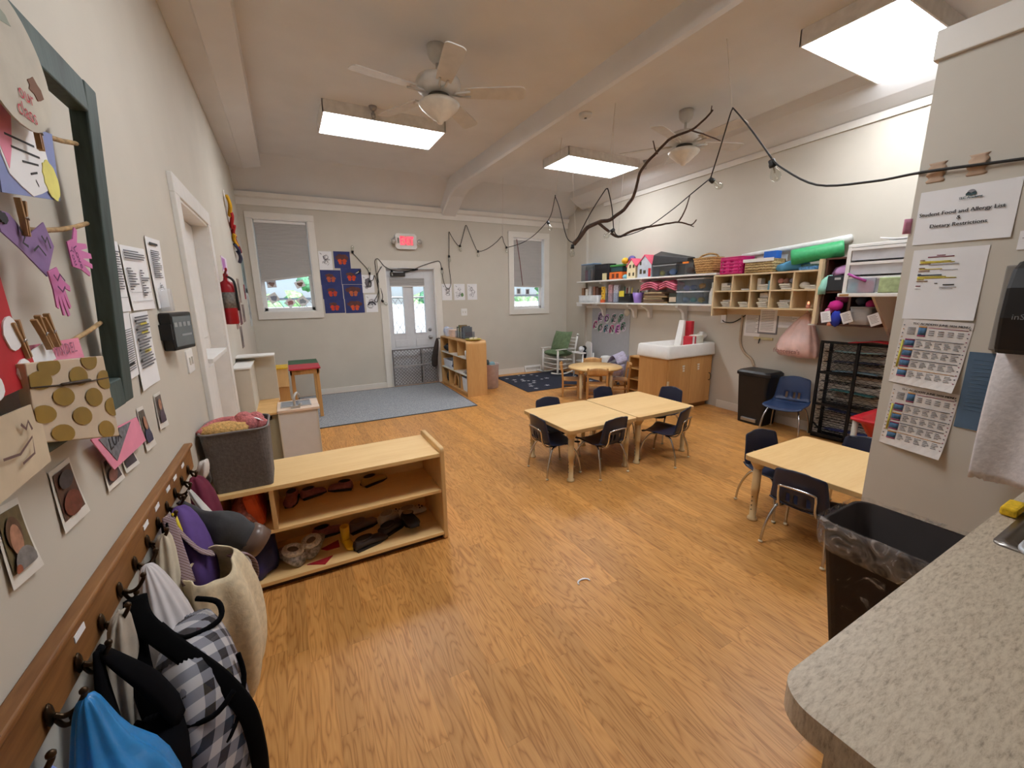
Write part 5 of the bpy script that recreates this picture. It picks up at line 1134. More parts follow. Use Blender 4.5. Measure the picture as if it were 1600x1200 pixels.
# ---------------- wooden cubby cabinet on the wall ----------------
BRP = wood('pale birch', (226, 204, 166), (208, 184, 144), 5, 'y'); BRZP = wood('pale birch upright', (226, 204, 166), (208, 184, 144), 5, 'z')
t = thing('birch_cubby', 'birch wall cubby of two rows of five boxes on the right wall', 'cubby', rwall(2.80, .15, 1.22))
CY = [3.39, 3.155, 2.925, 2.695, 2.46, 2.215]
rquad(MB(), 2.21, 3.40, .0, .29, 1.31, 1.327).build('bottom_board', BRP, t); rquad(MB(), 2.21, 3.40, 0, .29, 1.505, 1.52).build('middle_board', BRP, t); rquad(MB(), 2.23, 3.40, 0, .29, 1.69, 1.707).build('top_board', BRP, t)
rquad(MB(), 2.22, 3.40, 0, .012, 1.23, 1.69).build('back_panel', BRP, t)
rquad(MB(), 3.385, 3.402, 0, .30, 1.22, 1.70).build('side_panel', BRZP, t); rquad(MB(), 2.195, 2.225, 0, .31, 1.18, 1.80).build('side_panel', BRZP, t)
for y in CY[1:-1]: rquad(MB(), y - .008, y + .008, .012, .285, 1.327, 1.69).build('divider', BRZP, t)
def stack(k, row, items):
    yc = (CY[k] + CY[k + 1]) / 2; z = (1.521, 1.328)[row]
    for it in items: it(yc, z)
cn = ['far', 'second', 'middle', 'fourth', 'near']; rn = ['top', 'bottom']
def napkins(n, k, row, col=(226, 222, 214)):
    yc = (CY[k] + CY[k + 1]) / 2; z = (1.521, 1.328)[row]
    for i in range(n):
        j = .008 * ((i * 7) % 3 - 1); wob(yc - .06 + j, yc + .055 + j, .10, .22 + j, z + i * .021, z + i * .021 + .019, 'folded_diaper', 'white folded nappy, number %s from the bottom in the %s box of the %s row' % (['one', 'two', 'three', 'four', 'five', 'six'][i], cn[k], rn[row]), 'nappy', mat('nappy white %d' % (i % 2), tuple(c - 10 * (i % 2) for c in col), .8), 'nappies in the wall cubby', .006)
napkins(3, 0, 0); napkins(1, 1, 0); napkins(3, 2, 0, (206, 212, 208)); napkins(3, 3, 0, (212, 188, 178)); napkins(2, 4, 0)
napkins(4, 0, 1, (222, 214, 196)); napkins(3, 1, 1); napkins(5, 2, 1, (198, 192, 184)); napkins(4, 3, 1, (206, 200, 186))
wob(3.28, 3.36, .12, .2, 1.521, 1.61, 'white_box', 'white box standing in the far box of the top cubby row', 'box', WHITE); wob(2.86, 2.90, .12, .2, 1.521, 1.65, 'white_tube', 'white tube standing in the middle box of the top cubby row', 'tube', WHITE); wob(2.715, 2.765, .12, .22, 1.521, 1.62, 'blue_packet', 'pale blue packet in the middle box of the top cubby row', 'packet', mat('pale blue packet', (120, 176, 206), .5))
for i, y in enumerate((2.64, 2.58, 2.52)): wlump(y, .19, 1.61, (.03, .03, .028), 'rolled_cloth', ['pink rolled cloth at the left', 'brownish rolled cloth in the middle', 'grey rolled cloth at the right'][i] + ' on the nappies of the fourth top box', 'cloth', ((214, 150, 140), (150, 110, 96), (130, 130, 140))[i], 'rolled cloths')
wlump(2.40, .18, 1.56, (.04, .05, .035), 'white_roll', 'white roll at the left of the near top cubby box', 'roll', (228, 226, 222), None, .1)
wob(2.76, 2.86, .1, .2, 1.434, 1.49, 'wipe_packet', 'crinkled white packet on the nappies in the middle bottom box', 'packet', mat('crinkled white', (214, 210, 206), .4, var=.2, scale=40), None, .01)
t = thing('candle_light', 'small pink lit toy candle in the near bottom cubby box', 'candle', rwall(2.33, .2, 1.328)); c = rwall(2.33, .2, 1.328); MB().lathe([(.018, 0), (.02, .03), (.012, .04)], c, 14).build('candle_base', mat('peach candle', (236, 160, 140), .5), t); MB().ball(c + Vector((0, 0, .052)), (.010, .010, .018), 10).build('flame', mat('flame', (255, 150, 110), .5, emit=2), t)
# on top of the cubby
Z = 1.708
wopen(3.06, 3.35, .04, .28, Z, 1.90, 'magenta_basket', 'magenta plastic basket with round holes on top of the wall cubby', 'basket', mat('magenta plastic', (200, 28, 112), .4), None, 1)
t = wopen(2.70, 3.03, .04, .28, Z, 1.845, 'seagrass_basket', 'woven seagrass basket with a white liner on top of the wall cubby', 'basket', SEAG); m = MB(); 
rquad(m, 2.69, 3.04, .285, .292, 1.825, 1.86); rquad(m, 2.69, 3.04, .03, .037, 1.83, 1.90); m.build('liner', WHITE, t)
wob(2.72, 2.86, .10, .2, 1.75, 1.935, 'blue_pad', 'bright blue pad sticking out of the seagrass basket', 'pad', mat('bright blue', (36, 104, 200), .5))
m = MB(); m.M = I4; c = rwall(2.555, .16, Z); tag(m.loft([(c.x, c.y, Z + .006, .10, .12), (c.x, c.y, Z + .03, .115, .155), (c.x, c.y, Z + .07, .11, .14), (c.x, c.y - .05, Z + .11, .06, .07), (c.x, c.y - .05, Z + .12, .03, .03)], 24, fold=.1, nf=6, seed=2).build('blue_bag', mat('sky blue cloth', (84, 156, 200), .6, bump=.3)), 'crumpled sky blue bag on top of the wall cubby', 'bag')
wob(2.26, 2.43, .10, .27, Z, Z + .035, 'folded_print', 'folded blue and white printed cloth under the green roll', 'cloth', mat('blue print', (80, 130, 176), .7, var=.6, scale=45)); wob(2.27, 2.42, .12, .26, Z + .036, Z + .055, 'folded_print', 'dark green folded cloth under the green roll', 'cloth', mat('green print', (60, 90, 80), .7, var=.5, scale=45))
a = rwall(2.50, .30, 1.838); b = rwall(2.12, .11, 1.897); d_ = (b - a).normalized()
M = Matrix.Translation(a) @ d_.to_track_quat('Z', 'Y').to_matrix().to_4x4(); m = MB(); m.M = M; Lr = (b - a).length
m.lathe([(.05, .0), (.072, -.002), (.076, .01)] + [(.076 + .002 * (k % 2), .01 + (Lr - .02) * k / 16) for k in range(1, 17)] + [(.07, Lr), (.0, Lr)], n=26); m.lathe([(.05, 0), (.048, .1), (.02, .12)], n=20)
tag(m.build('green_roll', mat('green mesh roll', (60, 170, 108), .45, var=.12, scale=40)), 'thick green plastic roll lying on top of the wall cubby', 'roll')
a = rwall(3.22, .045, 1.925); b = rwall(2.10, .055, 1.985); m = MB(); m.tube([a + (b - a) * k / 10 for k in range(11)], [.022, .024, .026, .027, .03, .03, .032, .034, .036, .04, .042], 14); tag(m.build('paper_roll', mat('roll paper', (226, 228, 226), .6)), 'long white paper roll leaning along the wall above the cubby', 'roll')
# ---------------- dark cubby beyond ----------------
DKW = wood('dark cherry wood', (92, 54, 40), (60, 34, 26), 6, 'z')
t = thing('dark_cubby', 'dark cherry wall cubby beside the birch cubby', 'cubby', rwall(1.87, .15, 1.17))
rquad(MB(), 1.715, 2.19, 0, .27, 1.17, 1.188).build('bottom_board', DKW, t); rquad(MB(), 1.715, 2.19, 0, .27, 1.478, 1.494).build('middle_board', DKW, t); rquad(MB(), 1.715, 2.19, 0, .27, 1.79, 1.806).build('top_board', DKW, t)
for y in (2.165, 1.935, 1.716): rquad(MB(), y, y + .018, 0, .265, 1.188, 1.79).build('side_panel', DKW, t)
rquad(MB(), 1.72, 2.18, 0, .01, 1.18, 1.79).build('back_panel', DKW, t)
t = thing('black_crate', 'black plastic crate with a slotted grip in the upper dark cubby', 'crate', rwall(2.04, .18, 1.495)); rquad(MB(), 1.96, 2.145, .08, .29, 1.4955, 1.64).build('crate_body', mat('black crate plastic', (34, 38, 44), .45), t, bevel=.008); rquad(MB(), 2.03, 2.08, .29, .294, 1.60, 1.62).build('grip', mat('grip grey', (176, 176, 176), .4), t)
c = rwall(2.05, .2, 1.64); tag(MB().loft([(c.x, c.y, 1.641, .08, .09), (c.x, c.y, 1.67, .08, .085), (c.x, c.y, 1.71, .06, .07), (c.x, c.y, 1.73, .03, .03)], 20, fold=.18, nf=5).build('mauve_cloth', mat('mauve cloth', (164, 120, 160), .8)), 'mauve cloth heaped on the black crate', 'cloth')
c = rwall(2.175, .30, 1.42); tag(MB().loft([(c.x, c.y, 1.47, .02, .03), (c.x, c.y, 1.53, .025, .03), (c.x + .02, c.y - .01, 1.60, .02, .025), (c.x + .05, c.y - .03, 1.645, .012, .02)], 14, fold=.12, nf=4).build('mint_cloth', mat('mint cloth', (150, 206, 190), .8)), 'mint green cloth hanging over the left edge of the black crate', 'cloth')
for i, (y, o, z, r, c, lb) in enumerate([(2.06, .24, 1.36, (.05, .06, .05), (206, 40, 140), 'magenta plush toy in the lower dark cubby'), (2.11, .25, 1.31, (.03, .035, .03), (220, 120, 160), 'small pink plush toy beside the magenta plush'), (2.03, .27, 1.24, (.04, .045, .075), (44, 60, 170), 'royal blue plush toy hanging out of the lower dark cubby'), (2.03, .20, 1.425, (.05, .055, .045), (120, 30, 70), 'wine red plush toy at the top of the lower dark cubby'), (1.87, .2, 1.40, (.05, .05, .04), (50, 56, 70), 'dark plush toy above the grey crate'), (1.80, .2, 1.375, (.04, .04, .035), (214, 60, 130), 'pink plush toy above the grey crate'), (2.075, .28, 1.185, (.02, .022, .02), (236, 160, 130), 'peach plush foot under the royal blue plush')]): wlump(y, o, z, r, 'plush_toy', lb, 'plush toy', c, 'plush toys in the dark cubby', .3, i, .9)
wopen(1.755, 1.915, .06, .29, 1.19, 1.345, 'grey_crate', 'pale grey crate in the lower dark cubby', 'crate', mat('grey crate plastic', (170, 170, 170), .45))
for i, (y, z, a) in enumerate([(2.10, 1.255, 12), (1.925, 1.255, 22), (1.71, 1.245, 24)]):
    F = fR(y, z, .315) @ Matrix.Rotation(R(a), 4, 'Z'); m = MB(); flat(m, F, rrect(-.042, .042, -.052, .052, .002, 2), 0, .002, 0)
    for k in range(6): flat(m, F, rrect(-.03, .02 + .008 * (k % 2), .032 - k * .012, .035 - k * .012, .001, 1), .002, .0026, 1)
    tag(m.build('paper_tag', [PAPER, PENC]), ['left of three white paper tags hanging on the dark cubby', 'middle of three white paper tags hanging on the dark cubby', 'right of three white paper tags hanging by the shelf bracket'][i], 'tag', 'paper tags on the dark cubby')
wob(2.20, 2.265, .25, .29, 1.165, 1.178, 'white_bar', 'small white bar clipped under the birch cubby end', 'bar', WHITE)
# ---------------- white shelf and drawer cart ----------------
t = thing('bracket_shelf', 'white shelf on a large beige triangular bracket next to the dark cubby', 'shelf', rwall(1.72, .4, 1.1))
rquad(MB(), 1.36, 1.92, .285, .56, 1.445, 1.475).build('shelf_board', WHITE, t, bevel=.006); rquad(MB(), 1.36, 1.705, 0, .285, 1.445, 1.475).build('shelf_board', WHITE, t); rquad(MB(), 1.83, 1.90, .561, .564, 1.452, 1.470).build('worn_edge', mat('worn wood edge', (176, 134, 84), .6), t)
m = MB(); pr = [(.0015, 1.444), (.47, 1.444), (.02, 1.075), (.0015, 1.075)]
m.add([rwall(yy, o, zz) for yy in (1.68, 1.70) for o, zz in pr], [(0, 1, 2, 3), (7, 6, 5, 4)] + [(j, (j + 1) % 4, (j + 1) % 4 + 4, j + 4) for j in range(4)]); m.build('bracket', WALL, t)
t = thing('drawer_cart', 'white plastic drawer unit with clear fronts on the bracket shelf', 'drawers', rwall(1.65, .4, 1.476))
m = MB(); rquad(m, 1.39, 1.90, .30, .53, 1.86, 1.885); rquad(m, 1.868, 1.90, .30, .53, 1.476, 1.86); rquad(m, 1.39, 1.41, .30, .53, 1.476, 1.86); rquad(m, 1.39, 1.90, .30, .32, 1.476, 1.86); rquad(m, 1.39, 1.90, .30, .53, 1.476, 1.485); m.build('case', WHITE, t, bevel=.004)
FROST = mat('frosted drawer front', (196, 198, 204), .3, var=.12, scale=8)
for z0, z1 in ((1.75, 1.855), (1.63, 1.735), (1.49, 1.615)):
    d_ = rquad(MB(), 1.415, 1.864, .33, .527, z0, z1 - .02).build('drawer', FROST, t, bevel=.004)
    rquad(MB(), 1.415, 1.864, .525, .54, z1 - .022, z1).build('drawer_rim', WHITE, d_)
t = thing('zip_bag', 'clear zip bag of teal and red pieces with a purple zip on the bracket shelf', 'bag', rwall(1.75, .548, 1.476))
rquad(MB(), 1.655, 1.85, .542, .556, 1.478, 1.60).build('bag_film', mat('cloudy film', (186, 196, 214), .2, alpha=.5), t); rquad(MB(), 1.78, 1.84, .543, .552, 1.48, 1.565).build('teal_pieces', mat('teal pieces', (88, 176, 180), .5, var=.3, scale=50), t, bevel=.01); rquad(MB(), 1.665, 1.775, .543, .553, 1.48, 1.575).build('red_pieces', mat('red pieces', (196, 66, 76), .5, var=.3, scale=50), t, bevel=.01)
m = MB(); m.tube([rwall(1.86, .553, 1.64), rwall(1.815, .556, 1.615), rwall(1.72, .556, 1.575)], .011, 6); m.build('zip', mat('purple zip', (170, 70, 150), .4), t)
wob(1.43, 1.63, .542, .558, 1.478, 1.60, 'green_packet', 'clear packet of pale green stuff at the right end of the bracket shelf', 'packet', mat('pale green stuff', (168, 186, 140), .5, var=.25, scale=25), None, .006)
tag(MB().grid(lambda u, v: rwall(1.43 + .26 * u, .31 + .2 * v, 1.893 + .05 * max(0, u - .55) ** 1.2 + .01 * math.sin(5 * v) ** 2), 8, 4).build('loose_papers', PAPER, solid=.008), 'loose white papers lying on top of the white drawer unit', 'paper')
# ---------------- things hung below ----------------
for i, (y, z, w, h, lb) in enumerate([(3.03, 1.11, .20, .27, 'white printed sheet pinned left of the clipboard under the cubby'), (2.63, 1.20, .26, .20, 'printed sheet behind the pink bag under the cubby')]):
    F = fR(y, z, 0); m = MB(); flat(m, F, rrect(-w / 2, w / 2, -h / 2, h / 2, .002, 1), .001, .003, 0)
    for k in range(13): flat(m, F, [(-w * .4, h * .42 - k * h * .062), (w * (.4 - .1 * (k % 3)), h * .42 - k * h * .062), (w * (.4 - .1 * (k % 3)), h * .405 - k * h * .062), (-w * .4, h * .405 - k * h * .062)], .003, .0036, 1)
    tag(m.build('pinned_sheet', [PAPER, PENC]), lb, 'paper')
t = thing('clipboard', 'grey clipboard with a sheet hanging under the middle of the birch cubby', 'clipboard', rwall(2.84, .02, 1.04)); F = fR(2.84, 1.165, .004); m = MB(); flat(m, F, rrect(-.115, .115, -.15, .15, .008, 2), 0, .006, 0); m.build('board', mat('clipboard grey', (120, 120, 124), .5), t)
m = MB(); flat(m, F, rrect(-.10, .10, -.13, .13, .002, 1), .006, .008, 0)
for k in range(12): flat(m, F, [(-.08, .11 - k * .019), (.07, .11 - k * .019), (.07, .106 - k * .019), (-.08, .106 - k * .019)], .008, .0086, 1)
m.build('sheet', [PAPER, PENC], t); MB().box(0, 0, 0, 0, 0, 0); m = MB(); flat(m, F, rrect(-.05, .05, .13, .16, .004, 2), .006, .014, 0); m.build('clip', STEEL, t)
wob(2.76, 2.99, 0, .015, .945, .975, 'wood_ruler', 'wooden ruler strip fixed under the clipboard', 'ruler', mat('ruler wood', (206, 194, 150), .5)); tag(MB().tube([rwall(2.91, .02, .96), rwall(2.915, .03, .90)], .006, 6).build('pen_on_string', BLACK), 'black pen dangling from the ruler strip', 'pen')
t = thing('outlet', 'white outlet box under the far end of the birch cubby', 'outlet', rwall(3.42, .01, 1.12)); rquad(MB(), 3.385, 3.455, 0, .02, 1.115, 1.225).build('cover', WHITE, t, bevel=.003)
tag(MB().tube(smooth([rwall(3.42, .03, 1.15), rwall(3.38, .04, 1.13), rwall(3.28, .03, 1.13), rwall(3.2, .02, 1.17), rwall(3.14, .02, 1.21), rwall(3.12, .02, 1.225)], 5), .006, 6).build('power_cord', BLACK), 'black cord looping from the outlet up behind the birch cubby', 'cord')
tag(MB().tube(smooth([rwall(3.16, .012, 1.22), rwall(3.165, .012, 1.0), rwall(3.15, .012, .86), rwall(3.08, .012, .76), rwall(2.99, .012, .70), rwall(2.95, .012, .62)], 5), .016, 8).build('cord_cover', mat('beige hose', (186, 166, 142), .6)), 'beige hose running down the right wall behind the step bin', 'hose')
t = thing('pink_bag', 'pale pink plastic shopping bag with faint lettering hanging under the birch cubby', 'bag', rwall(2.44, .1, .80)); c = lambda y, o, z: rwall(y, o, z)
rg = [(2.40, .05, 1.27, .012, .02), (2.41, .06, 1.23, .03, .05), (2.43, .07, 1.12, .05, .12), (2.44, .09, 1.0, .075, .185), (2.44, .10, .90, .085, .205), (2.44, .09, .83, .07, .20), (2.44, .08, .805, .04, .18)]
MB().loft([(c(y, o, z).x, y, z, rx, ry) for y, o, z, rx, ry in rg], 36, fold=.09, nf=11, seed=1).build('bag_body', mat('pink plastic film', (238, 204, 198), .3, var=.12, scale=12, bump=.5), t)
m = MB(); m.text("francesca's", .066, fR(2.50, .845, .185)); m.build('lettering', mat('faded rose ink', (150, 100, 98), .6), t)
m = MB(); m.tube([c(2.40, .04, 1.27), c(2.40, .06, 1.30), c(2.42, .04, 1.27)], .006, 6); m.build('handle', mat('pink plastic film', (0, 0, 0)), t)
# nappy packs in the changing tray
t = thing('white_folder', 'white board leaning upright at the back of the changing tray', 'board', (4.75, 3.9, .8)); m = MB(); m.add([(4.61, 3.90, .8015), (4.645, 3.90, .8015), (4.645, 3.79, .8015), (4.61, 3.79, .8015), (4.69, 3.90, 1.14), (4.725, 3.90, 1.14), (4.725, 3.82, 1.14), (4.69, 3.82, 1.14)], [(0, 1, 2, 3), (7, 6, 5, 4), (0, 4, 5, 1), (1, 5, 6, 2), (2, 6, 7, 3), (3, 7, 4, 0)]); m.build('board', WHITE, t, bevel=.003)
t = thing('red_white_box', 'red and white wipes box standing in the changing tray', 'box', (4.78, 3.8, .8)); MB().box(4.745, 4.80, 3.745, 3.84, .8015, 1.13).build('carton', mat('carton red', (196, 36, 52), .5), t, bevel=.004)
t = thing('nappy_pack', 'open red and white pack of nappies on the changing tray', 'pack', (4.75, 3.6, .8)); MB().box(4.58, 4.68, 3.60, 3.73, .801, .945).build('red_wrap', mat('carton red', (0, 0, 0)), t, bevel=.01); MB().box(4.605, 4.64, 3.596, 3.60, .801, .945).build('white_stripe', WHITE, t)
MB().box(4.68, 4.83, 3.60, 3.735, .801, .955).build('nappies', mat('nappy pack white', (222, 220, 206), .7, bump=.3), t, bevel=.02)
tag(MB().ball((4.86, 3.66, .94), (.06, .07, .05), 16, 0, .3, 3).build('wipe_wad', mat('wad white', (226, 224, 218), .8)), 'crumpled white wipe at the right end of the changing tray', 'wipe')
# ---------------- left wall: display frame ----------------
FG = wood('weathered green paint', (74, 92, 88), (48, 62, 60), 9, 'z', .6)
TW = mat('jute twine', (176, 146, 104), .95, var=.3, scale=60, bump=.5); PINW = wood('clothespin wood', (186, 146, 98), (140, 100, 60), 20, 'z')
def fx(z, d=0): return -.444 + .012 + .05 * (z - 1.24) / .76 + d          # face of the tilted frame, leaning out at its top
t = thing('display_frame', 'large weathered green wooden frame with twine hung on the left wall', 'frame', (-.42, 1.0, 1.24))
def fbar(y0, z0, y1, z1, w):
    m = MB(); n = Vector((0, y1 - y0, z1 - z0)).normalized(); s = Vector((0, -n.z, n.y)) * w / 2
    P = []
    for d in (0, .034):
        for yy, zz in ((y0, z0), (y1, z1)):
            for k in (-1, 1): P.append(Vector((fx(zz, d), yy + s.y * k, zz + s.z * k)))
    m.add(P, [(0, 1, 3, 2), (4, 6, 7, 5), (0, 4, 5, 1), (2, 3, 7, 6), (0, 2, 6, 4), (1, 5, 7, 3)]); m.build('frame_bar', FG, t, bevel=.004)
fbar(1.435, 1.24, 1.435, 2.0, .07); fbar(.42, 1.275, 1.40, 1.275, .07); fbar(.42, 1.965, 1.40, 1.965, .07); fbar(.42, 1.24, .42, 2.0, .07)
for z0, z1 in ((1.86, 1.80), (1.685, 1.62), (1.45, 1.40)):
    pts = [(fx(z0, .006), .45 + (1.40 - .45) * k / 12, z0 - (z0 - z1) * 4 * (k / 12) * (1 - k / 12)) for k in range(13)]
    MB().tube(pts, .005, 7).build('twine', TW, t)
def pin(y, z, x, a, label):
    t = thing('clothespin', label, 'clothespin', (x, y, z), 0, 'wooden clothespins on the twine')
    M = Matrix.Translation((x, y, z)) @ Matrix.Rotation(R(a), 4, 'X') @ Matrix.Scale(.8, 4)
    for s in (-1, 1):
        m = MB(); m.M = M; m.prism([(s * .002, -.035), (s * .006, -.035), (s * .007, 0), (s * .013, .04), (s * .007, .04), (s * .002, .005)], 'x', -.005, .005); m.build('prong', PINW, t)
    m = MB(); m.M = M; m.tube([(.006, -.006, .0), (.007, 0, .004), (.006, .006, 0)], .0016, 5); m.build('spring', STEEL, t)
def hung(poly, x, name, label, cat, m0, extra=None, th=.002, grp=None, mats=()):
    m = MB(); F = fL(0, 0, x); flat(m, F, poly, 0, th, 0)
    if extra: extra(m, F)
    return tag(m.build(name, [m0] + list(mats)), label, cat, grp)
# round paper plate
PLATE = mat('painted paper plate', (196, 190, 176), .85, var=.12, scale=9)
REDC = mat('red crayon', (186, 70, 80), .8); PINKP = mat('pink paper', (234, 146, 172), .75, var=.06); BRN = mat('brown scrap', (122, 88, 70), .85)
t = MB(); F = fL(1.06, 1.893, -.352); flat(t, F, blob(0, 0, .125, .105, 40, .004), 0, .003, 0)
strip(t, F, [(-.10 + .05 * math.cos(k * .45), .0 + .022 * math.sin(k * .45)) for k in range(15)], .005, 1); flat(t, F, blob(.065, -.022, .024, .016, 12, .25), .003, .0042, 3)
flat(t, F, blob(-.03, .06, .05, .014, 12, .3), .003, .0036, 4)
t.text('our', .034, F @ Matrix.Translation((.02, -.058, .0045)), 2); t.text('class', .034, F @ Matrix.Translation((.01, -.088, .0045)), 2)
tag(t.build('paper_plate', [PLATE, INK, REDC, BRN, mat('grey green paint', (150, 156, 142), .85)]), 'round painted paper plate reading our class at the top of the green frame', 'artwork')
# blue card
quadB = [(1.012, 1.675), (1.225, 1.703), (1.258, 1.836), (1.04, 1.80)]
def ex(m, F):
    flat(m, F, [(1.12 + .085 * math.cos(k * .42) * (1 + .07 * (k % 2)), 1.762 + .068 * math.sin(k * .42) * (1 + .07 * (k % 2)) - .1 * (.085 * math.cos(k * .42)) * -1) for k in range(15)], .002, .0034, 1)
    flat(m, F, [(1.02, 1.80), (1.05, 1.72), (1.075, 1.76), (1.10, 1.82), (1.05, 1.83)], .002, .0038, 2); flat(m, F, blob(1.198, 1.735, .030, .036, 24, .06), .0036, .0046, 3)
    for k in range(5): 
        y0 = 1.06 + .012 * k if k < 2 else 1.10 + .02 * (k - 2); flat(m, F, [(y0, 1.778 - k * .016), (1.17 - .012 * abs(k - 1), 1.786 - k * .016), (1.17 - .012 * abs(k - 1), 1.7825 - k * .016), (y0, 1.7745 - k * .016)], .0036, .0042, 4)
hung(quadB, -.382, 'greeting_card', 'periwinkle card with a white cloud of text pegged in the green frame', 'card', mat('periwinkle card', (134, 146, 196), .7), ex, mats=(PAPER, PINKP, mat('pale yellow paper', (230, 222, 122), .7), INK))
# purple hand puppet and pink hands
PURP = mat('purple paper', (140, 112, 158), .8, var=.12)
hung([(.985, 1.645), (1.02, 1.645), (1.065, 1.615), (1.135, 1.648), (1.155, 1.607), (1.10, 1.548), (1.03, 1.59), (.985, 1.612)], -.384, 'purple_cutout', 'folded purple paper cutout with dark marks pegged on the middle twine', 'artwork', PURP, lambda m, F: (flat(m, F, blob(.995, 1.634, .012, .009), .002, .005, 1), strip(m, F, [(1.03, 1.625), (1.04, 1.61), (1.03, 1.60), (1.045, 1.595)], .005, 1), strip(m, F, [(1.10, 1.62), (1.11, 1.61), (1.12, 1.62), (1.125, 1.60)], .005, 1), strip(m, F, [(1.06, 1.59), (1.08, 1.60), (1.10, 1.585)], .004, 1)), mats=(INK,))
def handpoly(cy, cz, s, a):
    out = []; P = [(-.32, -.5), (-.42, -.1), (-.75, .18), (-.68, .32), (-.34, .12), (-.36, .72), (-.24, .76), (-.16, .26), (-.10, .92), (.04, .92), (.06, .28), (.20, .84), (.32, .80), (.22, .22), (.44, .56), (.54, .48), (.36, .0), (.30, -.5)]
    for x, y in P: out.append((cy + s * (x * math.cos(a) - y * math.sin(a)), cz + s * (x * math.sin(a) + y * math.cos(a))))
    return out
PKH = mat('pink felt paper', (210, 122, 176), .85, var=.1)
hung(handpoly(1.196, 1.594, .075, R(-88)), -.365, 'hand_cutout', 'pink hand cutout with writing reaching over the green frame edge', 'artwork', PKH, lambda m, F: (m.text('Love', .024, F @ Matrix.Translation((1.186, 1.588, .003)) @ Matrix.Rotation(R(-70), 4, 'Z'), 1), m.text('You', .022, F @ Matrix.Translation((1.163, 1.588, .003)) @ Matrix.Rotation(R(-70), 4, 'Z'), 1)), mats=(mat('plum ink', (96, 40, 90), .7),))
hung(handpoly(1.092, 1.53, .062, R(195)), -.37, 'hand_cutout', 'pink hand cutout pointing down below the purple cutout', 'artwork', PKH, lambda m, F: (strip(m, F, [(1.07, 1.55), (1.08, 1.54), (1.095, 1.552), (1.11, 1.54)], .004, 1), strip(m, F, [(1.075, 1.53), (1.09, 1.52), (1.105, 1.53)], .004, 1)), mats=(mat('plum ink', (0, 0, 0)),))
# red toadstool card, white sheet, beige drawing
hung([(.70, 1.36), (.965, 1.375), (.955, 1.42), (.93, 1.47), (.925, 1.58), (.86, 1.62), (.78, 1.60), (.70, 1.5)], -.375, 'red_card', 'red card with white spots at the left edge of the green frame', 'card', mat('red card', (186, 34, 44), .7), lambda m, F: [flat(m, F, blob(y, z, ry, rz, 14, .05), .002, .004, 1) for y, z, ry, rz in ((.915, 1.455, .022, .026), (.925, 1.395, .022, .02), (.86, 1.53, .03, .03), (.80, 1.44, .03, .03), (.84, 1.385, .02, .02))], mats=(PAPER,))
hung([(.80, 1.455), (.985, 1.46), (1.0, 1.55), (.97, 1.60), (.82, 1.60)], -.405, 'white_sheet', 'white sheet with a black scribble behind the red card', 'paper', PAPER, lambda m, F: strip(m, F, [(.955, 1.53), (.965, 1.51), (.96, 1.49), (.95, 1.485)], .006, 1), mats=(INK,))
hung([(.70, 1.23), (.925, 1.245), (.93, 1.345), (.70, 1.345)], -.372, 'beige_drawing', 'beige paper with pencil marks under the red card', 'drawing', mat('beige paper', (206, 188, 160), .8), lambda m, F: (strip(m, F, [(.86, 1.325), (.87, 1.315), (.88, 1.325), (.885, 1.31)], .005, 1), strip(m, F, [(.80, 1.29), (.84, 1.285), (.88, 1.30), (.875, 1.275), (.84, 1.27)], .004, 1)), mats=(mat('pencil brown', (110, 84, 80), .8),))
# pink note, gold dot envelope
hung([(.95, 1.385), (1.06, 1.40), (1.05, 1.425), (1.05, 1.435), (.95, 1.415)], -.385, 'white_note', 'white folded note peeking out above the gold dotted envelope', 'paper', PAPER)
hung([(1.0, 1.385), (1.20, 1.375), (1.19, 1.428), (1.0, 1.43)], -.392, 'pink_note', 'pink handwritten note above the gold dotted envelope', 'note', PINKP, lambda m, F: (m.text('BYNDEL', .03, F @ Matrix.Translation((1.11, 1.402, .0045)), 1),), mats=(mat('pink pencil', (150, 90, 112), .7),))
KRA = mat('kraft card', (204, 186, 162), .7, var=.05); GLD = mat('gold foil dot', (156, 128, 54), .45, .35, var=.15)
t = thing('dotted_envelope', 'cream envelope box with gold dots hanging in front of the green frame', 'envelope', (-.37, 1.07, 1.2))
E0 = [(.905, 1.41), (1.205, 1.386), (1.236, 1.196), (.915, 1.28)]
def eq(u, v, d): 
    a = Vector((0, *E0[3])).lerp(Vector((0, *E0[2])), u); b = Vector((0, *E0[0])).lerp(Vector((0, *E0[1])), u); p = a.lerp(b, v); return Vector((-.362 - .012 * (1 - v) + d, p.y, p.z))
m = MB(); P = [eq(u, v, d) for d in (-.014, 0) for u, v in ((0, 0), (1, 0), (1, 1), (0, 1))]; m.add(P, [(3, 2, 1, 0), (4, 5, 6, 7), (0, 1, 5, 4), (1, 2, 6, 5), (2, 3, 7, 6), (3, 0, 4, 7)]); m.build('body', KRA, t, bevel=.002)
m = MB()
for (cu, cv) in ((.22, .94), (.74, .97), (.55, .79), (.10, .78), (.93, .72), (.32, .56), (.71, .52), (.08, .36), (.97, .38), (.50, .30), (.24, .10), (.80, .10)):
    pts = []
    for k in range(18):
        a = 2 * math.pi * k / 18; u, v = cu + .125 * math.cos(a), cv + .115 * math.sin(a)
        pts.append(eq(min(1, max(0, u)), min(1, max(0, v)), .0012))
    m.add(pts, [tuple(range(18))], 0)
m.build('dots', GLD, t)
m = MB(); m.tube([eq(.0, .70, .001), eq(.5, .70, .002), eq(1, .74, .001)], .0014, 4).tube([eq(.3, .705, .003), eq(.66, .73, .004)], .003, 5); m.build('flap_line', mat('flap shadow brown', (60, 44, 30), .7), t)
pin(1.045, 1.64, -.375, -8, 'clothespin holding the purple cutout on the middle twine'); pin(1.13, 1.80, -.36, -4, 'short clothespin between the round plate and the periwinkle card')
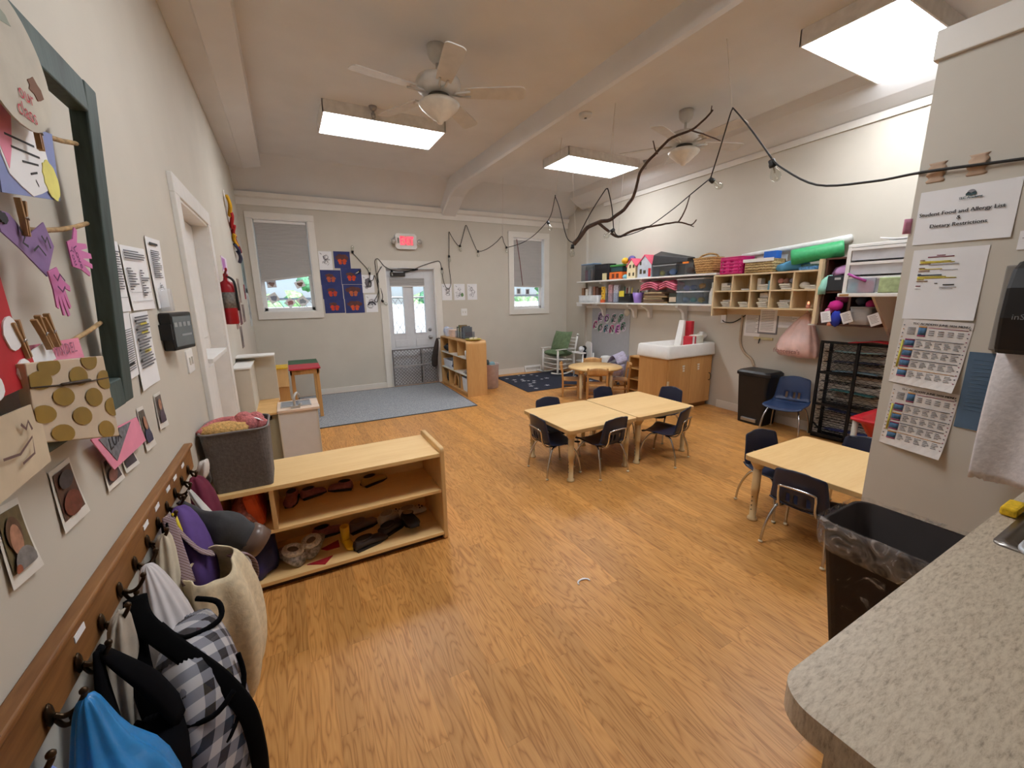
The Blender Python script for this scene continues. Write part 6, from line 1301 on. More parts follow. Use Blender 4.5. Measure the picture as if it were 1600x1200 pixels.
pin(.935, 1.442, -.372, 14, 'left clothespin above the gold dotted envelope'); pin(1.015, 1.447, -.375, 24, 'middle clothespin above the gold dotted envelope'); pin(1.045, 1.449, -.375, 22, 'right clothespin holding the pink note')
# ---------------- papers on the left wall ----------------
def bil(Q, u, v): 
    a = Vector(Q[3]).lerp(Vector(Q[2]), u); b = Vector(Q[0]).lerp(Vector(Q[1]), u); return a.lerp(b, v)
def lq(m, Q, u0, u1, v0, v1, x, mi): 
    m.add([(x, *bil(Q, u, v)) for u, v in ((u0, v0), (u1, v0), (u1, v1), (u0, v1))], [(0, 1, 2, 3)], mi)
def wallpaper(Q, label, marks, name='notice_sheet', cat='paper', base=None, grp='printed sheets on the left wall', extra=()):
    m = MB(); nu = 6
    def fn(u, v): y, z = bil(Q, u, v); return (-.4435 + .002 + .003 * (1 - v) ** 3 + .002 * abs(2 * u - 1) ** 3, y, z)
    m.grid(fn, nu, 6, 0, False)
    for (u0, u1, v0, v1, mi) in marks: lq(m, Q, u0, u1, v0, v1, -.4352, mi)
    return tag(m.build(name, [base or PAPER, mat('print grey', (96, 96, 104), .7), mat('highlighter', (228, 214, 84), .6), INK] + list(extra), solid=.0012), label, cat, grp)
rnd = random.Random(4)
def lines(n, v1, v0, u0=.1, u1=.9, var=.3, mi=1): return [(u0, u1 - var * rnd.random(), v1 - (v1 - v0) * k / n, v1 - (v1 - v0) * (k + .45) / n, mi) for k in range(n)]
wallpaper([(1.545, 1.672), (1.762, 1.683), (1.748, 1.471), (1.52, 1.468)], 'large printed form at the upper left of the sheets beside the green frame', [(.4, .58, .93, .955, 3)] + [x for c in (.06, .28, .52, .74) for x in lines(16, .86, .30, c, c + .22, .14)] + [(.08, .95, .2, .206, 1)])
wallpaper([(1.775, 1.677), (2.05, 1.69), (2.035, 1.474), (1.775, 1.471)], 'printed form in the middle of the upper row of sheets', lines(4, .93, .78, .06, .9) + lines(9, .66, .3, .06, .44) + lines(11, .64, .2, .58, .95) + [(.06, .92, .28, .285, 1), (.06, .92, .14, .145, 1)])
wallpaper([(2.09, 1.742), (2.31, 1.75), (2.262, 1.477), (2.089, 1.472)], 'narrow printed sheet in a clear sleeve, rightmost of the upper row', [(.15, .7, .90, .93, 3)] + lines(14, .82, .42, .15, .8) + lines(4, .36, .25, .45, .75))
wallpaper([(1.525, 1.460), (1.735, 1.468), (1.70, 1.274), (1.497, 1.262)], 'lower left sheet of ruled lines with a black stamp', [(.3, .36, .82, .93, 3), (-.0, .06, .45, .78, 2)] + [(.1, .92, .74 - .034 * k, .74 - .034 * k + .009, 1) for k in range(19)] + [(.62, .85, .2, .24, 3)])
wallpaper([(1.74, 1.463), (1.935, 1.467), (1.915, 1.218), (1.708, 1.216)], 'lower right sheet with yellow highlighted lines', lines(18, .95, .25, .15, .92) + [(.12, .2, v, v + .03, 3) for v in (.88, .77, .64, .5, .36)] + [(.4, .75, v, v + .03, 2) for v in (.83, .72, .46)])
t = thing('plastic_sleeve', 'clear plastic sleeve end below the rightmost upper sheet', 'sleeve', (-.43, 2.2, 1.46)); m = MB(); m.grid(lambda u, v: (-.436 + .02 * math.sin(math.pi * u), 2.12 + .2 * u, 1.46 + .09 * v), 8, 4); m.build('film', mat('sleeve film', (226, 228, 232), .15, alpha=.28), t, solid=.001)
# snapshots
def snap(Q, label, cols, seed):
    m = MB(); nu = 4
    def fn(u, v): y, z = bil(Q, u, v); return (-.4435 + .002 + .008 * (1 - v) ** 2 * (.4 + .6 * u), y, z)
    m.grid(fn, 5, 5, 0, False)
    rn = random.Random(seed)
    def fn2(u, v): y, z = bil(Q, .09 + .82 * u, .16 + .76 * v); vv = .16 + .76 * v; return (-.4435 + .0034 + .008 * (1 - vv) ** 2 * (.4 + .6 * (.09 + .82 * u)), y, z)
    m.grid(fn2, 5, 6, 1, False)
    for (cu, cv, ru, rv, mi) in cols[1]:
        pts = []
        for k in range(16):
            a = 2 * math.pi * k / 16; u, v = min(.91, max(.09, cu + ru * math.cos(a))), min(.92, max(.16, cv + rv * math.sin(a))); y, z = bil(Q, u, v); pts.append((-.4435 + .0046 + .0006 * mi + .008 * (1 - v) ** 2 * (.4 + .6 * u), y, z))
        m.add(pts, [tuple(range(16))], mi)
    return tag(m.build('snapshot', [mat('photo border', (226, 222, 214), .5)] + [mat('photo tone %d %d %d' % c, c, .5, var=.3, scale=60) for c in cols[0]]), label, 'photo', 'snapshots on the left wall')
SK = (176, 128, 104)
snap([(.905, 1.183), (.975, 1.176), (.977, 1.042), (.895, 1.046)], 'snapshot of a child in a grey shirt, nearest on the left wall', [((104, 92, 64), (92, 66, 50), SK, (128, 126, 126), (150, 84, 60)), [(.42, .62, .27, .22, 2), (.42, .54, .2, .2, 3), (.5, .24, .34, .18, 4), (.2, .2, .1, .06, 5)]], 1)
snap([(1.083, 1.178), (1.172, 1.180), (1.183, 1.048), (1.078, 1.049)], 'dark red snapshot under the green frame', [((84, 56, 46), (110, 52, 40), (60, 56, 66)), [(.5, .35, .36, .2, 2), (.5, .75, .32, .14, 3)]], 2)
snap([(1.315, 1.12), (1.392, 1.12), (1.407, 1.037), (1.308, 1.039)], 'snapshot half hidden under the left end of the pink card', [((70, 62, 66), (130, 84, 76)), [(.4, .4, .3, .2, 2)]], 3)
snap([(1.432, 1.115), (1.515, 1.112), (1.534, 1.032), (1.437, 1.038)], 'snapshot half hidden under the right end of the pink card', [((66, 62, 72), (96, 72, 62)), [(.5, .7, .3, .2, 2)]], 4)
snap([(1.628, 1.178), (1.69, 1.173), (1.72, 1.033), (1.632, 1.034)], 'snapshot of a child in navy, right of the gold dotted envelope', [((96, 88, 80), (60, 64, 92), SK), [(.5, .3, .36, .2, 2), (.5, .62, .2, .16, 3)]], 5)
snap([(1.822, 1.181), (1.905, 1.179), (1.903, 1.05), (1.81, 1.056)], 'snapshot of two children, farthest right above the coat hooks', [((104, 92, 88), (78, 66, 82), SK), [(.5, .3, .34, .2, 2), (.45, .68, .2, .16, 3)]], 6)
hung([(1.235, 1.196), (1.55, 1.168), (1.585, 1.085), (1.32, 1.09)], -.425, 'pink_card', 'bright pink card with a grey picture below the gold dotted envelope', 'card', PINKP, lambda m, F: (flat(m, F, [(1.27, 1.185), (1.49, 1.17), (1.345, 1.105)], .002, .0035, 1), m.text('LUX', .045, F @ Matrix.Translation((1.36, 1.145, .0045)) @ Matrix.Rotation(R(6), 4, 'Z'), 2)), mats=(mat('grey picture', (112, 114, 122), .6, var=.4, scale=70), INK))
# wall tablet
t = thing('wall_tablet', 'black alarm tablet tilted out from the left wall beside the sheets', 'tablet', (-.41, 2.12, 1.31)); ta = R(14)
m = MB(); m.M = Matrix.Translation((-.402, 2.155, 1.38)) @ Matrix.Rotation(ta * -1, 4, 'Z'); m.box(-.022, .018, -.085, .085, -.075, .075); m.build('body', BLACK, t, bevel=.006)
m = MB(); m.M = Matrix.Translation((-.402, 2.155, 1.38)) @ Matrix.Rotation(ta * -1, 4, 'Z'); m.box(.018, .0195, -.072, .072, -.06, .06); m.build('screen', mat('dim grey screen', (104, 112, 116), .25, var=.06), t)
m = MB(); m.M = Matrix.Translation((-.402, 2.155, 1.38)) @ Matrix.Rotation(ta * -1, 4, 'Z')
for k in range(4): m.box(.0195, .0202, -.065 + .034 * k, -.043 + .034 * k, .018, .036)
m.box(.0195, .0202, -.02, .06, -.02, -.012); m.build('icons', mat('screen icon', (150, 156, 160), .4), t)
MB().box(-.444, -.405, 2.06, 2.13, 1.35, 1.41).build('mount', BLACK, t)
# teal sequin cloth on the door
t = MB().loft([(-.49, 3.06, 1.03, .008, .02), (-.485, 3.05, .99, .012, .06), (-.485, 3.03, .90, .014, .09), (-.485, 3.03, .75, .016, .10), (-.485, 3.03, .5, .016, .10)], 24, fold=.12, nf=7)
m_, N_, L_, b_ = blank('teal sequins'); tc_ = N_.new('ShaderNodeTexCoord'); vo_ = N_.new('ShaderNodeTexVoronoi'); vo_.inputs['Scale'].default_value = 120; L_.new(tc_.outputs['Object'], vo_.inputs['Vector']); rp_ = ramp(N_, [(.0, (10, 60, 70)), (.6, (24, 112, 118)), (1, (110, 190, 190))]); L_.new(vo_.outputs['Color'], rp_.inputs[0]); L_.new(rp_.outputs[0], b_.inputs['Base Color']); b_.inputs['Roughness'].default_value = .3
tag(t.build('sequin_bag', m_), 'teal sequinned bag hanging on the left door', 'bag')
# fire extinguisher and what hangs past the door
t = thing('fire_extinguisher', 'red fire extinguisher hung on the left wall past the door', 'fire extinguisher', (-.39, 3.945, 1.3)); c = (-.388, 3.945, 0)
MB().lathe([(.044, 1.315), (.05, 1.325), (.05, 1.60), (.04, 1.635), (.018, 1.65), (.016, 1.665)], c, 22).build('cylinder', mat('extinguisher red', (166, 22, 36), .3), t)
m = MB(); m.lathe([(.0505, 1.44), (.0505, 1.56)], c, 22); m.build('label', mat('extinguisher label', (120, 116, 112), .5, var=.4, scale=60), t)
m = MB(); m.box(-.40, -.376, 3.93, 3.96, 1.66, 1.70).tube([(-.388, 3.945, 1.70), (-.37, 3.88, 1.725), (-.365, 3.82, 1.73)], .008, 6).tube([(-.388, 3.945, 1.685), (-.37, 3.88, 1.69), (-.365, 3.83, 1.68)], .007, 6); m.build('handle', mat('extinguisher red', (0, 0, 0)), t)
MB().tube(smooth([(-.375, 3.93, 1.68), (-.335, 3.92, 1.64), (-.33, 3.93, 1.52), (-.332, 3.95, 1.42)], 5), .009, 7).build('hose', BLACK, t)
MB().tube([(-.388 + .012 * math.cos(a * .8), 3.975, 1.69 + .02 * math.sin(a * .8)) for a in range(9)], .003, 5).build('pin_ring', STEEL, t)
MB().box(-.444, -.43, 3.91, 3.98, 1.40, 1.68).build('wall_bracket', STEEL, t)
m = MB(); F = fL(4.57, 1.81, -.444); flat(m, F, rrect(-.19, .19, -.065, .065, .005, 2), 0, .004, 0); flat(m, F, rrect(-.16, .05, -.05, .05, .005, 2), .004, .005, 1); tag(m.build('pink_sign', [mat('pale pink sign', (222, 206, 224), .5), mat('violet print', (176, 110, 180), .5)]), 'pale pink and violet sign above the fire extinguisher', 'sign')
t = thing('ribbon_kite', 'yellow and red ribbon decoration hanging high on the left wall', 'decoration', (-.42, 5.6, 2.0))
for i, (y0, z0, y1, z1, w0, w1, c) in enumerate([(5.42, 2.56, 5.55, 2.38, .09, .06, (226, 176, 30)), (5.50, 2.41, 5.68, 2.28, .07, .10, (196, 36, 44)), (5.62, 2.30, 5.80, 2.20, .06, .03, (196, 36, 44)), (5.66, 2.21, 5.76, 2.10, .05, .06, (236, 178, 40)), (5.78, 2.22, 5.90, 2.04, .03, .03, (150, 30, 40)), (5.70, 2.11, 5.80, 2.02, .06, .04, (60, 66, 96)), (5.78, 2.04, 5.94, 1.93, .05, .01, (70, 76, 110))]):
    m = MB()
    def fn(u, v): y = y0 + (y1 - y0) * v; z = z0 + (z1 - z0) * v; w = w0 + (w1 - w0) * v; return (-.412 + .014 * math.sin(4 * v + i) + .01 * math.sin(u * 6), y + (u - .5) * w, z + (u - .5) * w * .4)
    m.grid(fn, 5, 8); m.build('ribbon', mat('ribbon %d %d %d' % c, c, .7), t, solid=.02)
MB().cyl((-.43, 5.36, 2.60), (-.43, 5.42, 2.45), .006).build('stick', WHITE, t)
for i, (y0, z0, w, h, c, lb) in enumerate([(6.62, 1.82, .42, .46, (128, 150, 152), 'blue-grey poster high at the far end of the left wall'), (4.85, 1.55, .30, .26, (226, 226, 226), 'white sheet right of the fire extinguisher'), (5.20, 1.56, .22, .22, (110, 96, 88), 'brown photo collage right of the white sheet'), (5.60, 1.60, .24, .26, (142, 120, 108), 'tan photo strip in the middle of the far photo group'), (4.95, 1.32, .24, .20, (150, 126, 116), 'small tan photo under the white sheet'), (5.35, 1.36, .24, .24, (120, 76, 76), 'reddish photo strip in the far photo group'), (5.75, 1.35, .26, .2, (132, 112, 104), 'tan photo lower right in the far photo group'), (5.15, 1.12, .2, .22, (124, 112, 106), 'lowest brown photo strip on the far left wall'), (6.35, 1.60, .16, .18, (150, 36, 50), 'red card at the far end of the left wall'), (6.7, 1.40, .3, .5, (196, 200, 198), 'pale green sheet at the far end of the left wall')]):
    m = MB(); F = fL(y0, z0, -.444); flat(m, F, rrect(-w / 2, w / 2, -h / 2, h / 2, .004, 1), 0, .004, 0); flat(m, F, blob(.0, .0, w * .3, h * .3, 12, .2, i), .004, .005, 1)
    tag(m.build('wall_picture', [mat('picture paper %d' % i, c, .6, var=.3, scale=14), mat('picture tone %d' % i, tuple(int(x * .7) for x in c), .6)]), lb, 'picture', 'pictures on the far left wall')
# ---------------- coat rack ----------------
OAK = wood('aged oak board', (158, 110, 62), (112, 70, 34), 7, 'y', .5)
t = thing('coat_rack', 'long oak coat rack board with bronze hooks on the left wall', 'coat rack', (-.43, 1.3, .80))
MB().box(-.444, -.424, .45, 2.10, .805, .905).build('board', OAK, t, bevel=.003); MB().box(-.444, -.414, .45, 2.10, .900, .914).build('top_moulding', OAK, t, bevel=.004)
BRZ = mat('bronze hook', (70, 54, 38), .35, .8, var=.25, scale=40)
HY = [.738 + .113 * k for k in range(12)]
for y in HY:
    m = MB(); m.lathe([(.0, .0), (.009, .002), (.012, .004), (.010, .007), (0, .009)], (0, 0, 0), 12); k0 = len(m.v)
    m.v = [Vector((-.424 + p.z, y + p.x, .835 + p.y * 1.8)) for p in m.v]
    m.tube(smooth([(-.415, y, .832), (-.403, y, .824), (-.388, y, .830), (-.376, y, .848), (-.374, y, .856)], 5), [.0045] * 20 + [.0045], 7).ball((-.374, y, .859), .0065, 10)
    m.tube(smooth([(-.415, y, .826), (-.408, y, .808), (-.399, y, .806), (-.394, y, .814)], 4), .004, 7).ball((-.393, y, .818), .0065, 10)
    m.build('hook', BRZ, t)
for y in (1.93, 1.80, 1.70, 1.56, 1.44, 1.0): MB().box(-.424, -.4225, y - .022, y + .022, .868, .882).build('name_tag', PAPER, t)
# ---------------- hanging bags ----------------
def cloth(name, col, **k): return mat(name, col, .9, var=k.pop('var', .12), scale=k.pop('scale', 20), bump=.25, **k)
def hang(name, label, cat, rings, mt, fold=.12, nf=7, n=30, seed=0, grp='bags and clothes on the coat hooks'):
    cx, cy = rings[0][0], rings[0][1]; t = thing(name, label, cat, (cx, cy, rings[-1][2]), 0, grp)
    MB().loft(rings, n, fold=fold, nf=nf, seed=seed).build('body', mt, t, sub=1); return t
hang('maroon_jacket', 'maroon fleece hanging nearest the shoe shelf', 'jacket', [(-.385, 1.868, .845, .015, .02), (-.37, 1.86, .81, .03, .05), (-.36, 1.85, .74, .04, .075), (-.355, 1.85, .66, .045, .085), (-.35, 1.85, .58, .045, .09), (-.35, 1.85, .56, .03, .07)], cloth('maroon fleece', (104, 26, 52)), .12, 5)
hang('white_scarf', 'small white cloth hung on the farthest hook', 'cloth', [(-.365, 1.981, .865, .012, .02), (-.37, 1.98, .84, .02, .03), (-.375, 1.98, .80, .018, .03), (-.38, 1.98, .79, .008, .02)], cloth('white cloth', (214, 206, 198)), .2, 4)
t = thing('mesh_sack', 'dark grey drawstring sack sticking out from the hooks over the shoe shelf', 'bag', (-.39, 1.67, .6), 0, 'bags and clothes on the coat hooks')
P = [Vector(p) for p in ((-.392, 1.66, .835), (-.365, 1.655, .80), (-.34, 1.65, .775), (-.315, 1.65, .75), (-.285, 1.65, .715), (-.25, 1.65, .68), (-.215, 1.65, .65), (-.19, 1.65, .63), (-.178, 1.65, .62))]
m = MB(); m.tube(smooth(P, 3), [.010, .013, .015, .017, .018, .019, .021, .024, .03, .038, .046, .052, .055, .057, .057, .056, .055, .054, .053, .052, .05, .047, .044, .04, .03], 18)
m.v = [p + Vector((noise.noise(p * 22), noise.noise(p * 22 + Vector((9, 0, 0))), noise.noise(p * 22 + Vector((0, 9, 0))))) * .010 for p in m.v]; m.build('body', cloth('dark grey mesh', (62, 62, 64)), t)
m = MB(); m.tube([(-.222, 1.65, .657), (-.20, 1.65, .638), (-.176, 1.65, .617)], [.057, .0565, .050], 18); m.build('brown_end', mat('brown vinyl end', (112, 92, 82), .3), t)
hang('purple_jacket', 'purple jacket hanging behind the grey sack', 'jacket', [(-.39, 1.62, .84, .015, .03), (-.375, 1.60, .80, .035, .06), (-.36, 1.57, .72, .05, .08), (-.35, 1.55, .64, .05, .085), (-.345, 1.55, .57, .045, .08), (-.345, 1.55, .55, .02, .05)], cloth('purple cloth', (92, 66, 132)), .1, 5)
t = hang('black_bag', 'black bag with yellow piping hanging beside the purple jacket', 'bag', [(-.398, 1.53, .85, .012, .03), (-.395, 1.52, .80, .018, .045), (-.39, 1.50, .65, .022, .05), (-.385, 1.50, .45, .024, .055), (-.385, 1.50, .43, .01, .03)], mat('black cloth', (9, 9, 13), .95, var=.2, spec=.1), .08, 4)
MB().tube([(-.388, 1.56, .845), (-.372, 1.535, .78), (-.366, 1.525, .66)], .006, 6).build('piping', mat('yellow piping', (222, 200, 40), .6), t)
hang('cream_cloth', 'long cream cloth hanging from the hook left of the tote bag', 'cloth', [(-.385, 1.42, .848, .012, .022), (-.385, 1.415, .80, .022, .04), (-.39, 1.40, .66, .024, .05), (-.39, 1.39, .5, .026, .055), (-.39, 1.38, .34, .028, .06), (-.39, 1.38, .32, .02, .05)], cloth('cream cloth', (206, 196, 174)), .2, 6)
CAN = cloth('cream canvas', (214, 198, 166), scale=50)
t = thing('canvas_tote', 'cream canvas tote with striped straps bulging from the coat hooks', 'bag', (-.28, 1.46, .2), 0, 'bags and clothes on the coat hooks')
m = MB(); m.loft([(-.295, 1.44, .70, .062, .105), (-.29, 1.45, .66, .075, .125), (-.28, 1.46, .56, .088, .14), (-.275, 1.465, .44, .095, .15), (-.28, 1.46, .33, .088, .145), (-.29, 1.45, .25, .07, .12), (-.30, 1.44, .22, .03, .07)], 40, fold=.15, nf=5, seed=4, cap=False); m.add([m.v[240 + j] for j in range(40)], [tuple(range(40))], 0)
m.build('body', CAN, t, solid=.005, sub=1)
m_, N_, L_, b_ = blank('striped webbing'); tc_ = N_.new('ShaderNodeTexCoord'); wv = N_.new('ShaderNodeTexWave'); wv.bands_direction = 'DIAGONAL'; wv.inputs['Scale'].default_value = 55; L_.new(tc_.outputs['Object'], wv.inputs[0]); rp_ = ramp(N_, [(.2, (96, 72, 84)), (.45, (196, 160, 140)), (.7, (214, 206, 190)), (.9, (110, 84, 120))]); L_.new(wv.outputs['Fac'], rp_.inputs[0]); L_.new(rp_.outputs[0], b_.inputs['Base Color']); b_.inputs['Roughness'].default_value = .9
STRP = m_
for a in ([(-.345, 1.40, .68), (-.37, 1.46, .77), (-.392, 1.52, .848), (-.375, 1.52, .80), (-.33, 1.50, .73), (-.30, 1.52, .695)], [(-.26, 1.52, .67), (-.22, 1.55, .65), (-.20, 1.57, .60), (-.205, 1.58, .54), (-.23, 1.56, .53)]):
    MB().tube(smooth(a, 5), .016, 8, flat=.25).build('strap', STRP, t)
hang('print_tote', 'white tote with a teal print hanging behind the canvas tote', 'bag', [(-.385, 1.755, .845, .006, .01), (-.36, 1.75, .78, .010, .02), (-.32, 1.74, .70, .014, .03), (-.30, 1.73, .64, .05, .08), (-.285, 1.73, .55, .06, .10), (-.29, 1.73, .44, .06, .10), (-.30, 1.73, .41, .03, .07)], cloth('white tote cloth', (206, 204, 198), var=.2, scale=18), .1, 5)
t = hang('plastic_bag', 'white plastic carrier bag with red dots hanging in the middle of the hooks', 'bag', [(-.392, 1.275, .842, .010, .014), (-.385, 1.27, .80, .025, .035), (-.37, 1.25, .70, .05, .075), (-.36, 1.24, .58, .06, .095), (-.36, 1.23, .48, .055, .09), (-.365, 1.23, .45, .02, .05)], mat('white plastic film', (222, 218, 220), .3, var=.06, bump=.3, alpha=.93), .10, 12, 44)
m = MB()
for y, z, r in ((1.30, .63, .014), (1.275, .56, .02), (1.30, .53, .018), (1.25, .51, .02), (1.285, .595, .012)): m.ball((-.372 + .055, y - .05, z), (.018, r, r * 1.1), 10)
m.build('red_dots', mat('red print', (180, 28, 52), .4), t)
hang('beige_cloth', 'beige grey cloth hanging behind the black straps', 'cloth', [(-.39, 1.08, .85, .012, .03), (-.40, 1.08, .78, .02, .06), (-.405, 1.08, .6, .022, .085), (-.405, 1.08, .3, .024, .10), (-.405, 1.08, .08, .024, .10), (-.405, 1.08, .06, .01, .06)], cloth('beige grey cloth', (176, 166, 152)), .22, 6)
def plaid():
    m, N, L, b = blank('plaid mesh'); tc = N.new('ShaderNodeTexCoord'); mp = N.new('ShaderNodeMapping'); mp.inputs['Rotation'].default_value = (R(40), R(20), R(10)); L.new(tc.outputs['Object'], mp.inputs[0])
    sp = N.new('ShaderNodeSeparateXYZ'); L.new(mp.outputs[0], sp.inputs[0])
    a = mathn(N, L, 'GREATER_THAN', mathn(N, L, 'FRACT', mathn(N, L, 'MULTIPLY', sp.outputs[1], 21)), .5); c = mathn(N, L, 'GREATER_THAN', mathn(N, L, 'FRACT', mathn(N, L, 'MULTIPLY', sp.outputs[2], 21)), .5)
    s = mathn(N, L, 'MULTIPLY', mathn(N, L, 'ADD', a, c), .5); rp = ramp(N, [(.0, (206, 204, 208)), (.5, (140, 142, 154)), (1.0, (40, 40, 50))]); rp.color_ramp.interpolation = 'CONSTANT'
    rp.color_ramp.elements[1].position = .4; rp.color_ramp.elements[2].position = .9
    L.new(s, rp.inputs[0]); L.new(rp.outputs[0], b.inputs['Base Color']); b.inputs['Roughness'].default_value = .6; b.inputs['Alpha'].default_value = .8
    return m
t = thing('plaid_bag', 'see-through black and white plaid bag with wide black straps near the bottom of the view', 'bag', (-.30, 1.12, .15), 0, 'bags and clothes on the coat hooks')
m = MB(); m.loft([(-.31, 1.16, .70, .045, .10), (-.30, 1.14, .66, .07, .125), (-.29, 1.11, .56, .092, .15), (-.29, 1.09, .42, .098, .16), (-.295, 1.09, .28, .09, .155), (-.30, 1.09, .18, .05, .12), (-.30, 1.09, .16, .02, .06)], 36, fold=.05, nf=5, seed=2); m.build('body', plaid(), t, sub=1)
STR2 = mat('black webbing', (8, 8, 10), .95, var=.2, spec=.1)
for a in ([(-.392, 1.175, .815), (-.37, 1.12, .78), (-.31, 1.08, .71), (-.24, 1.05, .62), (-.195, 1.03, .52), (-.185, 1.02, .40), (-.19, 1.02, .30)], [(-.392, 1.17, .815), (-.385, 1.10, .74), (-.365, 1.04, .66), (-.34, 1.0, .58), (-.30, .965, .50)]):
    MB().tube(smooth(a, 5), .021, 8, flat=.22).build('strap', STR2, t)
m = MB(); m.tube(smooth([(-.355, 1.16, .735), (-.31, 1.13, .70), (-.245, 1.17, .69), (-.25, 1.22, .71), (-.30, 1.25, .72)], 5), .007, 6); m.tube(smooth([(-.38, 1.0, .63), (-.32, .98, .60), (-.25, .985, .585), (-.21, 1.02, .60)], 5), .006, 6).tube(smooth([(-.205, 1.10, .63), (-.20, 1.08, .56), (-.23, 1.0, .50), (-.30, .965, .49)], 5), .006, 6); m.build('edge_binding', STR2, t)
tag(MB().ball((-.28, 1.14, .52), (.05, .06, .06), 12, 0, .3).build('yellow_pouch', mat('yellow pouch', (206, 190, 80), .6)), 'yellow pouch inside the see-through plaid bag', 'pouch')
tag(MB().loft([(-.29, 1.07, .24, .06, .10), (-.29, 1.07, .34, .07, .12), (-.29, 1.07, .44, .06, .10), (-.29, 1.07, .46, .02, .04)], 20, fold=.15).build('blue_towel', cloth('blue towel', (96, 140, 180))), 'pale blue towel inside the see-through plaid bag', 'towel')
t = hang('black_tote', 'plain black bag with two wide straps beside the blue bag', 'bag', [(-.345, .95, .63, .05, .085), (-.345, .95, .60, .055, .095), (-.34, .95, .45, .05, .095), (-.34, .95, .40, .02, .05)], cloth('black cloth', (0, 0, 0)), .05, 4)
for a in ([(-.392, .968, .85), (-.37, .975, .80), (-.335, .985, .72), (-.305, .99, .62)], [(-.392, .962, .85), (-.39, .945, .78), (-.385, .925, .70), (-.38, .90, .62)]): MB().tube(smooth(a, 4), [.012 + .022 * min(1, k / 8) for k in range(13)], 8, flat=.35).build('strap', cloth('black cloth', (0, 0, 0)), t)
t = hang('blue_bag', 'bright blue plastic bag at the bottom left of the view', 'bag', [(-.375, .852, .85, .010, .016), (-.375, .85, .80, .022, .03), (-.37, .84, .73, .035, .05), (-.355, .83, .69, .06, .075), (-.345, .82, .62, .075, .09), (-.34, .82, .45, .08, .10), (-.345, .82, .3, .05, .08), (-.345, .82, .28, .02, .04)], mat('blue plastic film', (44, 136, 206), .3, var=.12, bump=.5, scale=18), .11, 9, 40)
hang('lavender_bag', 'lavender blue bag on the nearest hook at the very corner of the view', 'bag', [(-.39, .738, .84, .01, .02), (-.39, .735, .79, .02, .035), (-.38, .73, .7, .04, .05), (-.38, .73, .5, .05, .06), (-.38, .73, .48, .02, .03)], mat('lavender film', (132, 150, 214), .4), .1, 6)
# ---------------- grey bin with plush on the shoe shelf ----------------
t = thing('fabric_bin', 'grey felt storage bin of plush toys standing on the shoe shelf', 'bin', (-.285, 2.42, .578))
def rr_ring(x0, x1, y0, y1, r, z): return [Vector((x, y, z)) for x, y in rrect(x0, x1, y0, y1, r, 5)]
FELT = mat('grey felt', (104, 98, 96), .95, var=.18, scale=70, bump=.3)
rs = [rr_ring(-.401, -.158, 2.30, 2.54, .02, .5795), rr_ring(-.430, -.148, 2.275, 2.565, .05, .885), rr_ring(-.424, -.154, 2.281, 2.559, .047, .885), rr_ring(-.395, -.164, 2.306, 2.534, .02, .59)]
n = len(rs[0]); m = MB(); m.add(sum(rs, []), [(k * n + j, k * n + (j + 1) % n, (k + 1) * n + (j + 1) % n, (k + 1) * n + j) for k in range(3) for j in range(n)] + [tuple(range(n))[::-1], tuple(range(3 * n, 4 * n))]); m.build('bin_body', FELT, t)
m = MB(); m.tube(rr_ring(-.430, -.148, 2.275, 2.565, .05, .886), .005, 6, closed=True); m.build('rim', mat('pale felt edge', (134, 128, 126), .95), t)
def fur(name, col): return mat(name, col, .95, var=.28, scale=90, bump=.8)
tag(MB().ball((-.33, 2.345, .885), (.10, .055, .04), 20, 0, .25, 2).build('plush_toy', fur('golden fur', (214, 170, 106))), 'golden furry plush lying at the front of the grey bin', 'plush toy')
t = thing('pink_plush', 'dusty pink plush with a white tag in the grey bin', 'plush toy', (-.25, 2.45, .85)); m = MB()
for dx, dy, dz, r in ((-.02, .0, .03, .045), (.03, .01, .025, .04), (-.06, -.01, .01, .04), (.055, -.02, .0, .035), (0, -.03, .015, .045)): m.ball((-.235 + dx, 2.43 + dy, .87 + dz), r, 14)
m.build('body', fur('dusty pink fur', (196, 116, 116)), t); m = MB(); m.M = Matrix.Translation((-.19, 2.40, .905)) @ Matrix.Rotation(R(30), 4, 'Y'); m.box(-.025, .025, -.012, .012, 0, .002); m.build('tag', PAPER, t)
tag(MB().tube(smooth([(-.44 + .012, 2.33, .885), (-.40, 2.40, .90), (-.36, 2.46, .905), (-.30, 2.48, .90)], 5), .016, 10).build('pink_tail', fur('dusty pink fur', (0, 0, 0))), 'dusty pink plush arm stretched along the back of the grey bin', 'plush toy')
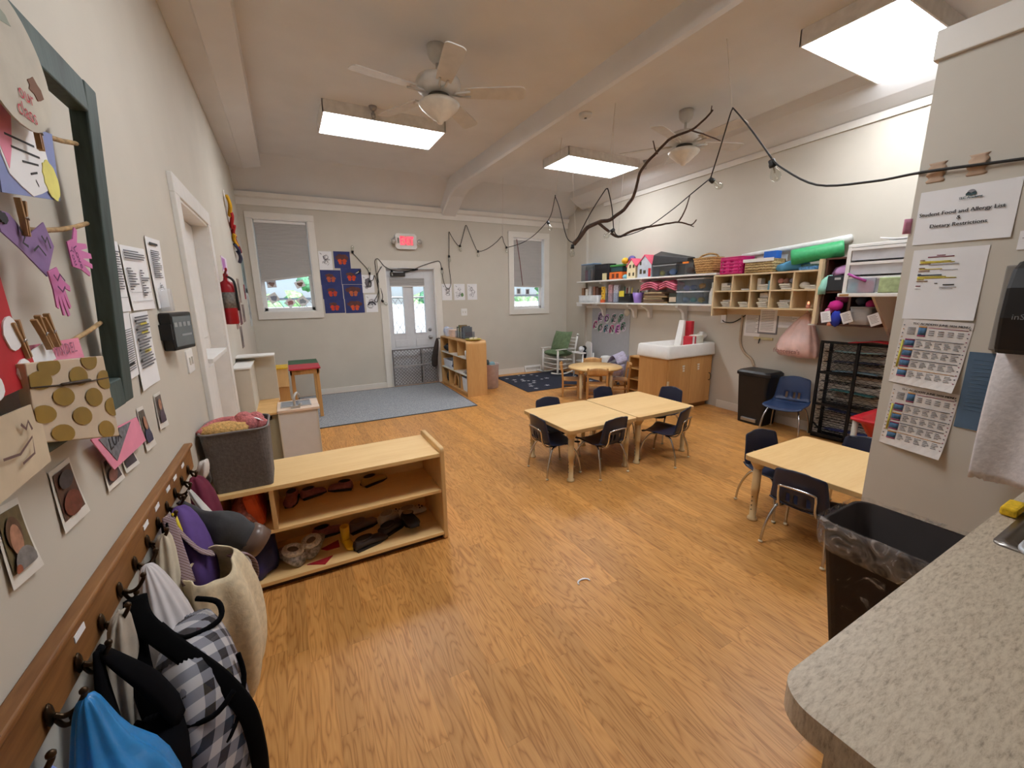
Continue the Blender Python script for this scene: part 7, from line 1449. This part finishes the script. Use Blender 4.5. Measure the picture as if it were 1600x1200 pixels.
# ---------------- shoes ----------------
def shoe(x, y, z, rz, L, W, H, mt, label, style='shoe', grp='shoes on the shoe shelf', lining=(40, 34, 32), rim=None, tilt=0):
    k_ = 1.0 if style == 'boot' else 1.22
    L, W, H = L * k_, W * k_, H * (1 + (k_ - 1) * .7)
    t = thing({'slip': 'slipper', 'clog': 'clog', 'boot': 'rain_boot', 'sandal': 'sandal'}.get(style, 'shoe'), label, 'boot' if style == 'boot' else 'shoe', (x, y, z), R(rz), grp)
    M = Matrix.Translation((x, y, z)) @ Matrix.Rotation(R(rz), 4, 'Z') @ Matrix.Rotation(R(tilt), 4, 'X')
    prof = [(-.5, .55, .55), (-.46, .8, .85), (-.3, .86, .95), (-.1, .84, .85), (.08, .92, .72), (.25, 1.0, .60), (.40, .86, .5), (.48, .5, .36), (.5, .2, .2)]
    if style == 'slip': prof = [(-.5, .6, .7), (-.44, .9, .95), (-.25, 1, 1), (0, .98, .95), (.2, 1, .85), (.38, .92, .62), (.48, .6, .4), (.5, .2, .2)]
    m = MB(); m.M = M; n = 18; vs_ = []; fs = []
    for (t_, w, h) in prof:
        for j in range(n):
            a = 2 * math.pi * j / n; cx = math.cos(a); cz = math.sin(a)
            vs_.append((cx * w * W / 2, t_ * L, max(0, (cz * .5 + .5)) ** .8 * h * H))
    for i in range(len(prof) - 1):
        for j in range(n):
            fs.append((i * n + j, i * n + (j + 1) % n, (i + 1) * n + (j + 1) % n, (i + 1) * n + j))
    fs += [tuple(range(n))[::-1], tuple((len(prof) - 1) * n + j for j in range(n))]
    m.add(vs_, fs, 0, True); m.build('upper', mt, t)
    def oval(r1, r2, cy, zz, k=20): return [(r1 * math.cos(2 * math.pi * i / k), cy * L + r2 * math.sin(2 * math.pi * i / k), zz) for i in range(k)]
    zt = H * (.96 if style == 'slip' else .90)
    if style == 'boot':
        m = MB(); m.M = M; m.lathe([(W * .40, H * .5), (W * .42, H * 1.4), (W * .44, H * 2.6), (W * .40, H * 2.6), (W * .36, H * 1.2)], (0, -.22 * L, 0), 20); m.build('shaft', mt, t)
    else:
        m = MB(); m.M = M; o_ = oval(W * .33, L * .22, -.2, zt + .003); m.add(o_, [tuple(range(20))], 0); m.build('insole', mat('shoe lining %d %d %d' % lining, lining, .9), t, solid=.003)
        m = MB(); m.M = M; m.tube(oval(W * .35, L * .24, -.2, zt), .016 if style == 'slip' else .004, 8, closed=True); m.build('collar', rim or mt, t)
    if style == 'clog':
        m = MB(); m.M = M
        for k in range(5): m.cyl((W * .2 * math.cos(k * 1.3), L * (.22 + .12 * math.sin(k * 1.3)), H * .52), (W * .22 * math.cos(k * 1.3), L * (.22 + .12 * math.sin(k * 1.3)), H * .68), .005)
        m.build('vent_hole', mat('hole dark', (70, 66, 64), .8), t)
    if style == 'shoe':
        m = MB(); m.M = M; m.prism([(p[0], p[1]) for p in [(.5 * W * .9, -.48 * L), (.5 * W, .2 * L), (.3 * W, .47 * L), (0, .5 * L), (-.3 * W, .47 * L), (-.5 * W, .2 * L), (-.5 * W * .9, -.48 * L)]], 'z', 0, .012); m.build('sole', mat('dark sole', (36, 30, 28), .7), t)
    return t
zb = .0565; zs = .3375
FURW = fur('cream fleece', (222, 214, 204)); PAT = mat('speckled grey cloth', (150, 142, 136), .9, var=.6, scale=60)
shoe(-.14, 2.43, zb, 28, .18, .09, .07, PAT, 'left grey slipper with a fluffy white rim on the bottom shelf', 'slip', rim=FURW, lining=(120, 108, 100))
shoe(-.015, 2.48, zb, -14, .18, .09, .07, PAT, 'right grey slipper with a fluffy white rim on the bottom shelf', 'slip', rim=FURW, lining=(120, 108, 100))
shoe(.165, 2.41, zb, 195, .13, .06, .045, mat('yellow rubber', (226, 180, 30), .35), 'single yellow rubber boot standing on the bottom shelf', 'boot')
DKS = mat('dark brown leather', (52, 40, 38), .5); TAUP = mat('taupe leather', (120, 100, 92), .7); WCL = mat('off-white foam', (196, 188, 178), .6)
shoe(.29, 2.365, zb, -72, .17, .068, .055, DKS, 'dark shoe lying lengthwise at the front of the bottom shelf'); shoe(.44, 2.455, zb, -58, .17, .068, .055, DKS, 'second dark shoe behind the lengthwise dark shoe')
shoe(.545, 2.42, zb + .028, 182, .18, .075, .06, mat('black suede', (34, 30, 30), .8), 'black shoe pointing forward near the right end of the bottom shelf', lining=(150, 140, 128), tilt=14)
shoe(.28, 2.575, zb, -70, .16, .07, .06, TAUP, 'taupe shoe at the back of the bottom shelf behind the dark shoes', lining=(110, 94, 86)); 
shoe(.46, 2.58, zb + .002, -60, .16, .075, .06, WCL, 'white clog left of the black shoe on the bottom shelf', 'clog', lining=(150, 142, 134)); shoe(.60, 2.575, zb, -80, .16, .075, .06, WCL, 'white clog behind the black shoe at the right end', 'clog', lining=(150, 142, 134))
PKS = mat('dusky pink trainer', (150, 92, 92), .7, var=.3, scale=50)
shoe(.075, 2.605, zb, -85, .15, .065, .055, PKS, 'dusky pink trainer at the back behind the yellow boot')
shoe(-.10, 2.57, zs, 170, .13, .06, .05, PKS, 'dusky pink trainer on the upper shelf next to the divider'); shoe(.02, 2.60, zs, -70, .12, .058, .05, PKS, 'left of two pink trainers at the back of the upper shelf'); shoe(.17, 2.60, zs, 70, .12, .058, .05, PKS, 'right of two pink trainers at the back of the upper shelf')
shoe(.375, 2.60, zs, -65, .14, .065, .05, mat('mustard suede', (176, 140, 70), .8), 'mustard shoe at the back of the upper shelf')
REDF = mat('red felt', (166, 26, 36), .9)
m = MB(); m.prism([(-.06, 2.33), (.075, 2.35), (.03, 2.285)], 'z', zb, zb + .004); tag(m.build('felt_scrap', REDF), 'red felt triangle at the front edge of the bottom shelf', 'felt'); m = MB(); m.prism([(.02, 2.45), (.12, 2.50), (.12, 2.42), (.05, 2.42)], 'z', zb, zb + .004); tag(m.build('felt_scrap', REDF), 'red felt scrap left of the yellow boot', 'felt')
tag(MB().loft([(-.285, 2.42, zb + .008, .08, .11), (-.285, 2.43, zb + .05, .09, .12), (-.28, 2.46, zb + .12, .085, .11), (-.27, 2.52, zb + .18, .06, .08), (-.25, 2.56, zb + .21, .03, .04)], 26, fold=.12, nf=5, seed=3).build('navy_bag', mat('navy nylon', (36, 34, 84), .5, var=.4, scale=6)), 'crumpled navy bag at the left end of the bottom shelf', 'bag')
m = MB(); m.grid(lambda u, v: (-.385 + .12 * u, 2.33 + .30 * v, zs + .03 + .11 * math.sin(math.pi * u) * (.6 + .4 * v) + .01 * math.sin(9 * u + 5 * v)), 10, 10); tag(m.build('pink_hat', mat('pink speckled cloth', (206, 140, 140), .85, var=.4, scale=55), solid=.02), 'pink speckled hat stuffed in the left box of the shoe shelf', 'hat')
m = MB(); m.M = Matrix.Translation((-.245, 2.47, zs)) @ Matrix.Rotation(R(-10), 4, 'Y'); m.box(-.035, .03, -.13, .13, .005, .19); tag(m.build('orange_bag', mat('orange cloth', (222, 92, 44), .8, var=.15), bevel=.02), 'orange bag standing beside the pink hat in the shoe shelf', 'bag')
# ---------------- counter ----------------
m_, N_, L_, b_ = blank('mottled laminate'); tc_ = N_.new('ShaderNodeTexCoord'); mp_ = N_.new('ShaderNodeMapping'); mp_.inputs['Scale'].default_value = (16, 60, 16); mp_.inputs['Rotation'].default_value = (0, 0, R(-25)); L_.new(tc_.outputs['Object'], mp_.inputs[0])
n1 = N_.new('ShaderNodeTexNoise'); n1.inputs['Scale'].default_value = 2.6; n1.inputs['Detail'].default_value = 7; n1.inputs['Roughness'].default_value = .7; n1.inputs['Distortion'].default_value = .25; L_.new(mp_.outputs[0], n1.inputs['Vector'])
rp_ = ramp(N_, [(.30, (146, 130, 110)), (.45, (188, 172, 150)), (.60, (206, 192, 170))]); L_.new(n1.outputs[0], rp_.inputs[0]); L_.new(rp_.outputs[0], b_.inputs['Base Color']); b_.inputs['Roughness'].default_value = .42
LAMI = m_
t = thing('kitchen_counter', 'speckled beige laminate counter with a rounded corner at the lower right', 'counter', (1.4, -.3, 0))
rc = [(.615 + .06 - .06 * math.cos(R(a)), .285 - .06 + .06 * math.sin(R(a))) for a in range(0, 91, 10)]
m = MB(); m.prism([(.615, -1.2)] + rc + [(1.475, .285), (1.475, -1.2)], 'z', .84, .885); m.box(1.475, 1.97, .235, .285, .84, .885).box(1.97, 2.358, -1.2, .285, .84, .885).box(1.475, 1.97, -1.2, -.12, .84, .885); m.build('worktop', LAMI, t)
MB().box(.66, .68, -1.2, .22, .0, .84).build('end_panel', LAMI, t); MB().box(.68, 2.358, .20, .22, .0, .84).build('back_panel', LAMI, t); MB().box(.68, 2.358, -1.2, -1.18, 0, .84).build('front_panel', LAMI, t)
m = MB(); rs = [ringz(1.465, 1.98, -.13, .245, .02, .885), ringz(1.465, 1.98, -.13, .245, .02, .890), ringz(1.49, 1.955, -.105, .22, .04, .889), ringz(1.50, 1.945, -.095, .21, .04, .80), ringz(1.52, 1.925, -.075, .19, .05, .74)]
n = len(rs[0]); m.add(sum(rs, []), [(k * n + j, k * n + (j + 1) % n, (k + 1) * n + (j + 1) % n, (k + 1) * n + j) for k in range(4) for j in range(n)] + [tuple(4 * n + j for j in range(n))], 0, True); m.build('sink_basin', mat('sink steel', (150, 146, 142), .3, 1, var=.1), t)
t = thing('plastic_tub', 'translucent white plastic tub on the counter at the right edge', 'tub', (1.36, .10, .886)); m = MB(); rs = [ringz(1.30, 1.40, .04, .155, .025, .887), ringz(1.285, 1.415, .025, .172, .03, .96), ringz(1.28, 1.42, .02, .177, .03, .965), ringz(1.292, 1.408, .032, .165, .025, .96), ringz(1.305, 1.395, .045, .15, .02, .895)]
n = len(rs[0]); m.add(sum(rs, []), [(k * n + j, k * n + (j + 1) % n, (k + 1) * n + (j + 1) % n, (k + 1) * n + j) for k in range(4) for j in range(n)] + [tuple(range(n))[::-1], tuple(4 * n + j for j in range(n))], 0, True); m.build('tub_body', mat('milky plastic', (206, 212, 222), .3, alpha=.85), t)
m = MB(); m.tube([Vector(p) for p in ringz(1.28, 1.42, .02, .177, .03, .965)], .005, 6, closed=True); m.build('rim', mat('milky plastic', (0, 0, 0)), t)
t = thing('sponge', 'yellow sponge on the far rim of the sink at the right edge', 'sponge', (1.72, .262, .886)); MB().box(1.675, 1.76, .247, .28, .8865, .912).build('sponge_body', mat('yellow sponge', (232, 190, 40), .9, var=.2, scale=90), t, bevel=.006)
# ---------------- bin with liner ----------------
t = thing('slim_bin', 'large dark brown bin with a clear liner between the counter and the single table', 'bin', (1.73, .47, 0))
BINM = mat('dark brown plastic', (38, 30, 27), .6, spec=.15)
rs = [ringz(1.665, 1.835, .34, .58, .03, 0), ringz(1.585, 1.875, .285, .655, .045, .68), ringz(1.578, 1.882, .278, .662, .05, .685), ringz(1.578, 1.882, .278, .662, .05, .705), ringz(1.592, 1.868, .292, .648, .045, .705), ringz(1.675, 1.825, .35, .57, .03, .02)]
n = len(rs[0]); m = MB(); m.add(sum(rs, []), [(k * n + j, k * n + (j + 1) % n, (k + 1) * n + (j + 1) % n, (k + 1) * n + j) for k in range(5) for j in range(n)] + [tuple(range(n))[::-1], tuple(5 * n + j for j in range(n))], 0, True); m.build('bin_body', BINM, t)
def film(nm, st):
  lm, N_, L_, b_ = blank(nm); N_.remove(b_); tr = N_.new('ShaderNodeBsdfTransparent'); df = N_.new('ShaderNodeBsdfPrincipled'); mx = N_.new('ShaderNodeMixShader'); nz = N_.new('ShaderNodeTexNoise'); nz.inputs['Scale'].default_value = 16; nz.inputs['Detail'].default_value = 5; nz.inputs['Distortion'].default_value = 2
  rp_ = ramp(N_, st); tc_ = N_.new('ShaderNodeTexCoord'); L_.new(tc_.outputs['Object'], nz.inputs['Vector']); L_.new(nz.outputs[0], rp_.inputs[0]); L_.new(rp_.outputs[0], mx.inputs[0]); df.inputs['Base Color'].default_value = lin((206, 202, 200)); df.inputs['Roughness'].default_value = .25
  bp_ = N_.new('ShaderNodeBump'); bp_.inputs['Strength'].default_value = .8; bp_.inputs['Distance'].default_value = .02; L_.new(nz.outputs[0], bp_.inputs['Height']); L_.new(bp_.outputs[0], df.inputs['Normal']); L_.new(tr.outputs[0], mx.inputs[1]); L_.new(df.outputs[0], mx.inputs[2]); L_.new(mx.outputs[0], N_['Material Output'].inputs[0]); return lm
lm = film('clear liner film', ((.45, (8, 8, 8)), (.62, (40, 40, 40)), (.76, (190, 190, 190))))
m = MB(); base = rrect(-1, 1, -1, 1, .28, 12); n = len(base); vs_ = []
for k, (ax, ay, z) in enumerate([(.148, .188, .60), (.155, .194, .615), (.158, .199, .64), (.160, .202, .68), (.160, .202, .71), (.157, .198, .718), (.146, .186, .712), (.138, .176, .66), (.130, .166, .52), (.115, .15, .3)]):
    for j, (px_, py_) in enumerate(base):
        w = .006 * noise.noise(Vector((px_ * 5, py_ * 5, k * .9))); g = 1 + w * 6 * (.4 if 2 < k < 6 else 1)
        vs_.append((1.73 + px_ * ax * g, .47 + py_ * ay * g, z + .014 * noise.noise(Vector((px_ * 3, py_ * 3, 7))) * (1 if k < 2 else .3)))
m.add(vs_, [(k * n + j, k * n + (j + 1) % n, (k + 1) * n + (j + 1) % n, (k + 1) * n + j) for k in range(5, 9) for j in range(n)], 0, True); m.build('liner', lm, t)
m = MB(); m.add(vs_[:6 * n], [(k * n + j, k * n + (j + 1) % n, (k + 1) * n + (j + 1) % n, (k + 1) * n + j) for k in range(5) for j in range(n)], 0, True); m.build('liner_skirt', film('milky liner film', ((.34, (60, 60, 60)), (.60, (150, 150, 150)), (.74, (215, 215, 215)))), t)
# ---------------- notices on the wall stub ----------------
def stub(y0, y1, z0, z1, name, label, marks, cat='paper', base=None, mats=(), curl=.012, rot=0, grp=None, texts=(), polys=()):
    yc, zc = (y0 + y1) / 2, (z0 + z1) / 2; w, h = abs(y0 - y1), z1 - z0; F = fS(yc, zc) @ Matrix.Rotation(R(rot), 4, 'Z'); m = MB()
    def zz(u, v): return .002 + curl * (1 - v) ** 5 * u + .0004 * math.sin(7 * u + 3 * v)
    m.grid(lambda u, v: F @ Vector(((u - .5) * w, (v - .5) * h, zz(u, v))), 8, 8, 0, False)
    for (u0, u1, v0, v1, mi) in marks:
        m.grid(lambda u, v: F @ Vector(((u0 + (u1 - u0) * u - .5) * w, (v0 + (v1 - v0) * v - .5) * h, zz(u0 + (u1 - u0) * u, v0 + (v1 - v0) * v) + .0012 + .0003 * mi)), 3, 1, mi)
    for (pts, mi) in polys: m.add([F @ Vector((a, b, zz(.5, .5) + .003)) for a, b in pts], [tuple(range(len(pts)))], mi)
    for (s, size, u, v, mi) in texts:
        mm = MB(); mm.text(s, size, I4, 0)
        for dx in (-.00035, .00035): m.add([F @ Vector(((u - .5) * w + p.x + dx, (v - .5) * h + p.y, zz(min(1, max(0, u + p.x / w)), v) + .0038)) for p in mm.v], mm.f, mi)
    return tag(m.build(name, [base or PAPER] + list(mats), solid=.0008), label, cat, grp)
NV = mat('navy print', (52, 62, 82), .7); GRT = mat('grey text', (140, 140, 146), .7); MAR = mat('maroon print', (120, 46, 72), .7); YEL = mat('yellow marker', (214, 198, 60), .7); TEA = mat('dark teal print', (54, 78, 84), .7); ORG = mat('orange print', (206, 150, 84), .7)
stub(.80, .525, 1.682, 1.888, 'allergy_notice', 'white notice reading Student Food and Allergy List and Dietary Restrictions on the wall stub', [], 'notice', None, (INK, TEA, GRT), .004, 0, None, [('Student Food and Allergy List', .0198, .46, .53, 1), ('&', .019, .46, .42, 1), ('Dietary Restrictions', .0198, .46, .30, 1), ('TLC Academy', .011, .54, .765, 2), ('_______________', .008, .54, .74, 3)], [([(.011 + .0125 * math.cos(R(a)), .0735 + .0125 * math.sin(R(a))) for a in range(0, 181, 15)], 3), ([(.0105, .064), (-.004, .0665), (-.0035, .0735), (.002, .078), (.0085, .0745), (.0105, .068)], 2), ([(.0115, .064), (.026, .0665), (.0255, .0735), (.02, .078), (.0135, .0745), (.0115, .068)], 2)])
mk = [(.34, .46, .905, .915, 1), (.22, .58, .882, .895, 1), (.12, .19, .84, .852, 5), (.12, .55, .82, .833, 2), (.13, .6, .805, .816, 2), (.12, .28, .79, .802, 5), (.25, .66, .778, .787, 6), (.12, .21, .73, .742, 5), (.13, .45, .715, .725, 2), (.12, .28, .69, .702, 5), (.42, .66, .70, .706, 6), (.12, .17, .645, .657, 4), (.12, .46, .628, .642, 4), (.12, .52, .605, .617, 2), (.12, .66, .588, .60, 2), (.12, .22, .57, .58, 2), (.12, .28, .545, .557, 5), (.38, .42, .51, .522, 3), (.12, .19, .475, .488, 1), (.5, .65, .487, .502, 3), (.46, .68, .46, .466, 6), (.46, .64, .44, .446, 6), (.12, .2, .44, .445, 6)]
stub(.79, .572, 1.377, 1.66, 'allergy_list', 'white sheet with coloured and highlighted lines under the allergy notice', mk, 'notice', None, (MAR, YEL, INK, NV, mat('brown print', (140, 98, 60), .7), GRT), .006)
def menu(z0, z1, y0, y1, label, name):
    mk = []; bl, rd, og, gt = 1, 2, 3, 4
    mk += [(.26, .38, .76, .90, 1), (.26, .38, .885, .905, 3), (.26, .38, .75, .77, 2), (.40, .95, .885, .893, 2)]
    for r in range(4):
        v = .58 - r * .155; mk += [(.10, .25, v, v + .115, 1), (.10, .25, v + .10, v + .122, 2 if r in (0, 2) else 3), (.10, .25, v - .004, v + .016, 2), (.26, .94, v + .118, v + .126, 5 if r < 3 else 3)]
        for c in range(5):
            for q in range(4):
                a = .28 + c * .135; mk.append((a, a + .06 + .04 * ((r + c + q) % 3) / 2, v + .085 - q * .024, v + .094 - q * .024, 4))
    for c in range(4):
        for q in range(3): a = .42 + c * .135; mk.append((a, a + .08, .84 - q * .03, .851 - q * .03, 4))
    for q in range(6): mk.append((.10, .22, .87 - q * .02, .878 - q * .02, 4))
    for q in range(14): mk += [(.025, .045, .9 - q * .06, .912 - q * .06, 3 if q % 2 else 5)]; mk += [(.955, .975, .9 - q * .06, .912 - q * .06, 2 if q % 2 else 5)]
    mk += [(.055, .085, .25, .68, 6)]
    return stub(y0, y1, z0, z1, name, label, mk, 'menu', mat('menu paper', (228, 222, 218), .7), (mat('menu blue', (74, 112, 148), .7), mat('menu red', (150, 62, 96), .7), ORG, GRT, NV, mat('menu yellow', (214, 208, 90), .7), INK), .03, -3, 'menus on the wall stub', [('TLC ACADEMY JUNE 2026 MENU', .0118, .56, .925, 7)])
menu(1.092, 1.372, .79, .575, 'upper of two June menus taped to the wall stub', 'menu_sheet'); menu(.805, 1.085, .785, .572, 'lower of two June menus taped to the wall stub', 'menu_sheet')
stub(.565, .40, .948, 1.256, 'blue_sheet', 'plain slate blue sheet half behind the paper towel on the wall stub', [(.1, .9, .9 - k * .05, .905 - k * .05, 1) for k in range(14)], 'paper', mat('slate blue paper', (84, 108, 132), .75), (mat('slate print', (96, 120, 142), .75),), .01)
stub(.505, .42, 1.635, 1.70, 'small_card', 'small white card above the black towel dispenser', [(.1, .8, .6, .63, 1)], 'card', None, (GRT,), .002)
MASK = mat('tan masking tape', (186, 158, 134), .7, var=.08)
for i, (yc, w) in enumerate(((.765, .05), (.65, .05))):
    F = fS(yc, 1.958); m = MB(); m.grid(lambda u, v: F @ Vector(((u - .5) * w + .004 * math.sin(v * 20) * (u - .5) * 2, (v - .5) * .075, .0015 + .0135 * math.exp(-((v - .5 - (0 if i else .0)) * 9) ** 2))), 4, 14); tag(m.build('tape_strip', MASK, solid=.001), ('left' if i == 0 else 'right') + ' strip of tan tape holding the light cord on the wall stub', 'tape', 'tape strips on the wall stub')
m = MB(); m.grid(lambda u, v: (SX - .004 - .02 * u, .812 + .02 * u, 1.73 + .06 * v), 3, 3); tag(m.build('sticky_note', mat('pink sticky', (222, 150, 180), .7), solid=.001), 'pink sticky note at the far edge of the wall stub beside the allergy notice', 'note')
t = thing('towel_dispenser', 'black paper towel dispenser on the wall stub at the right edge', 'dispenser', (2.27, .34, 1.28))
m = MB(); m.prism([(2.36, 1.275), (2.20, 1.275), (2.185, 1.29), (2.165, 1.40), (2.17, 1.50), (2.20, 1.565), (2.25, 1.59), (2.36, 1.59)], 'y', .17, .47); m.build('cover', BLACK, t, bevel=.012)
MB().box(2.335, 2.36, .16, .515, 1.27, 1.58).build('grey_band', mat('band grey', (140, 136, 130), .3), t, bevel=.004)  # thin grey slab that shows as a band beside the cover
m = MB(); M = Matrix.Translation((2.1635, .40, 1.395)) @ Matrix(((0, 0, -1, 0), (-1, 0, 0, 0), (0, 1, 0, 0), (0, 0, 0, 1))); m.text('inSPIRE', .026, M); m.build('lettering', mat('grey logo', (120, 122, 126), .5), t, solid=.001)
tag(MB().grid(lambda u, v: (2.285 - .012 * math.sin(3 * v) - .01 * math.sin(6 * u + 2 * v), .478 - .185 * u, 1.285 - .505 * v - (.022 * math.sin(u * 9) * noise.noise(Vector((u * 14, 3, 0))) if v > .97 else 0)), 30, 16).build('paper_towel', mat('white paper towel', (224, 220, 222), .9, bump=.2, scale=60), solid=.001), 'long white paper towel hanging from the black dispenser', 'paper towel')
c = (1.25, 1.52); m = MB(); m.tube([(c[0] - .02 + .035 * math.cos(a), c[1] + .022 * math.sin(a), .004) for a in [x * .28 - .3 for x in range(14)]], [.003, .005, .006, .006, .006, .007, .007, .006, .006, .006, .005, .005, .004, .003], 6, flat=.5); tag(m.build('paper_scrap', PAPER), 'small curl of white paper lying on the open floor', 'scrap')
# ---------------- outside the windows ----------------
struct(MB().box(-12, 16, 7.22, 11.5, -.12, -.06).build('patio', mat('pale concrete', (206, 204, 198), .9, var=.08, scale=4)))
g = MB().box(-20, 24, 11.5, 40, -.14, -.07).build('lawn', mat('lawn', (110, 160, 70), .95, var=.3, scale=20)); g['kind'] = 'structure'
m = MB(); rnd = random.Random(5)
for i in range(420):
    x = rnd.uniform(-8, 13); z = rnd.uniform(-.1, 1.75) * (1 + .25 * math.sin(x * 1.3)); m.ball((x, 15 + rnd.uniform(-.6, .6), z), (rnd.uniform(.2, .45), .3, rnd.uniform(.2, .35)), 8, rnd.randrange(2), .6, i)
tag(m.build('hedge', [mat('leaf green', (158, 200, 140), .8, var=.5, scale=14), mat('deep leaf green', (120, 176, 140), .8, var=.5, scale=14)]), 'bright green hedge outside the windows and the back door', 'hedge', None, 'stuff')
tag(MB().box(-9, 14, 11.2, 11.45, -.1, 1.32).build('added_white_wall', mat('overexposed white', (232, 234, 238), .9, var=.06)), 'added low white wall giving the washed-out lower view through the back door', 'wall')  # added wall, stands in for the overexposed brightness low in the door panes
t = thing('wire_fence', 'grey wire fence outside the back door', 'fence', (3, 9.6, -.06)); m = MB()
for k in range(-4, 40):
    x = 0 + k * .14; m.tube([(x, 9.6, -.06), (x + 1.0, 9.6, 1.5)], .007, 4).tube([(x + 1.0, 9.61, -.06), (x, 9.61, 1.5)], .007, 4)
m.build('wire_mesh', STEEL, t); MB().cyl((-1.5, 9.6, 1.5), (6.5, 9.6, 1.5), .025).build('top_rail', STEEL, t)
for x in (-1.0, 1.3, 4.2, 6.4): MB().cyl((x, 9.63, -.06), (x, 9.63, 1.55), .03).build('post', STEEL, t)
